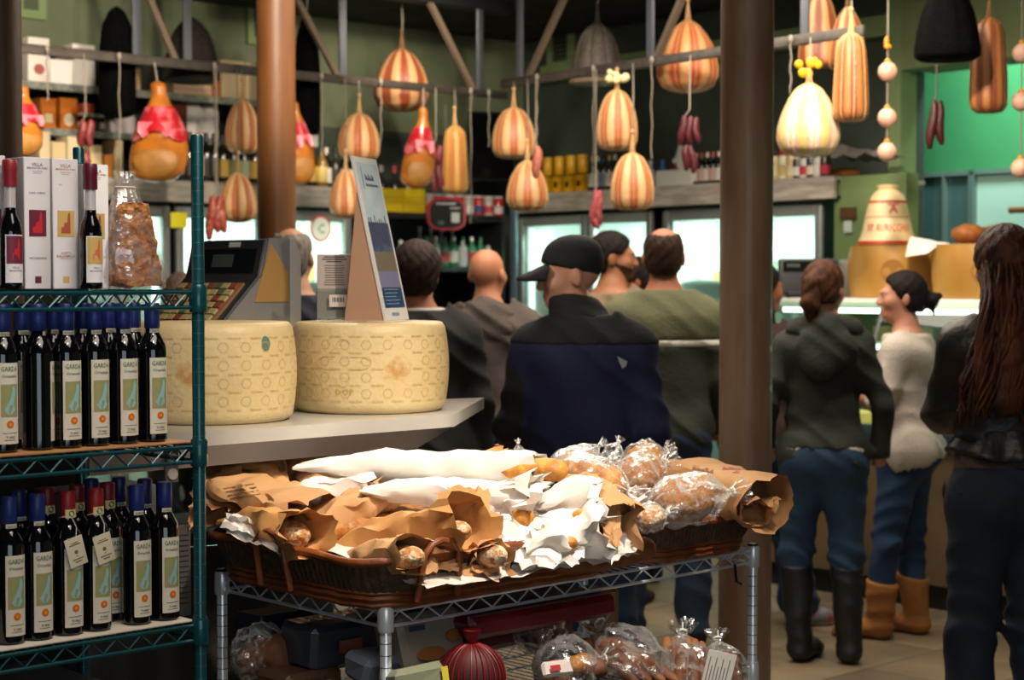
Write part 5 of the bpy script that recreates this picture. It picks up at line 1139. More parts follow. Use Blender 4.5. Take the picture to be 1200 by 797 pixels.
paper_bag('brown bag standing behind the long white one', P(325, 590, 4.15), P(300, 533, 4.32), .05, .03, BROWN, 22, crump=.012, flare=1.2)
paper_bag('brown bag leaning at the back left of the pile', P(390, 575, 4.28), P(345, 535, 4.42), .06, .03, BROWN, 23, crump=.012, flare=1.2)
paper_bag('white crumpled paper bag below the marble slab', P(262, 550, 4.3), P(312, 552, 4.32), .045, .035, WPAP, 24, crump=.014)
paper_bag('white paper bag under the left end of the long one', P(340, 578, 4.05), P(430, 572, 4.08), .045, .03, WPAP, 26, crump=.012)
loaf('baguette buried under the pile at the left', cp(.02, .45, .12), cp(.5, .40, .12), .034, BAGC, 31)
loaf('baguette buried under the pile in the middle', cp(.05, .30, .13), cp(.6, .26, .13), .034, BAGC, 32)
loaf('baguette buried under the pile at the back', cp(.1, .52, .14), cp(.66, .50, .14), .034, BAGC, 33)
# 7 white torn papers on the right of the left basket
paper_bag('torn white paper bag with a roll showing, right of the brown bag', P(565, 610, 4.0), P(632, 590, 3.96), .05, .045, WPAP, 40, flare=1.3, jag=.05, crump=.018, tear=.2)
loaf('golden roll in the torn white bag', P(600, 576, 4.0), P(618, 614, 3.89), .025, GOLD, 41)
paper_bag('crumpled white paper bag in the middle right of the pile', P(610, 640, 3.86), P(700, 620, 3.92), .055, .045, WPAP, 42, flare=1.2, jag=.03, crump=.016)
paper_bag('upper crumpled white paper bag beside the torn brown one', P(630, 592, 4.02), P(705, 585, 4.02), .055, .05, WPAP, 44, flare=1.2, jag=.03, crump=.016, tear=.15)
loaf('small golden roll tip between the crumpled white bags', P(662, 608, 3.96), P(688, 604, 3.90), .02, GOLD, 45)
loaf('second small roll tip low between the white bags', P(648, 640, 3.90), P(672, 636, 3.825), .02, GOLD, 46)
sheet('white torn paper hanging over the rim in the middle', (P(598, 625, 3.90), P(690, 640, 3.86), P(670, 665, 3.80), P(590, 660, 3.78)), 47, WPAP, 12, .016, .06)
sheet('white torn paper under the golden roll', (P(580, 600, 3.92), P(640, 612, 3.90), P(640, 640, 3.84), P(575, 640, 3.84)), 48, WPAP, 12, .018, .06)
# 8 brown torn bag
paper_bag('torn brown paper bag standing between white and plastic bags', P(672, 560, 4.16), P(722, 612, 3.97), .045, .045, BROWN, 50, flare=1.3, jag=.06, crump=.014, tear=.1)
sheet('brown torn strip hanging at the end of the left basket', (P(700, 590, 4.0), P(728, 580, 4.02), P(728, 640, 3.95), P(708, 640, 3.94)), 51, BROWN, 10, .008, .05)
# 9 loaves in the gap between the baskets
loaf('dark loaf lying low between the two baskets', P(645, 660, 3.95), P(725, 652, 4.02), .036, mat('gap_crust', '#8a5228', .6, col2='#6a3a1c', ns=12, bump=.3, bs=30), 55, name='bread_loaf')
loaf('second dark loaf low between the two baskets', P(710, 655, 4.05), P(765, 640, 4.12), .034, MATS['gap_crust'], 56, name='bread_loaf')
sheet('grey white paper below the crumpled bags between the baskets', (P(640, 640, 3.92), P(735, 625, 4.02), P(750, 650, 3.98), P(650, 668, 3.86)), 57, LIN, 12, .012, .05)
# 10 plastic bagged loaves
def bagged(label_b, label_l, A, B, R_, mat_, seed, neck=.07, name='bread_loaf', **k):
    film(label_b, A, B, R_ * 1.13, seed, neck); loaf(label_l, A.lerp(B, .06), A.lerp(B, .94), R_, mat_, seed, name, pw=.34, **k)
bagged('clear plastic bag with a twisted neck on the big seeded loaf', 'big seeded wheat loaf in a clear bag on the right basket', P(764, 592, 4.16), P(838, 580, 4.22), .062, WHEAT, 60, .09)
bagged('clear plastic bag around the pale loaves behind the torn brown bag', 'pale brown loaf in a clear bag behind the torn brown bag', P(655, 545, 4.32), P(735, 575, 4.16), .052, BAGC, 61, .06)
bagged('clear plastic bag with knotted top above the crumpled white bags', 'brown loaf in the clear bag with knotted top', P(645, 548, 4.38), P(705, 540, 4.40), .045, WHEAT, 62, .05)
bagged('clear plastic bag behind the big seeded loaf', 'seeded round loaf in a clear bag behind the big one', P(725, 570, 4.32), P(775, 545, 4.42), .056, WHEAT, 63, .05)
bagged('small clear plastic bag at the back of the pile', 'small golden roll in a clear bag at the back of the pile', P(735, 545, 4.5), P(775, 530, 4.55), .045, GOLD, 64, .04)
bagged('clear plastic bag around the floury loaf end before the big loaf', 'floury loaf end beside the big seeded loaf', P(742, 612, 4.02), P(778, 602, 4.06), .034, FLOUR, 65, .03)
film('upright knotted plastic bag top at the back of the pile', P(610, 545, 4.35), P(608, 528, 4.36), .016, 66, .03)
film('crumpled clear plastic bag top over the pale loaves', P(668, 548, 4.34), P(700, 524, 4.36), .03, 67, .03)
film('second crumpled clear plastic bag top left of the brown bag', P(712, 545, 4.34), P(722, 524, 4.36), .026, 68, .03)
loaf('loaf hidden at the bottom of the right basket, left side', cp(.82, .12, .07), cp(.86, .5, .07), .05, BAGC, 70, name='bread_loaf')
loaf('loaf hidden at the bottom of the right basket, middle', cp(.98, .1, .06), cp(1.0, .5, .06), .05, WHEAT, 71, name='bread_loaf')
loaf('loaf hidden at the bottom of the right basket, right side', cp(1.13, .1, .06), cp(1.14, .5, .06), .045, BAGC, 72, name='bread_loaf')
paper_bag('white paper bag with a floury loaf beside the torn brown bag', P(722, 605, 4.12), P(760, 598, 4.10), .035, .03, WPAP, 73, crump=.01)
# 11 big brown bag on the right
bigb = paper_bag('large smooth brown paper bag with open mouth at the right end', P(768, 552, 4.66), P(900, 588, 4.24), .075, .060, BROWN, 80, flare=1.08, jag=.012, crump=.008, closed=.6, roll=.15)
paper_bag('smaller brown bag tucked under the large brown bag', P(850, 575, 4.4), P(890, 600, 4.24), .045, .03, BROWN, 82, crump=.01)
paper_bag('brown paper tip sticking up behind the long white bag', P(560, 545, 4.35), P(588, 528, 4.38), .03, .012, BROWN2, 83, crump=.006)
from mathutils.bvhtree import BVHTree
def decal(o, rects, material, name='print'):
    """flat print laid onto the surface of a bag: each rectangle follows the paper"""
    mw = Matrix.Translation(o.location); t = BVHTree.FromPolygons([mw @ v.co for v in o.data.vertices], [tuple(p.vertices) for p in o.data.polygons]); m = M(); org = Vector((0, 0, CAMH))
    for (a, b, c, d) in rects:
        g = []
        for j in range(3):
            for i in range(6):
                u, v = i / 5, j / 2; p = [(a[k] * (1 - u) + b[k] * u) * (1 - v) + (d[k] * (1 - u) + c[k] * u) * v for k in (0, 1)]
                dr = (P(p[0], p[1], 4) - org).normalized(); h = t.ray_cast(org, dr); g.append(h[0] - dr * .002 - o.location if h[0] is not None else None)
        if any(q is None for q in g): continue
        m.add(g, [(j * 6 + i, j * 6 + i + 1, j * 6 + 7 + i, j * 6 + 6 + i) for j in range(2) for i in range(5)])
    if m.f: obj(name, m, material, o)
decal(bigb, [((848, 546), (868, 550), (867, 555), (846, 551))], mat('bag_red_print', '#9a4a34', .7))
decal(bigb, [((812 + 5 * i, 545 + i), (816 + 5 * i, 546 + i), (816 + 5 * i, 551 + i), (811 + 5 * i, 550 + i)) for i in range(5)], mat('bag_brown_print', '#7a5230', .7), 'lettering')
decal(printed, [((262 + 2.5 * i, 572 + 4 * i), (298 + 2.5 * i, 566 + 4 * i), (298 + 2.5 * i, 567.3 + 4 * i), (262 + 2.5 * i, 573.3 + 4 * i)) for i in range(7)], mat('bag_text', '#8a6238', .7), 'printed_lines')
# ------------------------------------------------------------------ goods on the lower shelf of the cart
LS = .602
def low(px, py, d): return P(px, py, d)
film('dark plastic bag of bread at the left of the lower shelf', P(280, 775, 3.95), P(330, 760, 3.92), .075, 101, .06); loaf('dark loaf at the left of the lower shelf', P(285, 778, 3.95), P(345, 765, 3.9), .06, mat('low_crust', '#6e4424', .7, col2='#4e2e16', ns=14, bump=.3), 101, 'bread_loaf')
def pack(label, px, py, d, W, H, D, col, rz, tilt, prints=(), name='bread_pack'):
    c = P(px, py, d); r = thing(name, label, 'pack', c - Vector((0, 0, H / 2)), rz); r.rotation_euler[0] = tilt
    m = M(); m.rbox(-W / 2, W / 2, -D / 2, D / 2, 0, H, .012); m.displace(lambda p: p + Vector((nz(p, 16), nz(p, 16, 4), nz(p, 16, 8))) * .006); obj('wrapper', m, mat('wr_' + col[1:], col, .35, col2=col, bump=.4, bs=20, coat=.3), r, smooth=25)
    for i, (x0, x1, z0, z1, c_) in enumerate(prints):
        m = M(); n = 14 if c_ in ('#8a5228', '#905a2a') else 4; cx, cz, ax, az = (x0 + x1) / 2 * W, (z0 + z1) / 2 * H, (x1 - x0) / 2 * W, (z1 - z0) / 2 * H
        poly_on(m, lambda x, y: Vector((x, -D / 2 - .007, y)), [(cx + ax * math.cos(2 * PI * (t + .5) / n), cz + az * math.sin(2 * PI * (t + .5) / n)) for t in range(n)]); obj('print', m, mat('wp_' + c_[1:], c_, .5), r)
pack('grey blue wrapped bread pack behind the front post', 400, 748, 3.95, .26, .10, .14, '#2c3440', .75, 0, [(-.3, .05, .3, .7, '#8a4a3c')])
pack('dark navy tray pack at the left of the lower shelf', 322, 735, 4.05, .16, .08, .12, '#1a2030', .75, 0)
pack('white pack printed with orange pretzels right of the front post', 500, 752, 3.8, .18, .13, .1, '#8c8070', .75, -.3, [(-.35, .1, .15, .38, '#8a5228'), (.15, .4, .4, .6, '#905a2a'), (-.45, -.1, .65, .78, '#2c4060')])
pack('pale green card pack with a yellow edge on the lower shelf', 490, 797, 3.68, .14, .06, .05, '#7c8068', .75, -.2, [(.3, .48, .05, .95, '#c9b83a')])
pack('clear box pack at the bottom left of the lower shelf', 352, 797, 3.85, .16, .06, .12, '#4c3828', .75, 0, [(-.3, .3, .3, .7, '#a8906a')])
pack('white and blue wrapped pack near the front post', 440, 778, 3.75, .13, .06, .08, '#5c6470', .75, .2, [(-.3, .1, .2, .7, '#c9a23a'), (.1, .4, .3, .8, '#23408a')])
pack('flat red carton under the upper shelf of the cart', 590, 712, 4.05, .46, .05, .3, '#5c0a10', .75, 0)
pack('red carton below the flat one', 570, 738, 4.15, .26, .05, .2, '#4c080e', .75, 0)
pack('gold tan carton standing at the back of the lower shelf', 703, 712, 4.45, .085, .11, .06, '#8a6a30', .3, 0)
c = P(553, 792, 3.75); r = thing('net_bag', 'round red net bag in the middle of the lower shelf', 'bag', c - Vector((0, 0, .07))); m = M(); m.ball((0, 0, .07), (.072, .06, .07), 24, 14); obj('contents', m, mat('net_inner', '#40060a', .6), r, smooth=180)
m = M()
for k in range(16):
    a = PI * k / 16; m.tube([(.0735 * math.cos(a) * math.cos(t), .0615 * math.sin(a) * math.cos(t), .07 + .0715 * math.sin(t)) for t in [2 * PI * i / 24 for i in range(24)]], .0015, 4, closed=True)
obj('net', m, mat('net_red', '#7a1018', .5), r); m = M(); m.lathe([(.006, .138), (.014, .15), (.02, .17)], 12); obj('gathered_top', m, mat('net_red', '#7a1018', .5), r)
DFILM = clear('dark_film', '#e8e4e0', .02, .16, var=.3, ns=45, diffuse=.2)
film('glossy plastic bag with dark red bread in the lower shelf middle', P(605, 745, 4.0), P(665, 725, 4.05), .07, 105, .05, DFILM, flat=.75); loaf('dark red brown bread in the glossy bag', P(612, 748, 4.0), P(668, 732, 4.04), .052, mat('red_bread', '#5a2024', .6, col2='#3c1418', ns=12), 105, 'bread_loaf')
film('plastic bag with red printed rolls at the bottom of the picture', P(630, 790, 3.85), P(700, 775, 3.9), .075, 106, .05, DFILM)
for i in range(4): loaf('%s roll in the red printed bag on the lower shelf' % ORD[i], P(632 + 16 * i, 792 - 4 * i + (10 if i % 2 else 0), 3.85), P(662 + 16 * i, 782 - 4 * i + (10 if i % 2 else 0), 3.87), .026, MATS['low_crust'] if i % 2 else BAGC, 110 + i, 'bread_roll')
pack('folded red and white label in the rolls bag', 655, 783, 3.74, .07, .035, .012, '#c8beb8', .5, -.5, [(-.4, .1, .2, .7, '#a01c24')], 'paper_label')
film('large plastic bag of breadsticks with a twisted top', P(770, 805, 3.95), P(712, 740, 4.1), .085, 107, .08, DFILM, flat=.7)
STK = mat('breadstick', '#84502a', .65, col2='#5c351a', ns=14, bump=.3, bs=40, third='#9c6c40')
for i in range(7):
    o = (i - 3) * 9; loaf('%s breadstick in the large twisted bag' % ORD[i], P(772 + o * .9, 800 + (i % 2) * 8, 3.93 + .02 * (i % 2)), P(700 + o * .9, 742 + abs(i - 3) * 3, 4.07), .015, STK, 120 + i, 'breadstick')
film('second plastic bag of breadsticks beside the twisted one', P(800, 815, 4.05), P(800, 750, 4.18), .07, 108, .06, DFILM, flat=.7)
for i in range(6):
    loaf('%s breadstick in the second bag' % ORD[i], P(778 + i * 9, 812, 4.03 + .03 * (i % 2)), P(782 + i * 8, 745 + (i % 3) * 3, 4.15), .014, STK, 130 + i, 'breadstick')
film('plastic bag with a white label at the right end of the lower shelf', P(850, 812, 4.12), P(842, 758, 4.2), .06, 109, .05, DFILM, flat=.6)
loaf('brown flat bread in the labelled bag', P(850, 810, 4.15), P(846, 762, 4.2), .045, STK, 140, 'bread_loaf', flat=.5)
c = P(836, 786, 4.02); r = thing('white_label', 'white printed paper label on the bag at the right end', 'label', c - Vector((0, 0, .05)), .2); r.rotation_euler[1] = .25
m = M(); m.rbox(-.035, .035, -.001, 0, 0, .095, .0004); obj('paper', m, mat('label_white', '#c9c4bc', .6), r); m = M(); [m.box(-.028 + .008 * i, -.026 + .008 * i, -.002, -.001, .012, .08 - .02 * (i % 2)) for i in range(7)]; obj('print', m, GREYI, r)
# ------------------------------------------------------------------ cheese counter
SZ = zat(486, 4.48); K = Vector((-.157, 4.48)); e_ = RACK.e; n_ = RACK.n
Lf = K - e_ * 1.005; poly = [tuple(Lf), tuple(K - e_ * .02), tuple(K + Vector((.008, .012))), (K.x + .075, 5.12), tuple(Lf + n_ * .85)]
r = thing('cheese_counter', 'marble topped counter carrying the pale cheese wheels', 'counter', (-.6, 4.7, 0))
MARB = mat('marble', '#b9b5ac', .3, col2='#a09c94', ns=3, nd=9, bump=.05, third='#cac6be', coat=.2)
def wm(name, m, mt, par=r): return obj(name, m, mt, par, True)
m = M(); m.prism(poly, SZ - .032, SZ); s_ = wm('marble_slab', m, MARB)
L2 = Lf + n_ * .06; K2 = K - e_ * .07 + n_ * .05
m = M(); m.prism([tuple(L2), tuple(K2), (K2.x + .06, 5.02), tuple(L2 + n_ * .7)], SZ - .085, SZ - .033); wm('fascia', m, mat('fascia_grey', '#a09e9c', .4, .2))
b0, b1 = Lf + n_ * .42, K - e_ * .12 + n_ * .42
m = M(); m.prism([tuple(b0), tuple(b1), tuple(b1 + n_ * .35), tuple(b0 + n_ * .35)], 0, SZ - .3); wm('base_cabinet', m, mat('counter_base', '#2a2826', .6))
m = M(); g0, g1 = Lf + n_ * .30, K - e_ * .10 + n_ * .12
m.prism([tuple(g0), tuple(g1), tuple(g1 + n_ * .006), tuple(g0 + n_ * .006)], SZ - .30, SZ - .085); wm('display_glass', m, clear('counter_glass', '#eaf4f0', .06, .03))
m = M(); m.tube([(g1.x, g1.y, SZ - .30), (g1.x, g1.y, SZ - .085)], .008, 8); wm('glass_edge', m, STEEL)
# wheels
GR = mat('grana_rind', '#d8bd80', .45, col2='#ceb072', ns=4, nd=6, bump=.12, bs=60, coat=.1)
GINK = mat('rind_dots', '#bda062', .6); GBRN = mat('rind_scorch', '#b07a34', .6, col2='#c8a05c', ns=40, lo=.4, hi=.62)
def rind_mat(a, R_, H):
    m, nt, b = nodes_of('grana_rind'); L = nt.links; b.inputs['Roughness'].default_value = .45
    tc = N(nt, 'ShaderNodeTexCoord'); n1 = N(nt, 'ShaderNodeTexNoise', in_={'Scale': 5, 'Detail': 6}); L.new(tc.outputs['Object'], n1.inputs['Vector'])
    r1 = ramp(nt, [(.35, '#dcc798'), (.65, '#d0b884')]); L.new(n1.outputs[0], r1.inputs[0])
    vs = N(nt, 'ShaderNodeVectorMath', operation='DISTANCE'); vs.inputs[1].default_value = (R_ * math.cos(a), R_ * math.sin(a), H * .5); L.new(tc.outputs['Object'], vs.inputs[0])
    n2 = N(nt, 'ShaderNodeTexNoise', in_={'Scale': 45, 'Detail': 4}); L.new(tc.outputs['Object'], n2.inputs['Vector'])
    mr = N(nt, 'ShaderNodeMapRange', in_={1: .06, 2: .012, 3: -.35, 4: .35}); L.new(vs.outputs['Value'], mr.inputs[0])
    ad = N(nt, 'ShaderNodeMath', operation='ADD'); L.new(mr.outputs[0], ad.inputs[0]); L.new(n2.outputs[0], ad.inputs[1])
    m2 = N(nt, 'ShaderNodeMapRange', in_={1: .5, 2: .85, 3: 0.0, 4: .75}); L.new(ad.outputs[0], m2.inputs[0])
    mx = N(nt, 'ShaderNodeMix', data_type='RGBA'); mx.inputs[7].default_value = (*lin('#b47c34'), 1); L.new(m2.outputs[0], mx.inputs[0]); L.new(r1.outputs[0], mx.inputs[6]); L.new(mx.outputs[2], b.inputs['Base Color'])
    bp = N(nt, 'ShaderNodeBump', in_={'Strength': .15, 'Distance': .01}); n3 = N(nt, 'ShaderNodeTexNoise', in_={'Scale': 70}); L.new(tc.outputs['Object'], n3.inputs['Vector']); L.new(n3.outputs[0], bp.inputs['Height']); L.new(bp.outputs[0], b.inputs['Normal'])
    return m
def grana(px, d, R_, ztop, label, turn):
    q = P(px, 440, d); H = ztop - SZ - .002; r = thing('hard_cheese', label, 'cheese', (q.x, d, SZ + .001))
    pr = barrel(R_, H, bul=.085, k=18); pr[1] = (R_ * .90, .003); pr.insert(1, (R_ * .88, 0)); pr[-2] = (R_ * .915, H - .002); pr.insert(-1, (R_ * .895, H))
    pz = [p[1] for p in pr[1:-1]]; pq = [p[0] for p in pr[1:-1]]
    va = math.atan2(-d, -q.x)
    m = M(); m.lathe(pr, 72); obj('rind', m, rind_mat(va + scorch[0] / R_, R_, H), r, smooth=60)
    def f(x, y, e=.0012):
        rr = np.interp(y, pz, pq) + e; a = va + x / R_; return Vector((rr * math.cos(a), rr * math.sin(a), y))
    # rows of dotted words and lozenges, wrapping half the rim
    m = M(); lz = M(); rows = 9
    for j in range(rows):
        y = H * (.1 + .8 * (j + .5) / rows); off = (j % 2) * .028 + turn
        for i in range(-9, 10):
            x = i * .056 + off
            if abs(x) > .33: continue
            if any(abs(x - sx) < .05 and abs(y - H * .5) < .06 for sx in scorch): continue
            if j % 2 == 0: text_on(m, ('GRANA', 'PADANO')[i % 2], f, x, y, width=.034, height=.0055)
            else:
                w_, h_ = .013, .011
                P_ = [(-w_, 0), (-w_ * .5, h_), (w_ * .5, h_), (w_, 0), (w_ * .5, -h_), (-w_ * .5, -h_)]
                for a in range(6):
                    (x0, y0), (x1, y1) = P_[a], P_[(a + 1) % 6]
                    for t in (.15, .5, .85):
                        xx, yy = x + x0 + (x1 - x0) * t, y + y0 + (y1 - y0) * t; s = .0011
                        lz.add([f(xx - s, yy - s), f(xx + s, yy - s), f(xx + s, yy + s), f(xx - s, yy + s)], [(0, 1, 2, 3)])
    a1 = obj('dotted_words', m, GINK, r); a2 = obj('dotted_lozenges', lz, GINK, r); a1['kind'] = a2['kind'] = 'stuff'
    return r, f, H, q, va
scorch = [-.055]
rl, fL, HL, qL, vL = grana(248, 4.33, .21, SZ + .243, 'pale cheese wheel behind the green post with a green leaf stamp', 0.0)
m = M(); poly_on(m, fL, [(.140 + .016 * math.sin(t) * (1 if t < PI else .7), HL * .80 + .018 * -math.cos(t)) for t in [i * PI / 6 for i in range(12)]]); obj('leaf_stamp', m, mat('stamp_green', '#5c7a66', .6), rl)
scorch = [.075]
rr_, fR, HR, qR, vR = grana(433, 4.66, .212, SZ + .236, 'pale cheese wheel under the leaning poster', .02)
m = M()
cl4 = [(.045 * (1 + .45 * math.cos(4 * t)) * math.cos(t) * 1.15 - .07, HR * .56 + .042 * (1 + .45 * math.cos(4 * t)) * math.sin(t)) for t in [i * 2 * PI / 60 for i in range(60)]]
for (x0, y0), (x1, y1) in zip(cl4, cl4[1:] + cl4[:1]): m.add([fR(x0, y0), fR(x1, y1), fR(x1, y1 + .0016), fR(x0, y0 + .0016)], [(0, 1, 2, 3)])
text_on(m, 'DOP', fR, -.065, HR * .25, width=.05, height=.016); obj('clover_stamp', m, GINK, rr_)
TOPZ = SZ + .236 + .002; TOPL = SZ + .243 + .002
# ---- label scale / register behind the left wheel
q = P(248, 340, 4.82); r = thing('label_scale', 'steel label scale with keypad standing behind the left wheel', 'scale', (q.x, 4.82, SZ), -.72)
zt = zat(281, 4.8) - SZ
m = M(); m.prism([(-.2, 0), (.17, 0), (.17, .1), (.17, zt * .55), (-.2, zt * .55)][:0] or [(-.2, -.1), (.2, -.1), (.2, .16), (-.2, .16)], 0, .06); obj('foot', m, STEEL, r)
side = [(-.12, .06), (.15, .06), (.15, zt), (.07, zt), (.045, zt - .10), (-.10, zt - .24), (-.13, zt - .26)]
mx = Matrix(((0, 0, 1, 0), (1, 0, 0, 0), (0, 1, 0, 0), (0, 0, 0, 1)))
m = M(); m.prism(side, -.17, .14, mx); obj('housing', m, mat('scale_dark', '#3a3a3c', .35, .3), r)
m = M(); m.prism([(y * 1.0 + (0.006 if i > 2 else 0), z + .004) for i, (y, z) in enumerate(side)], .141, .154, mx); obj('chrome_side', m, mat('chrome_side', '#b4b8bc', .22, .65), r)
m = M(); m.prism([(.15, .06), (.19, .06), (.19, zt - .05), (.17, zt + .004), (.15, zt + .004)], -.17, .154, mx); obj('chrome_back', m, CHROME, r)
m = M(); m.prism([(y, z) for y, z in ((.08, zt - .01), (.14, zt - .09), (.145, zt - .17), (.02, zt - .17))], .155, .157, mx); obj('amber_panel', m, mat('amber_panel', '#a3804c', .4), r)
# sloped display and keypad
sl = Vector((0, .045 - .07, -.10)).normalized(); 
def disp(x, t, h=0): return Vector((x, .07 - .025 * t - h, zt - .10 * t + h * .2))
m = M(); m.add([disp(-.15, .25, .002), disp(.12, .25, .002), disp(.12, .9, .002), disp(-.15, .9, .002)], [(0, 1, 2, 3)]); obj('display', m, mat('lcd_dark', '#14181a', .15), r)
m = M(); m.add([disp(-.06, .4, .004), disp(.03, .4, .004), disp(.03, .75, .004), disp(-.06, .75, .004)], [(0, 1, 2, 3)]); obj('readout', m, mat('lcd_grey', '#4a524e', .3), r)
m = M(); m.add([disp(.0, .06, .004), disp(.05, .06, .004), disp(.05, .2, .004), disp(.0, .2, .004)], [(0, 1, 2, 3)]); obj('badge', m, mat('badge_white', '#d0d0cc', .3), r)
k0, k1 = Vector((0, .04, zt - .108)), Vector((0, -.10, zt - .238)); kd = (k1 - k0); kn = Vector((0, kd.z, -kd.y)).normalized() * -1
if kn.z < 0: kn = -kn
KEYC = [mat('key_cream', '#b8a878', .5), mat('key_green', '#5c6a48', .5), mat('key_red', '#8a4a38', .5)]
m = M(); m.add([Vector((x, 0, 0)) + k0 + kd * t + kn * h for h in (.0, .008) for t in (.12, .95) for x in (-.15, .115)], [(0, 1, 3, 2), (4, 5, 7, 6), (0, 1, 5, 4), (2, 3, 7, 6), (0, 2, 6, 4), (1, 3, 7, 5)]); kp = obj('keypad', m, mat('keypad_base', '#8a6a48', .5), r)
for i in range(8):
    for j in range(6):
        m = M(); x0 = -.145 + i * .0315; t0 = .16 + j * .13
        m.add([Vector((x, 0, 0)) + k0 + kd * t + kn * h for h in (.008, .014) for t in (t0, t0 + .1) for x in (x0, x0 + .027)], [(0, 1, 3, 2), (4, 5, 7, 6), (0, 1, 5, 4), (2, 3, 7, 6), (0, 2, 6, 4), (1, 3, 7, 5)]); obj('key', m, KEYC[(i * 2 + j) % 3 if (i + j) % 3 else 0], kp)
m = M(); m.tube([(.155, -.02, zt - .33), (.19, -.02, zt - .33)], .014, 12); m.ball((.195, -.02, zt - .33), .02, 12, 8); obj('knob', m, BLACK, r)
# ---- leaflet holder on the right wheel
q = P(393, 380, 4.62); r = thing('leaflet_holder', 'clear stand with printed grey leaflets beside the poster', 'leaflet holder', (q.x, 4.6, TOPZ), .12)
hh = zat(297, 4.6) - TOPZ; w_ = .046
m = M(); m.rbox(-w_, w_, -.02, .03, 0, .006, .002); obj('base', m, clear('acrylic', '#f4f8f8', .1, .03), r)
mt_ = Matrix.Rotation(-.14, 4, 'X')
m = M(); m.rbox(-w_, w_, -.002, .012, .006, hh, .001, mt_); obj('leaflet_stack', m, mat('leaflet_grey', '#a89e98', .6), r)
m = M(); m.box(-w_ - .003, w_ + .003, -.012, -.010, .006, hh * .48, mt_); obj('front_pane', m, clear('acrylic', '#f4f8f8', .1, .03), r)
f = lambda x, y: mt_ @ Vector((x, -.0028, y)); m = M()
rect_on(m, f, -w_ * .6, w_ * .6, hh * .945, hh * .965); rect_on(m, f, -w_ * .7, w_ * .7, hh * .91, hh * .93); rect_on(m, f, -w_ * .45, w_ * .45, hh * .875, hh * .895)
for i in range(9): ww = w_ * (.55 + .25 * nz((i, 3, 0), 1.7)); rect_on(m, f, -ww, ww, hh * (.82 - .036 * i), hh * (.82 - .036 * i) + .0022)
obj('print', m, mat('leaflet_ink', '#55504e', .7), r)
m = M(); rect_on(m, lambda x, y: mt_ @ Vector((x, -.0135, y)), -w_ * .3, w_ * .8, hh * .2, hh * .38); cd = obj('price_card', m, mat('card_cream', '#c9beb4', .6), r)
m = M(); [rect_on(m, lambda x, y: mt_ @ Vector((x, -.0142, y)), -.006 + .004 * i, -.006 + .004 * i + (.0028 if i % 2 else .0016), hh * .27, hh * .34) for i in range(8)]; obj('barcode', m, INKB, cd)
# ---- leaning poster easel on the right wheel
# corners: near edge left, far edge right
d0, d1 = 4.55, 4.70
c = [P(450, 383, d0), P(477, 382, d1), P(441, 193, d1 + .0), P(410, 183, d0 + .0)]
for p_ in c[:2]: p_.z = TOPZ + .001
c[2] = c[3] + (c[1] - c[0])
r = thing('poster_easel', 'leaning cardboard easel poster with boats standing on the right wheel', 'poster', ((c[0] + c[1]) / 2))
nrm = (c[1] - c[0]).cross(c[3] - c[0]).normalized()
if nrm.x < 0: nrm = -nrm
def pf(x, y, h=.0): return c[0].lerp(c[1], x).lerp(c[3].lerp(c[2], x), y) + nrm * h
def pq_(m, x0, x1, y0, y1, h): m.add([pf(x0, y0, h), pf(x1, y0, h), pf(x1, y1, h), pf(x0, y1, h)], [(0, 1, 2, 3)])
m = M(); m.add([pf(x, y, h) for h in (0, .006) for x, y in ((0, 0), (1, 0), (1, 1), (0, 1))], [(3, 2, 1, 0), (4, 5, 6, 7), (0, 1, 5, 4), (1, 2, 6, 5), (2, 3, 7, 6), (3, 0, 4, 7)]); bd = wm('poster_board', m, mat('poster_white', '#d9dcde', .5), r)
def strip(nm, x0, x1, y0, y1, col, h=.0066, col2=None):
    m = M(); pq_(m, x0, x1, y0, y1, h); wm(nm, m, mat('po_' + col[1:], col, .45, col2=col2, ns=18), bd)
strip('sky_print', .08, .93, .60, .965, '#a8c4d4', col2='#c0d2dc'); strip('boats_print', .08, .93, .42, .60, '#4c587c'); strip('water_print', .08, .93, .30, .42, '#75685a'); strip('lavender_print', .08, .93, .20, .30, '#7a78a0'); strip('blue_print', .08, .93, .075, .20, '#1c3c6e')
m = M(); rnd = random.Random(3)
for i in range(9): x = .12 + .085 * i; pq_(m, x, x + .03, .42 + rnd.random() * .05, .60 + rnd.random() * .05, .0072)
wm('masts_print', m, mat('po_masts', '#2c2a50', .5), bd)
fo = lambda x, y: pf(x, y, .0074)
m = M(); [rect_on(m, fo, .34 + .045 * i, .375 + .045 * i, .858, .895 - .012 * (i % 3)) for i in range(8)]; [rect_on(m, fo, .32 + .05 * i, .36 + .05 * i, .822, .838 - .004 * (i % 2)) for i in range(10)]; rect_on(m, fo, .22, .24, .80, .94); wm('title_print', m, mat('po_title', '#4a5a78', .5), bd)
m = M(); [rect_on(m, fo, .16, .16 + .6 * (1 - .1 * (i % 3)), .185 - .022 * i, .19 - .022 * i) for i in range(5)]; rect_on(m, fo, .3, .6, .028, .045); wm('body_print', m, mat('po_body', '#7a9ab8', .5), bd)
BK = mat('easel_card', '#a8846c', .75)
a_ = P(405, 383, 4.56); a_.z = TOPZ + .001; b_ = P(428, 383, 4.72); b_.z = TOPZ + .001
tp0, tp1 = pf(.12, .80, -.001), pf(.88, .80, -.001)
m = M(); m.add([a_, b_, tp1, tp0, a_ + Vector((-.003, 0, 0)), b_ + Vector((-.003, 0, 0)), tp1 + Vector((-.003, 0, 0)), tp0 + Vector((-.003, 0, 0))], [(0, 1, 2, 3), (7, 6, 5, 4), (0, 4, 5, 1), (1, 5, 6, 2), (2, 6, 7, 3), (3, 7, 4, 0)]); wm('easel_leg', m, BK, r)
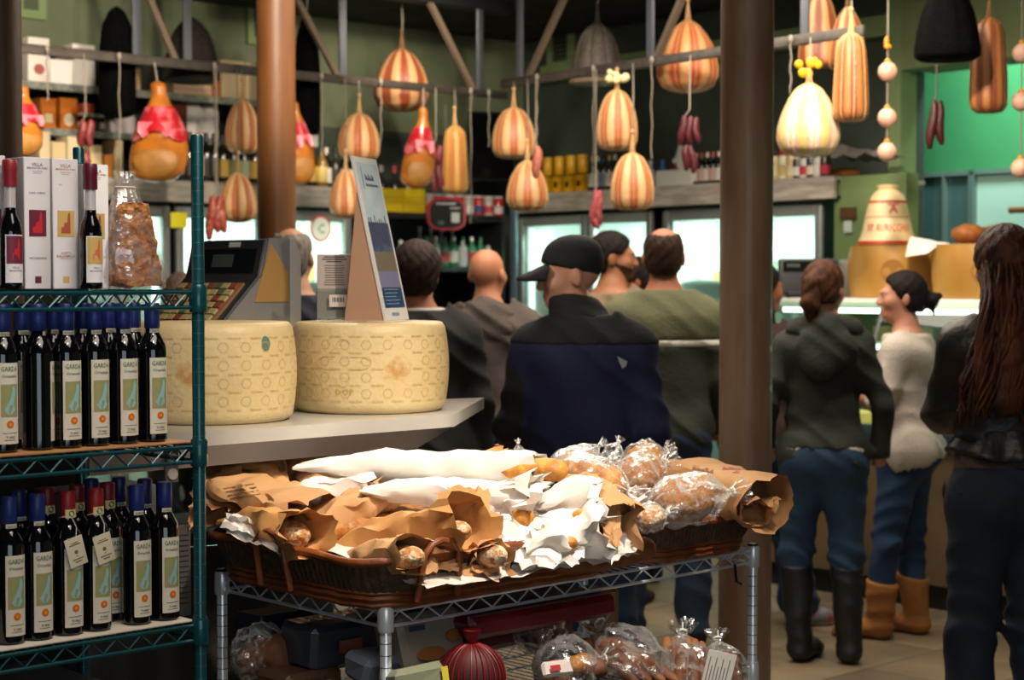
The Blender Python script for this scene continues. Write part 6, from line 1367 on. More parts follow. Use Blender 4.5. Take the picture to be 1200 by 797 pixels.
m = M(); q0 = pf(.02, .0, -.001); q1 = pf(.02, .80, -.001); m.add([a_, q0, q1, a_ + Vector((0, .003, 0)), q0 + Vector((0, .003, 0)), q1 + Vector((0, .003, 0))], [(0, 1, 2), (5, 4, 3), (0, 3, 4, 1), (1, 4, 5, 2), (2, 5, 3, 0)]); wm('easel_wing', m, BK, r)
# ------------------------------------------------------------------ people: smooth signed distance bodies turned into one mesh each
def A3(*p): return np.array(p, float)
def smin(a, b, k):
    h = np.clip(.5 + .5 * (b - a) / k, 0, 1); return b * (1 - h) + a * h - k * h * (1 - h)
def smax(a, b, k=.01): return -smin(-a, -b, k)
def cone(a, b, ra, rb, fy=1.0, k=.03, infl=0.0):
    a, b = A3(*a), A3(*b)
    def f(p):
        q = p.copy(); S = A3(1, 1 / fy, 1); q = q * S; a_, b_ = a * S, b * S; ba = b_ - a_; pa = q - a_
        t = np.clip((pa @ ba) / max(ba @ ba, 1e-9), 0, 1); return (np.linalg.norm(pa - t[:, None] * ba, axis=1) - (ra + (rb - ra) * t)) * (1 if fy == 1 else (.5 + .5 * fy)) - infl
    return (f, k, np.minimum(a, b) - max(ra, rb) - infl, np.maximum(a, b) + max(ra, rb) + infl)
def ell(c, r, k=.02, R=None, infl=0.0):
    c, r = A3(*c), A3(*r) + infl
    def f(p):
        q = p - c
        if R is not None: q = q @ R
        k0 = np.linalg.norm(q / r, axis=1); k1 = np.linalg.norm(q / (r * r), axis=1) + 1e-9; return k0 * (k0 - 1) / k1
    m_ = max(r); return (f, k, c - m_, c + m_)
def union(prims):
    def f(p):
        d = prims[0][0](p)
        for g, k, _, _ in prims[1:]: d = smin(d, g(p), k)
        return d
    return f, np.min([q[2] for q in prims], 0), np.max([q[3] for q in prims], 0)
CELLC = np.array([(i, j, k) for i in (0, 1) for j in (0, 1) for k in (0, 1)])
def sdf_mesh(fn, lo, hi, h):
    lo = lo - 3 * h; n = (np.ceil((hi + 3 * h - lo) / h / 4).astype(int) + 1); nb = n
    bc = np.stack(np.meshgrid(*[np.arange(q) for q in nb], indexing='ij'), -1).reshape(-1, 3); pc = lo + (bc * 4 + 1.5) * h
    dc = fn(pc); D = np.repeat(np.repeat(np.repeat(np.where(dc > 0, 1.0, -1.0).reshape(nb), 4, 0), 4, 1), 4, 2)
    near = np.abs(dc) < 6.5 * h; b = bc[near]
    off = np.stack(np.meshgrid(*[np.arange(4)] * 3, indexing='ij'), -1).reshape(-1, 3)
    idx = (b[:, None, :] * 4 + off[None]).reshape(-1, 3); D[idx[:, 0], idx[:, 1], idx[:, 2]] = fn(lo + idx * h)
    ins = D < 0; S = D.shape
    cnt = np.zeros(tuple(s - 1 for s in S), int)
    for c in CELLC: cnt += ins[c[0]:S[0] - 1 + c[0], c[1]:S[1] - 1 + c[1], c[2]:S[2] - 1 + c[2]]
    act = np.argwhere((cnt > 0) & (cnt < 8)); vid = -np.ones(cnt.shape, int); vid[act[:, 0], act[:, 1], act[:, 2]] = np.arange(len(act))
    acc = np.zeros((len(act), 3)); w_ = np.zeros(len(act)); val = [D[act[:, 0] + c[0], act[:, 1] + c[1], act[:, 2] + c[2]] for c in CELLC]
    for i in range(8):
        for j in range(i + 1, 8):
            if np.abs(CELLC[i] - CELLC[j]).sum() != 1: continue
            x = (val[i] < 0) != (val[j] < 0); t = np.clip(val[i] / (val[i] - val[j] + 1e-12), .02, .98); pt = CELLC[i] + t[:, None] * (CELLC[j] - CELLC[i]); acc[x] += pt[x]; w_[x] += 1
    V = lo + (act + acc / np.maximum(w_, 1)[:, None]) * h; F = []
    for ax in range(3):
        o1, o2 = [(1, 2), (2, 0), (0, 1)][ax]; a = [slice(None)] * 3; b_ = [slice(None)] * 3; a[ax] = slice(0, -1); b_[ax] = slice(1, None)
        ch = np.argwhere(ins[tuple(a)] != ins[tuple(b_)]); ch = ch[(ch[:, o1] > 0) & (ch[:, o2] > 0) & (ch[:, o1] < S[o1] - 1) & (ch[:, o2] < S[o2] - 1)]
        q = []
        for d1, d2 in ((-1, -1), (0, -1), (0, 0), (-1, 0)):
            c = ch.copy(); c[:, o1] += d1; c[:, o2] += d2; q.append(vid[c[:, 0], c[:, 1], c[:, 2]])
        q = np.stack(q, 1); flip = ~ins[ch[:, 0], ch[:, 1], ch[:, 2]]; q[flip] = q[flip][:, ::-1]; q = q[(q >= 0).all(1)]; F.append(q)
    return V, np.concatenate(F)
def sdf_obj(name, fn, lo, hi, h, material, parent, label=None):
    V, F = sdf_mesh(fn, np.array(lo, float), np.array(hi, float), h); me = bpy.data.meshes.new(name)
    me.vertices.add(len(V)); me.vertices.foreach_set('co', V.ravel()); me.loops.add(F.size); me.loops.foreach_set('vertex_index', F.ravel().astype(np.int32)); me.polygons.add(len(F)); me.polygons.foreach_set('loop_start', np.arange(0, F.size, 4, dtype=np.int32)); me.update(calc_edges=True); me.validate()
    me.materials.append(material); me.polygons.foreach_set('use_smooth', [True] * len(F)); o = bpy.data.objects.new(name, me); link(o, parent)
    if label: o['label'] = label
    return o
def rotz(a): c, s = math.cos(a), math.sin(a); return np.array([[c, -s, 0], [s, c, 0], [0, 0, 1]])
def rotx(a): c, s = math.cos(a), math.sin(a); return np.array([[1, 0, 0], [0, c, -s], [0, s, c]])
SKIN = {}
def skin(c, c2): return mat('skin_' + c[1:], c, .5, col2=c2, ns=9, spec=.35)
def cloth(c, c2=None, b=.25, bs=30, rough=.85, sheen=.0): return mat('cloth_' + c[1:], c, rough, col2=c2 or c, ns=7, bump=b, bs=bs, sheen=sheen)
def folds(amp, f=38, seed=0.0):
    def fn(p):
        x, y, z = p[:, 0], p[:, 1], p[:, 2]
        w = f * .45 * z + 2.4 * np.sin(x * 7 + seed) + 1.9 * np.sin(y * 9 + 2 * seed) + 1.3 * np.sin(z * 13 + x * 11)
        return amp * ((np.abs(np.sin(w)) - .6) * 1.5 + .6 * np.sin(x * 31 + z * 17 + seed) * np.sin(z * 9 + y * 7))
    return fn
class Person:
    def __init__(s, label, px, d, H, yaw, fem=False, arms=None, head=(0, 0, 0), sk=('#c68a68', '#b87858'), lean=0.0, stance=.095, build=1.0, legs=None, hx=0.0):
        q = P(px, 400, d); s.r = thing('person', label, 'person', (q.x, d, 0), yaw); s.s = H / 1.75; s.fem = fem; s.b = build
        s.sk = skin(*sk); sw = .128 if fem else .152; s.sw = sw * build; s.lean = lean
        e0 = .215 if fem else .245
        s.arms = {-1: ((-e0, -.03, 1.13), (-e0 - .0, .07, .90)), 1: ((e0, -.03, 1.13), (e0, .07, .90))}
        if arms: s.arms.update(arms)
        s.head = head; s.stance = stance; s.legs = legs or {-1: ((-stance, .01, .48), (-stance, -.015, .09)), 1: ((stance, .01, .48), (stance, -.015, .09))}
        s.hc = A3(hx, .025 + lean * .12, 1.632); s.Rh = rotz(head[0]) @ rotx(head[1])
    def S(s, fn): return lambda p: fn(p / s.s) * s.s
    def build_sdf(s, name, fn, lo, hi, h, material, parent=None, label=None): return sdf_obj(name, s.S(fn), A3(*lo) * s.s, A3(*hi) * s.s, h, material, parent or s.r, label)
    def torso(s, g=0.0):
        f = s.fem; b = s.b; y = s.lean * .05
        L = [cone((0, 0, .92), (0, 0, 1.08), (.172 if f else .165) * b, (.118 if f else .142) * b, .70, .05, g), cone((0, 0, 1.08), (0, y, 1.31), (.118 if f else .142) * b, (.138 if f else .168) * b, .68, .05, g),
             cone((-s.sw, y, 1.375), (s.sw, y, 1.375), .062, .062, 1, .06, g), cone((0, y - .015, 1.37), (0, y, 1.49), .11, .056, .9, .08, g)]
        if f: L += [ell((sx * .065, .085 + y, 1.27), (.06, .055, .06), .04, infl=g) for sx in (-1, 1)]
        return L
    def armp(s, sd, g=0.0, hand=True, upto=1.0):
        e, w_ = s.arms[sd]; S0 = (sd * (s.sw + .02), s.lean * .05, 1.37); f = .86 if s.fem else 1.0
        L = [cone(S0, e, .058 * f, .043 * f, 1, .04, g), cone(e, w_, .043 * f, .029 * f, 1, .02, g)]
        if hand: L += s.handp(sd)
        return L
    def handp(s, sd):
        e, w_ = A3(*s.arms[sd][0]), A3(*s.arms[sd][1]); d = (w_ - e) / np.linalg.norm(w_ - e); fw = A3(0, 1, 0); side = np.cross(d, A3(sd, 0, 0)); side = side / (np.linalg.norm(side) + 1e-9); nrm = np.cross(side, d); nrm = nrm if nrm[0] * sd < 0 else -nrm
        L = [cone(w_, w_ + d * .06, .026, .032, 1, .02), cone(w_ + d * .03 + side * .02, w_ + d * .085 + side * .022, .018, .016, 1, .015), cone(w_ + d * .03 - side * .02, w_ + d * .08 - side * .022, .018, .015, 1, .015)]
        for i, (o, ln) in enumerate(((.027, .07), (.009, .08), (-.009, .076), (-.027, .06))):
            a = w_ + d * .085 + side * o; b = a + d * ln * .5 + nrm * .012; c = b + d * ln * .4 + nrm * .028; L += [cone(a, b, .0095, .009, 1, .006), cone(b, c, .009, .0078, 1, .005)]
        a = w_ + d * .025 + side * .03; b = a + d * .035 + side * .022 + nrm * .01; L += [cone(a, b, .013, .011, 1, .01), cone(b, b + d * .035 + nrm * .01, .011, .009, 1, .006)]
        return L
    def headp(s, g=0.0, ears=True):
        R, c = s.Rh, s.hc
        def h(x): return c + R @ A3(*x)
        def E(cc, r, k=.02): return ell(h(cc), r, k, R, g)
        def C(a, b, ra, rb, k=.012): return cone(h(a), h(b), ra, rb, 1, k, g)
        L = [E((0, -.014, .028), (.076, .096, .088)), E((0, .028, -.035), (.060, .062, .085), .03), E((0, .058, -.088), (.034, .03, .026), .03), C((0, .088, .018), (0, .106, -.028), .009, .0135, .012), E((.0, .103, -.032), (.018, .012, .009), .01),
             E((0, .078, .022), (.048, .018, .012), .02), E((0, .087, -.059), (.024, .012, .0065), .008), E((0, .085, -.071), (.021, .012, .007), .008), E((.042, .055, -.025), (.026, .03, .024), .03), E((-.042, .055, -.025), (.026, .03, .024), .03)]
        if ears: L += [ell(h((sx * .079, -.014, -.008)), (.011, .02, .032), .008, R @ rotz(sx * .35), g) for sx in (-1, 1)]
        return L
    def body(s, low=.86):
        L = s.torso() + [cone((0, s.lean * .05 - .005, 1.46), s.hc + A3(0, -.012, -.06), .056, .054, 1, .03)] + s.headp() + s.armp(-1) + s.armp(1); fn, lo, hi = union(L); R, c = s.Rh, s.hc
        ey = [ell(c + R @ A3(sx * .031, .102, .003), (.017, .016, .010), .01, R) for sx in (-1, 1)]
        def f(p):
            d = fn(p)
            for e in ey: d = smax(d, -e[0](p), .008)
            return np.maximum(d, low - p[:, 2])
        o = s.build_sdf('body', f, lo, hi, .0072 * s.s, s.sk)
        for sx in (-1, 1):
            m = M(); q = (c + R @ A3(sx * .031, .0795, .003)) * s.s; m.ball(q, .0118, 12, 8); e = obj('eye', m, mat('eye_white', '#9c9088', .3), o, smooth=180)
            m = M(); q2 = (c + R @ A3(sx * .031, .0862, .003)) * s.s; m.ball(q2, .0062, 10, 6); obj('iris', m, mat('iris_dark', '#1c120c', .15), e, smooth=180)
        return o
    def top(s, name, material, g=.022, hem=.98, neck=1.49, sleeves=(1.0, 1.0), fold=.004, zr=None, flare=0.0, extra=None, sides=(-1, 1), torso=True, label=None, h=.0105, seed=0.0, arms_only=False):
        L = []
        if torso: L += s.torso(g)
        if torso and hem < .96: L += [ell((x_, -.055, .91), (.09, .085, .10), .05, infl=g) for x_ in (-.075, .075)]
        for sd in sides: L += s.armp(sd, g * .6, hand=False)
        if extra: L += extra
        fn, lo, hi = union(L); fo = folds(fold, 38, seed); wr = [(A3(*s.arms[sd][0]), A3(*s.arms[sd][1])) for sd in sides]
        def f(p):
            d = fn(p) + fo(p)
            if flare: d = d - flare * np.clip((1.12 - p[:, 2]) / .2, 0, 1)
            rad = np.sqrt(p[:, 0] ** 2 + (p[:, 1] - s.lean * .05) ** 2)
            inner = np.where(rad < s.sw + .06, hem - p[:, 2], -1.0)                      # hem only cuts the trunk, not the arms
            d = smax(d, inner, .008); d = smax(d, np.where(rad < .12, p[:, 2] - neck, -1), .008)
            for e, w_ in wr:
                dd = (w_ - e) / np.linalg.norm(w_ - e); near = np.linalg.norm(p - w_, axis=1) < .09; d = np.where(near, smax(d, (p - w_) @ dd + .004, .006), d)
            if zr: d = np.maximum(d, np.maximum(zr[0] - p[:, 2], p[:, 2] - zr[1]))
            return d
        lo = lo.copy(); lo[2] = min(lo[2], hem - .1)
        return s.build_sdf(name, f, lo - .02, hi + .02, h * s.s, material, None, label)
    def trousers(s, material, g=.014, waist=1.02, cuff=.07, wide=1.0, name='jeans', fold=.005, flare=1.0):
        f_ = s.fem; L = [cone((0, 0, .91), (0, 0, 1.06), (.172 if f_ else .163) * s.b, (.135 if f_ else .15) * s.b, .72, .05, g), ell((-.075, -.06, .9), (.095, .09, .10), .05, infl=g), ell((.075, -.06, .9), (.095, .09, .10), .05, infl=g)]
        for sd in (-1, 1):
            kn, an = s.legs[sd]; L += [cone((sd * .09, -.005, .87), kn, .092 * s.b, .06 * wide, 1, .03, g), cone(kn, an, .06 * wide, .045 * wide * flare, 1, .03, g)]
        fn, lo, hi = union(L); fo = folds(fold, 60)
        def f(p):
            d = fn(p) + fo(p) * (1 + 1.5 * np.exp(-((p[:, 2] - .47) / .06) ** 2) + 1.2 * np.exp(-((p[:, 2] - .12) / .06) ** 2)); d = smax(d, p[:, 2] - waist, .006); return smax(d, cuff - p[:, 2], .006)
        return s.build_sdf(name, f, lo, hi, .011 * s.s, material)
    def shoes(s, material, name='shoe', tall=0.0, sole=None, wide=1.0, toe=None):
        for sd in (-1, 1):
            kn, an = s.legs[sd]; a = A3(*an); yw = (toe or {}).get(sd, sd * .15); dr = A3(-math.sin(yw) * -1 if False else math.sin(yw), math.cos(yw), 0)
            ax, ay = a[0], a[1]; L = [cone((ax, ay - .02, .05), A3(ax, ay - .02, .05) + dr * .13, .040 * wide, .036 * wide, 1, .03), cone(A3(ax, ay, .035) + dr * .12, A3(ax, ay, .030) + dr * .19, .036 * wide, .027 * wide, 1, .03), cone((ax, ay - .01, .06), (ax, ay - .01, max(.12, tall)), .046 * wide, (.062 if tall > .2 else .046) * wide, 1, .03)]
            if tall > .2:
                t = (tall - .09) / (kn[2] - .09); top = a + (A3(*kn) - a) * t; L[2] = cone((ax, ay - .01, .06), tuple(top), .048 * wide, .066 * wide, 1, .03)
            fn, lo, hi = union(L); tp = tall if tall > .2 else .115; fo = folds(.004 if tall > .2 else 0, 55, sd)
            def f(p): return smax(smax(fn(p) + fo(p), .002 - p[:, 2], .004), p[:, 2] - tp - .15 * (p[:, 1] - ay) * (1 if tall > .2 else 0), .005)
            o = s.build_sdf(name, f, lo, hi, .008 * s.s, material)
            if sole:
                def f2(p): return smax(smax(fn(p) - .003, -p[:, 2], .002), p[:, 2] - .02, .002)
                s.build_sdf('sole', f2, lo - .005, hi, .008 * s.s, sole, o)
    def hair(s, material, g=.013, front=.015, nape=-.075, extra=None, bald=None, vol=(0, 0, 0), name='hair', fold=.003, f=130, ears=True):
        R, c = s.Rh, s.hc; L = [ell(c + R @ A3(0, -.016, .03), A3(.076, .097, .09) + A3(*vol), .02, R, g), ell(c + R @ A3(0, -.05, -.03), (.066, .055, .062), .03, R, g * .8)]
        fn, lo, hi = union(L); ex = union([(q[0], q[1], q[2], q[3]) for q in extra]) if extra else None
        def fnc(p):
            q = (p - c) @ R; d = fn(p); d = smax(d, q[:, 1] * .8 - q[:, 2] * .6 - front, .012); d = smax(d, nape - q[:, 2], .01)
            if ears:
                qa = q.copy(); qa[:, 0] = np.abs(qa[:, 0]); d = smax(d, -ell((.088, -.002, -.02), (.034, .032, .040))[0](qa), .008)
                d = smax(d, .016 - q[:, 2] - np.clip((-.02 - q[:, 1]) * 4, 0, .2), .01)
            if bald: d = smax(d, -bald(q), .01)
            if ex is not None: d = smin(d, ex[0](p), .02)
            an = np.arctan2(q[:, 0], q[:, 1] + .02); return d + fold * .35 * (np.sin(an * 17 + 4 * np.sin(q[:, 2] * 40)) + np.sin(q[:, 2] * 110 + an * 9))
        if ex is not None: lo, hi = np.minimum(lo, ex[1]), np.maximum(hi, ex[2])
        return s.build_sdf(name, fnc, lo - .01, hi + .01, .0065 * s.s, material)
    def hp(s, *x): return tuple(s.hc + s.Rh @ A3(*x))
def hairmat(c, c2): return mat('hair_' + c[1:], c, .65, spec=.2, col2=c2, ns=60, bump=.4, bs=220, stretch=(1, 1, .3))
def bump_eq(*a): return None
DENIM = cloth('#1a2c42', '#223750', .3, 200); DENIMD = cloth('#121a26', '#182230', .3, 200); DENIMM = cloth('#1a324a', '#24425e', .3, 200)
# 1 man with the black cap: back to us, head turned to his left
p = Person('man in a black cap and navy jacket seen from behind in profile', 684, 5.85, 1.725, -.25, False, head=(1.9, -.08, 0), sk=('#d29c80', '#c08466'), lean=.2, build=1.0, hx=-.06, arms={-1: ((-.25, .02, 1.12), (-.20, .20, 1.0)), 1: ((.24, .0, 1.12), (.21, .16, .96))})
p.body(); NAVY = cloth('#171c3c', '#1d2348', .2, 60); BLK = cloth('#131214', '#1a181a', .25, 60)
jk = p.top('jacket', NAVY, .030, .90, 1.49, fold=.008, flare=.01)
p.top('shoulder_yoke', BLK, .034, .90, 1.50, zr=(1.40, 1.6), fold=.0075, label='black shoulder panel of the jacket')
p.top('dark_sleeve', BLK, .040, .9, 1.3, sides=(-1,), torso=False, fold=.0085, label='black left sleeve')
cl_ = [cone((.005, -.005, 1.41), (-.04, .025, 1.53), .122, .088, 1, .02)]; fn, lo, hi = union(cl_); p.build_sdf('collar', lambda q: smax(fn(q) + folds(.003, 120)(q), q[:, 2] - 1.56 + .25 * (q[:, 1]), .006), lo, hi, .009, BLK)
p.trousers(DENIM, wide=1.12, flare=1.15); p.shoes(cloth('#1a1512', '#221a16'))
R, c = p.Rh, p.hc
capm = cloth('#17171a', '#202024', .3, 90)
L = [ell(c + R @ A3(0, -.012, .045), (.086, .108, .088), .02, R), ell(c + R @ A3(0, -.02, .085), (.07, .085, .045), .03, R)]; fn, lo, hi = union(L)
cap = p.build_sdf('cap', lambda q: smax(fn(q) + .002 * np.sin(((q - c) @ R)[:, 0] * 60), -(((q - c) @ R)[:, 2] - .02 - .32 * ((q - c) @ R)[:, 1]), .008), lo, hi, .0075, capm)
m = M(); 
def brim(u, v):
    x = (u - .5) * .15; y = .075 + v * .105 * math.sqrt(max(.02, 1 - (2 * u - 1) ** 4)); z = .048 - 2.4 * x * x - .038 * v; return Vector((p.hc + p.Rh @ A3(x, y, z)) * p.s)
m.grid(brim, 14, 8); k = len(m.v); m.v += [tuple(Vector(q) + Vector((0, 0, -.009))) for q in m.v]; m.f += [tuple(i + k for i in f_)[::-1] for f_ in list(m.f)]
m.f += [(i, i + 1, k + i + 1, k + i) for i in range(7 * 14, 8 * 14 - 1)]; obj('brim', m, capm, cap, smooth=180)
bt = BVHTree.FromPolygons([v.co for v in jk.data.vertices], [tuple(q.vertices) for q in jk.data.polygons])
m = M(); poly_on(m, lambda x, y: (bt.ray_cast(Vector((x, -1, y)), Vector((0, 1, 0)))[0] or Vector((x, -.15, y))) + Vector((.001, -.004, 0)), [(.135, 1.345), (.148, 1.337), (.166, 1.328), (.16, 1.312), (.15, 1.304), (.142, 1.322)]); obj('emblem', m, mat('emblem_grey', '#a8a8b0', .5), p.r)
# 2 man in the green sweater
p = Person('man in an olive green sweater with a white chest stripe', 778, 7.5, 1.815, .05, False, head=(-.1, .05, 0), sk=('#b97a5c', '#a5684c'), build=1.06, legs={-1: ((-.13, .05, .48), (-.14, .06, .09)), 1: ((.12, .01, .48), (.13, -.01, .09))})
p.body(); p.top('sweater', cloth('#2a2d20', '#32362a', .4, 90), .024, .86, 1.49, zr=(.4, 1.262), fold=.0075); p.top('sweater_stripe', cloth('#dcdccb', None, .3, 90), .026, .86, 1.49, zr=(1.262, 1.29), label='white stripe across the back'); p.top('sweater_yoke', cloth('#5a5c40', '#636548', .4, 90), .024, .86, 1.495, zr=(1.29, 1.6), label='lighter olive shoulders')
p.trousers(DENIM, wide=1.12, flare=1.15); p.shoes(cloth('#2c1c12', '#3a281c'))
p.hair(hairmat('#2a1a12', '#3c281c'), .008, -.005, -.075, bald=lambda q: np.sqrt((q[:, 0] / .058) ** 2 + ((q[:, 1] + .02) / .085) ** 2 + ((q[:, 2] - .115) / .045) ** 2) * .05 - .05)
# 3 man with dark hair in black
p = Person('dark haired man in a black coat left of the bald man', 490, 7.0, 1.73, .1, False, head=(-.25, 0, 0), sk=('#bd7c5c', '#a86a4c'), build=1.1)
p.body(); p.top('coat', cloth('#0d0d0e', '#141415', .2, 60), .03, .62, 1.49, fold=.008, flare=.02); p.top('shirt_collar', cloth('#b8b4ac', None), .012, 1.4, 1.50, zr=(1.46, 1.505), sides=()); p.trousers(DENIMD); p.shoes(cloth('#1a1512', '#221a16')); p.hair(hairmat('#1c100b', '#33201a'), .02, .012, -.085, vol=(.006, .008, .006), fold=.003)
# 4 bald man in the grey hooded jacket, arm reaching right
p = Person('bald man in a grey brown hooded jacket leaning on the counter', 571, 8.0, 1.735, -.1, False, head=(-.3, .1, 0), sk=('#c98a6a', '#bd7c5c'), build=1.06, arms={1: ((.31, .10, 1.19), (.36, .30, 1.15)), -1: ((-.28, .05, 1.13), (-.2, .28, 1.1))})
p.body(); GJ = cloth('#4f4642', '#5a504c', .3, 70); p.top('jacket', GJ, .034, .92, 1.46, fold=.009)
L = [ell((-.02, -.125, 1.385), (.15, .05, .085), .05), cone((-.12, -.03, 1.44), (0, -.09, 1.465), .05, .055, 1, .06), cone((.12, -.03, 1.44), (0, -.09, 1.465), .05, .055, 1, .06)]; fn, lo, hi = union(L); p.build_sdf('hood', lambda q: fn(q) + folds(.006, 60)(q), lo, hi, .01, GJ)
p.top('waistband', cloth('#3a2426', None), .036, .90, 1.4, zr=(.90, .945), sides=()); p.trousers(DENIMD); p.shoes(cloth('#1a1512', '#221a16'))
# 5 bearded man in profile
p = Person('bearded dark haired man in a tan jacket looking right', 716, 8.5, 1.82, -.5, False, head=(-1.05, 0, 0), sk=('#b57c5a', '#a06a4a'))
p.body(); p.top('jacket', cloth('#7a6650', '#84705a', .3, 70), .03, .92, 1.47, fold=.0085); p.trousers(DENIMD); p.shoes(cloth('#1a1512', '#221a16')); hm = hairmat('#120d0b', '#211915'); p.hair(hm, .012, .02, -.07, fold=.003)
R, c = p.Rh, p.hc; fn, lo, hi = union(p.headp(.005, ears=False)); mo = ell(c + R @ A3(0, .108, -.064), (.022, .03, .010), .01, R)[0]
def beard(q):
    l = (q - c) @ R; d = smax(fn(q), l[:, 2] + .043 + .35 * (l[:, 1] - .07), .006); d = smax(d, -.012 - l[:, 1], .006); return smax(d, -mo(q), .005)
p.build_sdf('beard', beard, lo, hi, .006, mat('beard_brown', '#3a281f', .8, spec=.1, col2='#5a4030', ns=90))
m = M(); m.tube([Vector((x, y, z)) * p.s for x, y, z in ((.12, .10, 1.36), (.10, .0, 1.475), (.10, -.10, 1.42), (.02, -.155, 1.25), (-.1, -.16, 1.1))], .016, 6); obj('bag_strap', m, cloth('#4a3c2c', None), p.r)
# 6 small partly hidden shopper
p = Person('dark haired shopper partly hidden between the bearded man and green sweater', 750, 9.1, 1.70, .9, True, head=(.5, 0, 0), sk=('#a86a4c', '#96583c'))
p.body(); p.top('shirt', cloth('#5a8a80', None), .02, .92, 1.47); p.trousers(DENIMD); p.shoes(cloth('#1a1512', '#221a16')); p.hair(hairmat('#17100d', '#251a16'), .014, .012, -.1, ears=False)
# 7 grey haired man behind the scale
p = Person('grey haired balding man in dark navy behind the label scale', 345, 7.3, 1.81, .3, False, head=(-.5, .1, 0), sk=('#b98a70', '#a8785c'), build=1.0)
p.body(); p.top('sweater', cloth('#151a26', '#1a2030', .2, 60), .026, .92, 1.48, fold=.0075); p.trousers(DENIMD); p.shoes(cloth('#1a1512', '#221a16')); p.hair(hairmat('#5c5550', '#8a8078'), .008, .0, -.08, bald=lambda q: np.sqrt((q[:, 0] / .06) ** 2 + ((q[:, 1] - .005) / .09) ** 2 + ((q[:, 2] - .11) / .05) ** 2) * .05 - .05)
# 8 head just left of the scale
p = Person('grey brown haired shopper mostly hidden behind the green post', 212, 8.6, 1.62, .4, True, head=(0, .2, 0), sk=('#b98a70', '#a8785c')); p.body(); p.top('coat', cloth('#4a403c', None), .028, .8, 1.47); p.trousers(DENIMD); p.shoes(cloth('#1a1512', '#221a16')); p.hair(hairmat('#4a3c34', '#6a5a50'), .014, .012, -.09)
# 9 woman with the ponytail
p = Person('woman with a brown ponytail in a dark hooded sweater and black boots', 966, 7.25, 1.665, -.12, True, head=(-.45, .0, 0), sk=('#c48a6c', '#b07656'), build=1.02, stance=.10, arms={1: ((.25, -.02, 1.14), (.24, .03, .90)), -1: ((-.25, -.02, 1.14), (-.24, .10, .93))}, legs={-1: ((-.115, .02, .48), (-.10, .0, .09)), 1: ((.10, .0, .48), (.115, -.02, .09))})
p.body(); HD = cloth('#24261f', '#2d2f28', .3, 60); p.top('hoodie', HD, .024, .945, 1.49, fold=.0085)
L = [ell((0, -.125, 1.38), (.135, .05, .10), .03), cone((-.12, -.02, 1.46), (0, -.09, 1.475), .05, .055, 1, .04), cone((.12, -.02, 1.46), (0, -.09, 1.475), .05, .055, 1, .04), ell((-.02, -.14, 1.31), (.08, .04, .07), .04)]; fn, lo, hi = union(L); p.build_sdf('hood', lambda q: fn(q) + folds(.005, 50)(q), lo, hi, .009, HD)
p.top('undershirt', cloth('#c8bfb2', None), .019, .925, 1.3, zr=(.925, 1.05), sides=(), label='white shirt hem'); p.trousers(DENIMM, waist=.98, wide=.95, fold=.004, cuff=.36)
p.shoes(cloth('#0f0f10', '#191919', .2, 40, .5), 'boot', .43, None, 1.12, {-1: .5, 1: -.05})
hm = hairmat('#3a2012', '#5a3620'); p.hair(hm, .013, .012, -.06, extra=[cone(p.hp(0, -.105, .045), p.hp(.0, -.145, .03), .024, .03, 1, .015), cone(p.hp(0, -.145, .03), p.hp(.0, -.155, -.06), .036, .04, 1, .02), cone(p.hp(0, -.155, -.06), p.hp(.0, -.13, -.16), .04, .014, 1, .02)], fold=.0035, ears=False)
# 10 woman in the cream cardigan, facing left with folded arms
p = Person('woman with dark tied hair in a cream cardigan facing left', 1062, 7.75, 1.625, 1.1, True, head=(.35, .02, 0), sk=('#c8927a', '#b97c62'), arms={-1: ((-.21, .06, 1.14), (.06, .20, 1.13)), 1: ((.21, .06, 1.14), (-.06, .21, 1.15))}, legs={-1: ((-.10, .06, .48), (-.10, .10, .09)), 1: ((.10, .0, .48), (.10, -.03, .09))})
p.body(); p.top('cardigan', cloth('#cdc4b8', '#c2b8ab', .4, 80), .024, .865, 1.46, fold=.0075, flare=.012); p.trousers(cloth('#17304e', '#1f3c5c', .3, 200), waist=1.0, wide=.95, cuff=.2); p.shoes(cloth('#96602c', '#a56e38', .4, 60), 'boot', .28, cloth('#5a3c20', None), 1.2)
hm = hairmat('#120c0c', '#1f1616'); p.hair(hm, .012, .016, -.07, extra=[cone(p.hp(0, -.10, .0), p.hp(0, -.14, -.01), .03, .036, 1, .02), cone(p.hp(.0, -.14, -.01), p.hp(.0, -.175, .01), .026, .016, 1, .02), cone(p.hp(0, -.13, -.02), p.hp(0, -.155, -.075), .02, .008, 1, .02)], ears=False)
m = M(); m.tube([Vector(x) * p.s for x in ((.10, .135, 1.25), (.12, .08, 1.42), (.12, -.02, 1.455), (.08, -.12, 1.38), (-.05, -.145, 1.2))], .008, 6); obj('bag_strap', m, cloth('#5a4630', None), p.r)
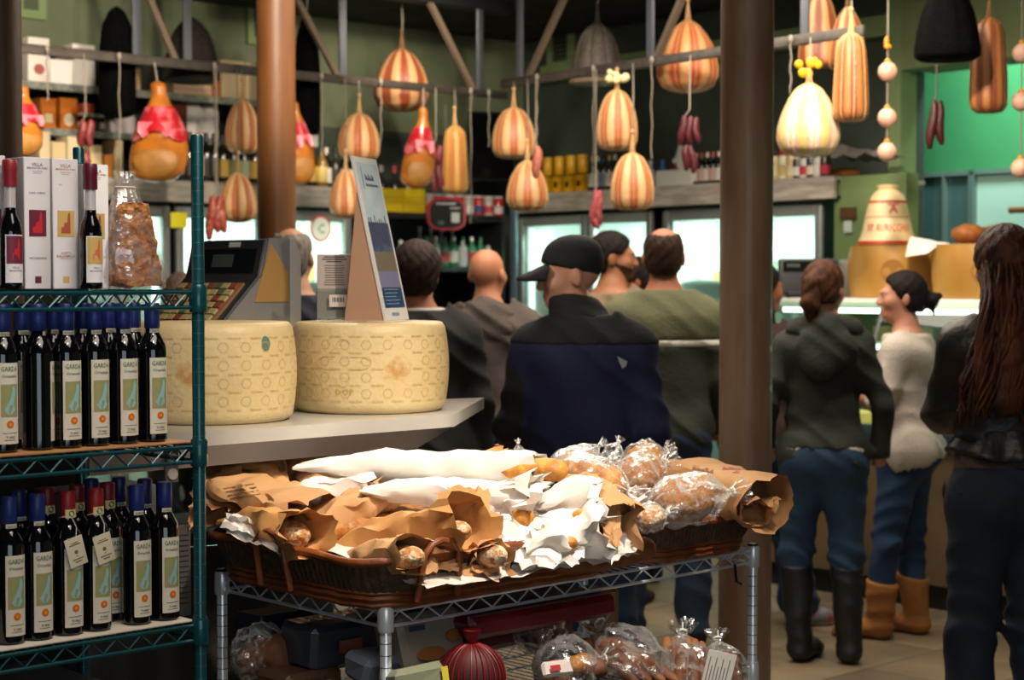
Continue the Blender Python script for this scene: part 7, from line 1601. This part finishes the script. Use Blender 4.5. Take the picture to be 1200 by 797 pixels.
# 11 woman with long hair and leather jacket
p = Person('woman with long brown hair in a dark leather jacket at the right edge', 1180, 5.6, 1.755, .25, True, head=(-.15, .0, 0), sk=('#c48a6c', '#b07656'), build=1.04, arms={-1: ((-.17, .12, 1.16), (-.08, .28, 1.12)), 1: ((.22, .02, 1.14), (.18, .2, 1.0))}, legs={-1: ((-.10, .03, .48), (-.11, .03, .09)), 1: ((.10, .0, .48), (.13, -.03, .09))})
p.body(); LJ = mat('leather', '#1d1714', .45, col2='#28201c', ns=9, bump=.35, bs=40); p.top('leather_jacket', LJ, .03, 1.06, 1.47, fold=.0075); 
L = [cone((0, 0, 1.13), (0, 0, 1.04), .145, .205, .78, .03)]; fn, lo, hi = union(L); p.build_sdf('peplum', lambda q: smax(smax(fn(q) + .012 * np.sin(np.arctan2(q[:, 0], q[:, 1]) * 9) * np.clip((1.14 - q[:, 2]) / .1, 0, 1), 1.035 - q[:, 2] + .02 * np.sin(q[:, 0] * 20), .006), q[:, 2] - 1.15, .006), lo, hi, .009, LJ)
p.top('lace_shirt', cloth('#4a3a34', '#5c4a42', .6, 120), .02, .985, 1.3, zr=(.985, 1.06), sides=()); p.trousers(cloth('#101a28', '#182638', .3, 200), waist=1.0, wide=1.05, flare=1.45); p.shoes(cloth('#1a1512', '#221a16'))
hm = mat('hair_long', '#2a140b', .55, spec=.25, col2='#5c3018', ns=24, bump=.5, bs=120, stretch=(1, 1, .12), third='#7a4420'); p.hair(hm, .016, .02, -.09, vol=(.004, .006, .004), fold=.004, ears=False, extra=[cone(p.hp(0, -.06, -.03), (-.06, -.15, 1.36), .075, .07, .7, .04), cone((-.06, -.15, 1.36), (-.09, -.165, 1.22), .075, .055, .5, .04)])
rnd = random.Random(4); m = M()
for k in range(150):
    a = PI * (1.0 + (k % 50) / 49) + rnd.uniform(-.1, .1)           # round the back of the head from left to right
    st = p.hc + p.Rh @ A3(.078 * math.cos(a), .085 * math.sin(a) - .012, rnd.uniform(-.02, .06)); en = A3(-.05 + .15 * math.cos(a) - .05, -.14 - .045 * rnd.random(), rnd.uniform(1.14, 1.27)) ; pts = []
    for t in [i / 12 for i in range(13)]:
        q = st + (en - st) * t; q[1] -= .055 * math.sin(PI * min(1, t * 1.1)) * 1.0; q[0] += .012 * math.sin(t * 11 + k) * t; q[1] += .008 * math.cos(t * 12 + k * 2); pts.append(Vector(q * p.s))
    m.tube(pts, [.0055 + .003 * math.sin(PI * min(1, t * 1.05)) if t < .85 else .005 * (1.12 - t) / .27 + .0006 for t in [i / 12 for i in range(13)]], 5)
obj('hair_strands', m, hm, p.r, smooth=180)
# 12 shopper hidden behind the weathered column
p = Person('shopper in dark jeans and striped sneakers behind the weathered column', 891, 8.0, 1.66, -.5, True, head=(-.6, 0, 0), sk=('#a8684c', '#96583c'), arms={1: ((.22, .02, 1.14), (.16, .2, 1.04))}, legs={-1: ((-.10, .02, .48), (-.10, .0, .09)), 1: ((.13, .06, .48), (.17, .10, .09))})
p.body(); p.top('jacket', cloth('#2a1714', '#38201a', .3, 60), .028, .92, 1.47, fold=.0085); p.trousers(DENIMM, wide=1.15, flare=1.5); p.shoes(mat('sneaker', '#7a8288', .6, col2='#b8503c', ns=22, lo=.52, hi=.56), 'sneaker', 0, cloth('#a8a49c', None), 1.05, {1: .9, -1: .2}); p.hair(hairmat('#150e0c', '#231815'), .014, .014, -.1, ears=False, extra=[cone(p.hp(.06, -.03, -.03), p.hp(.07, .0, -.2), .04, .03, 1, .03)])
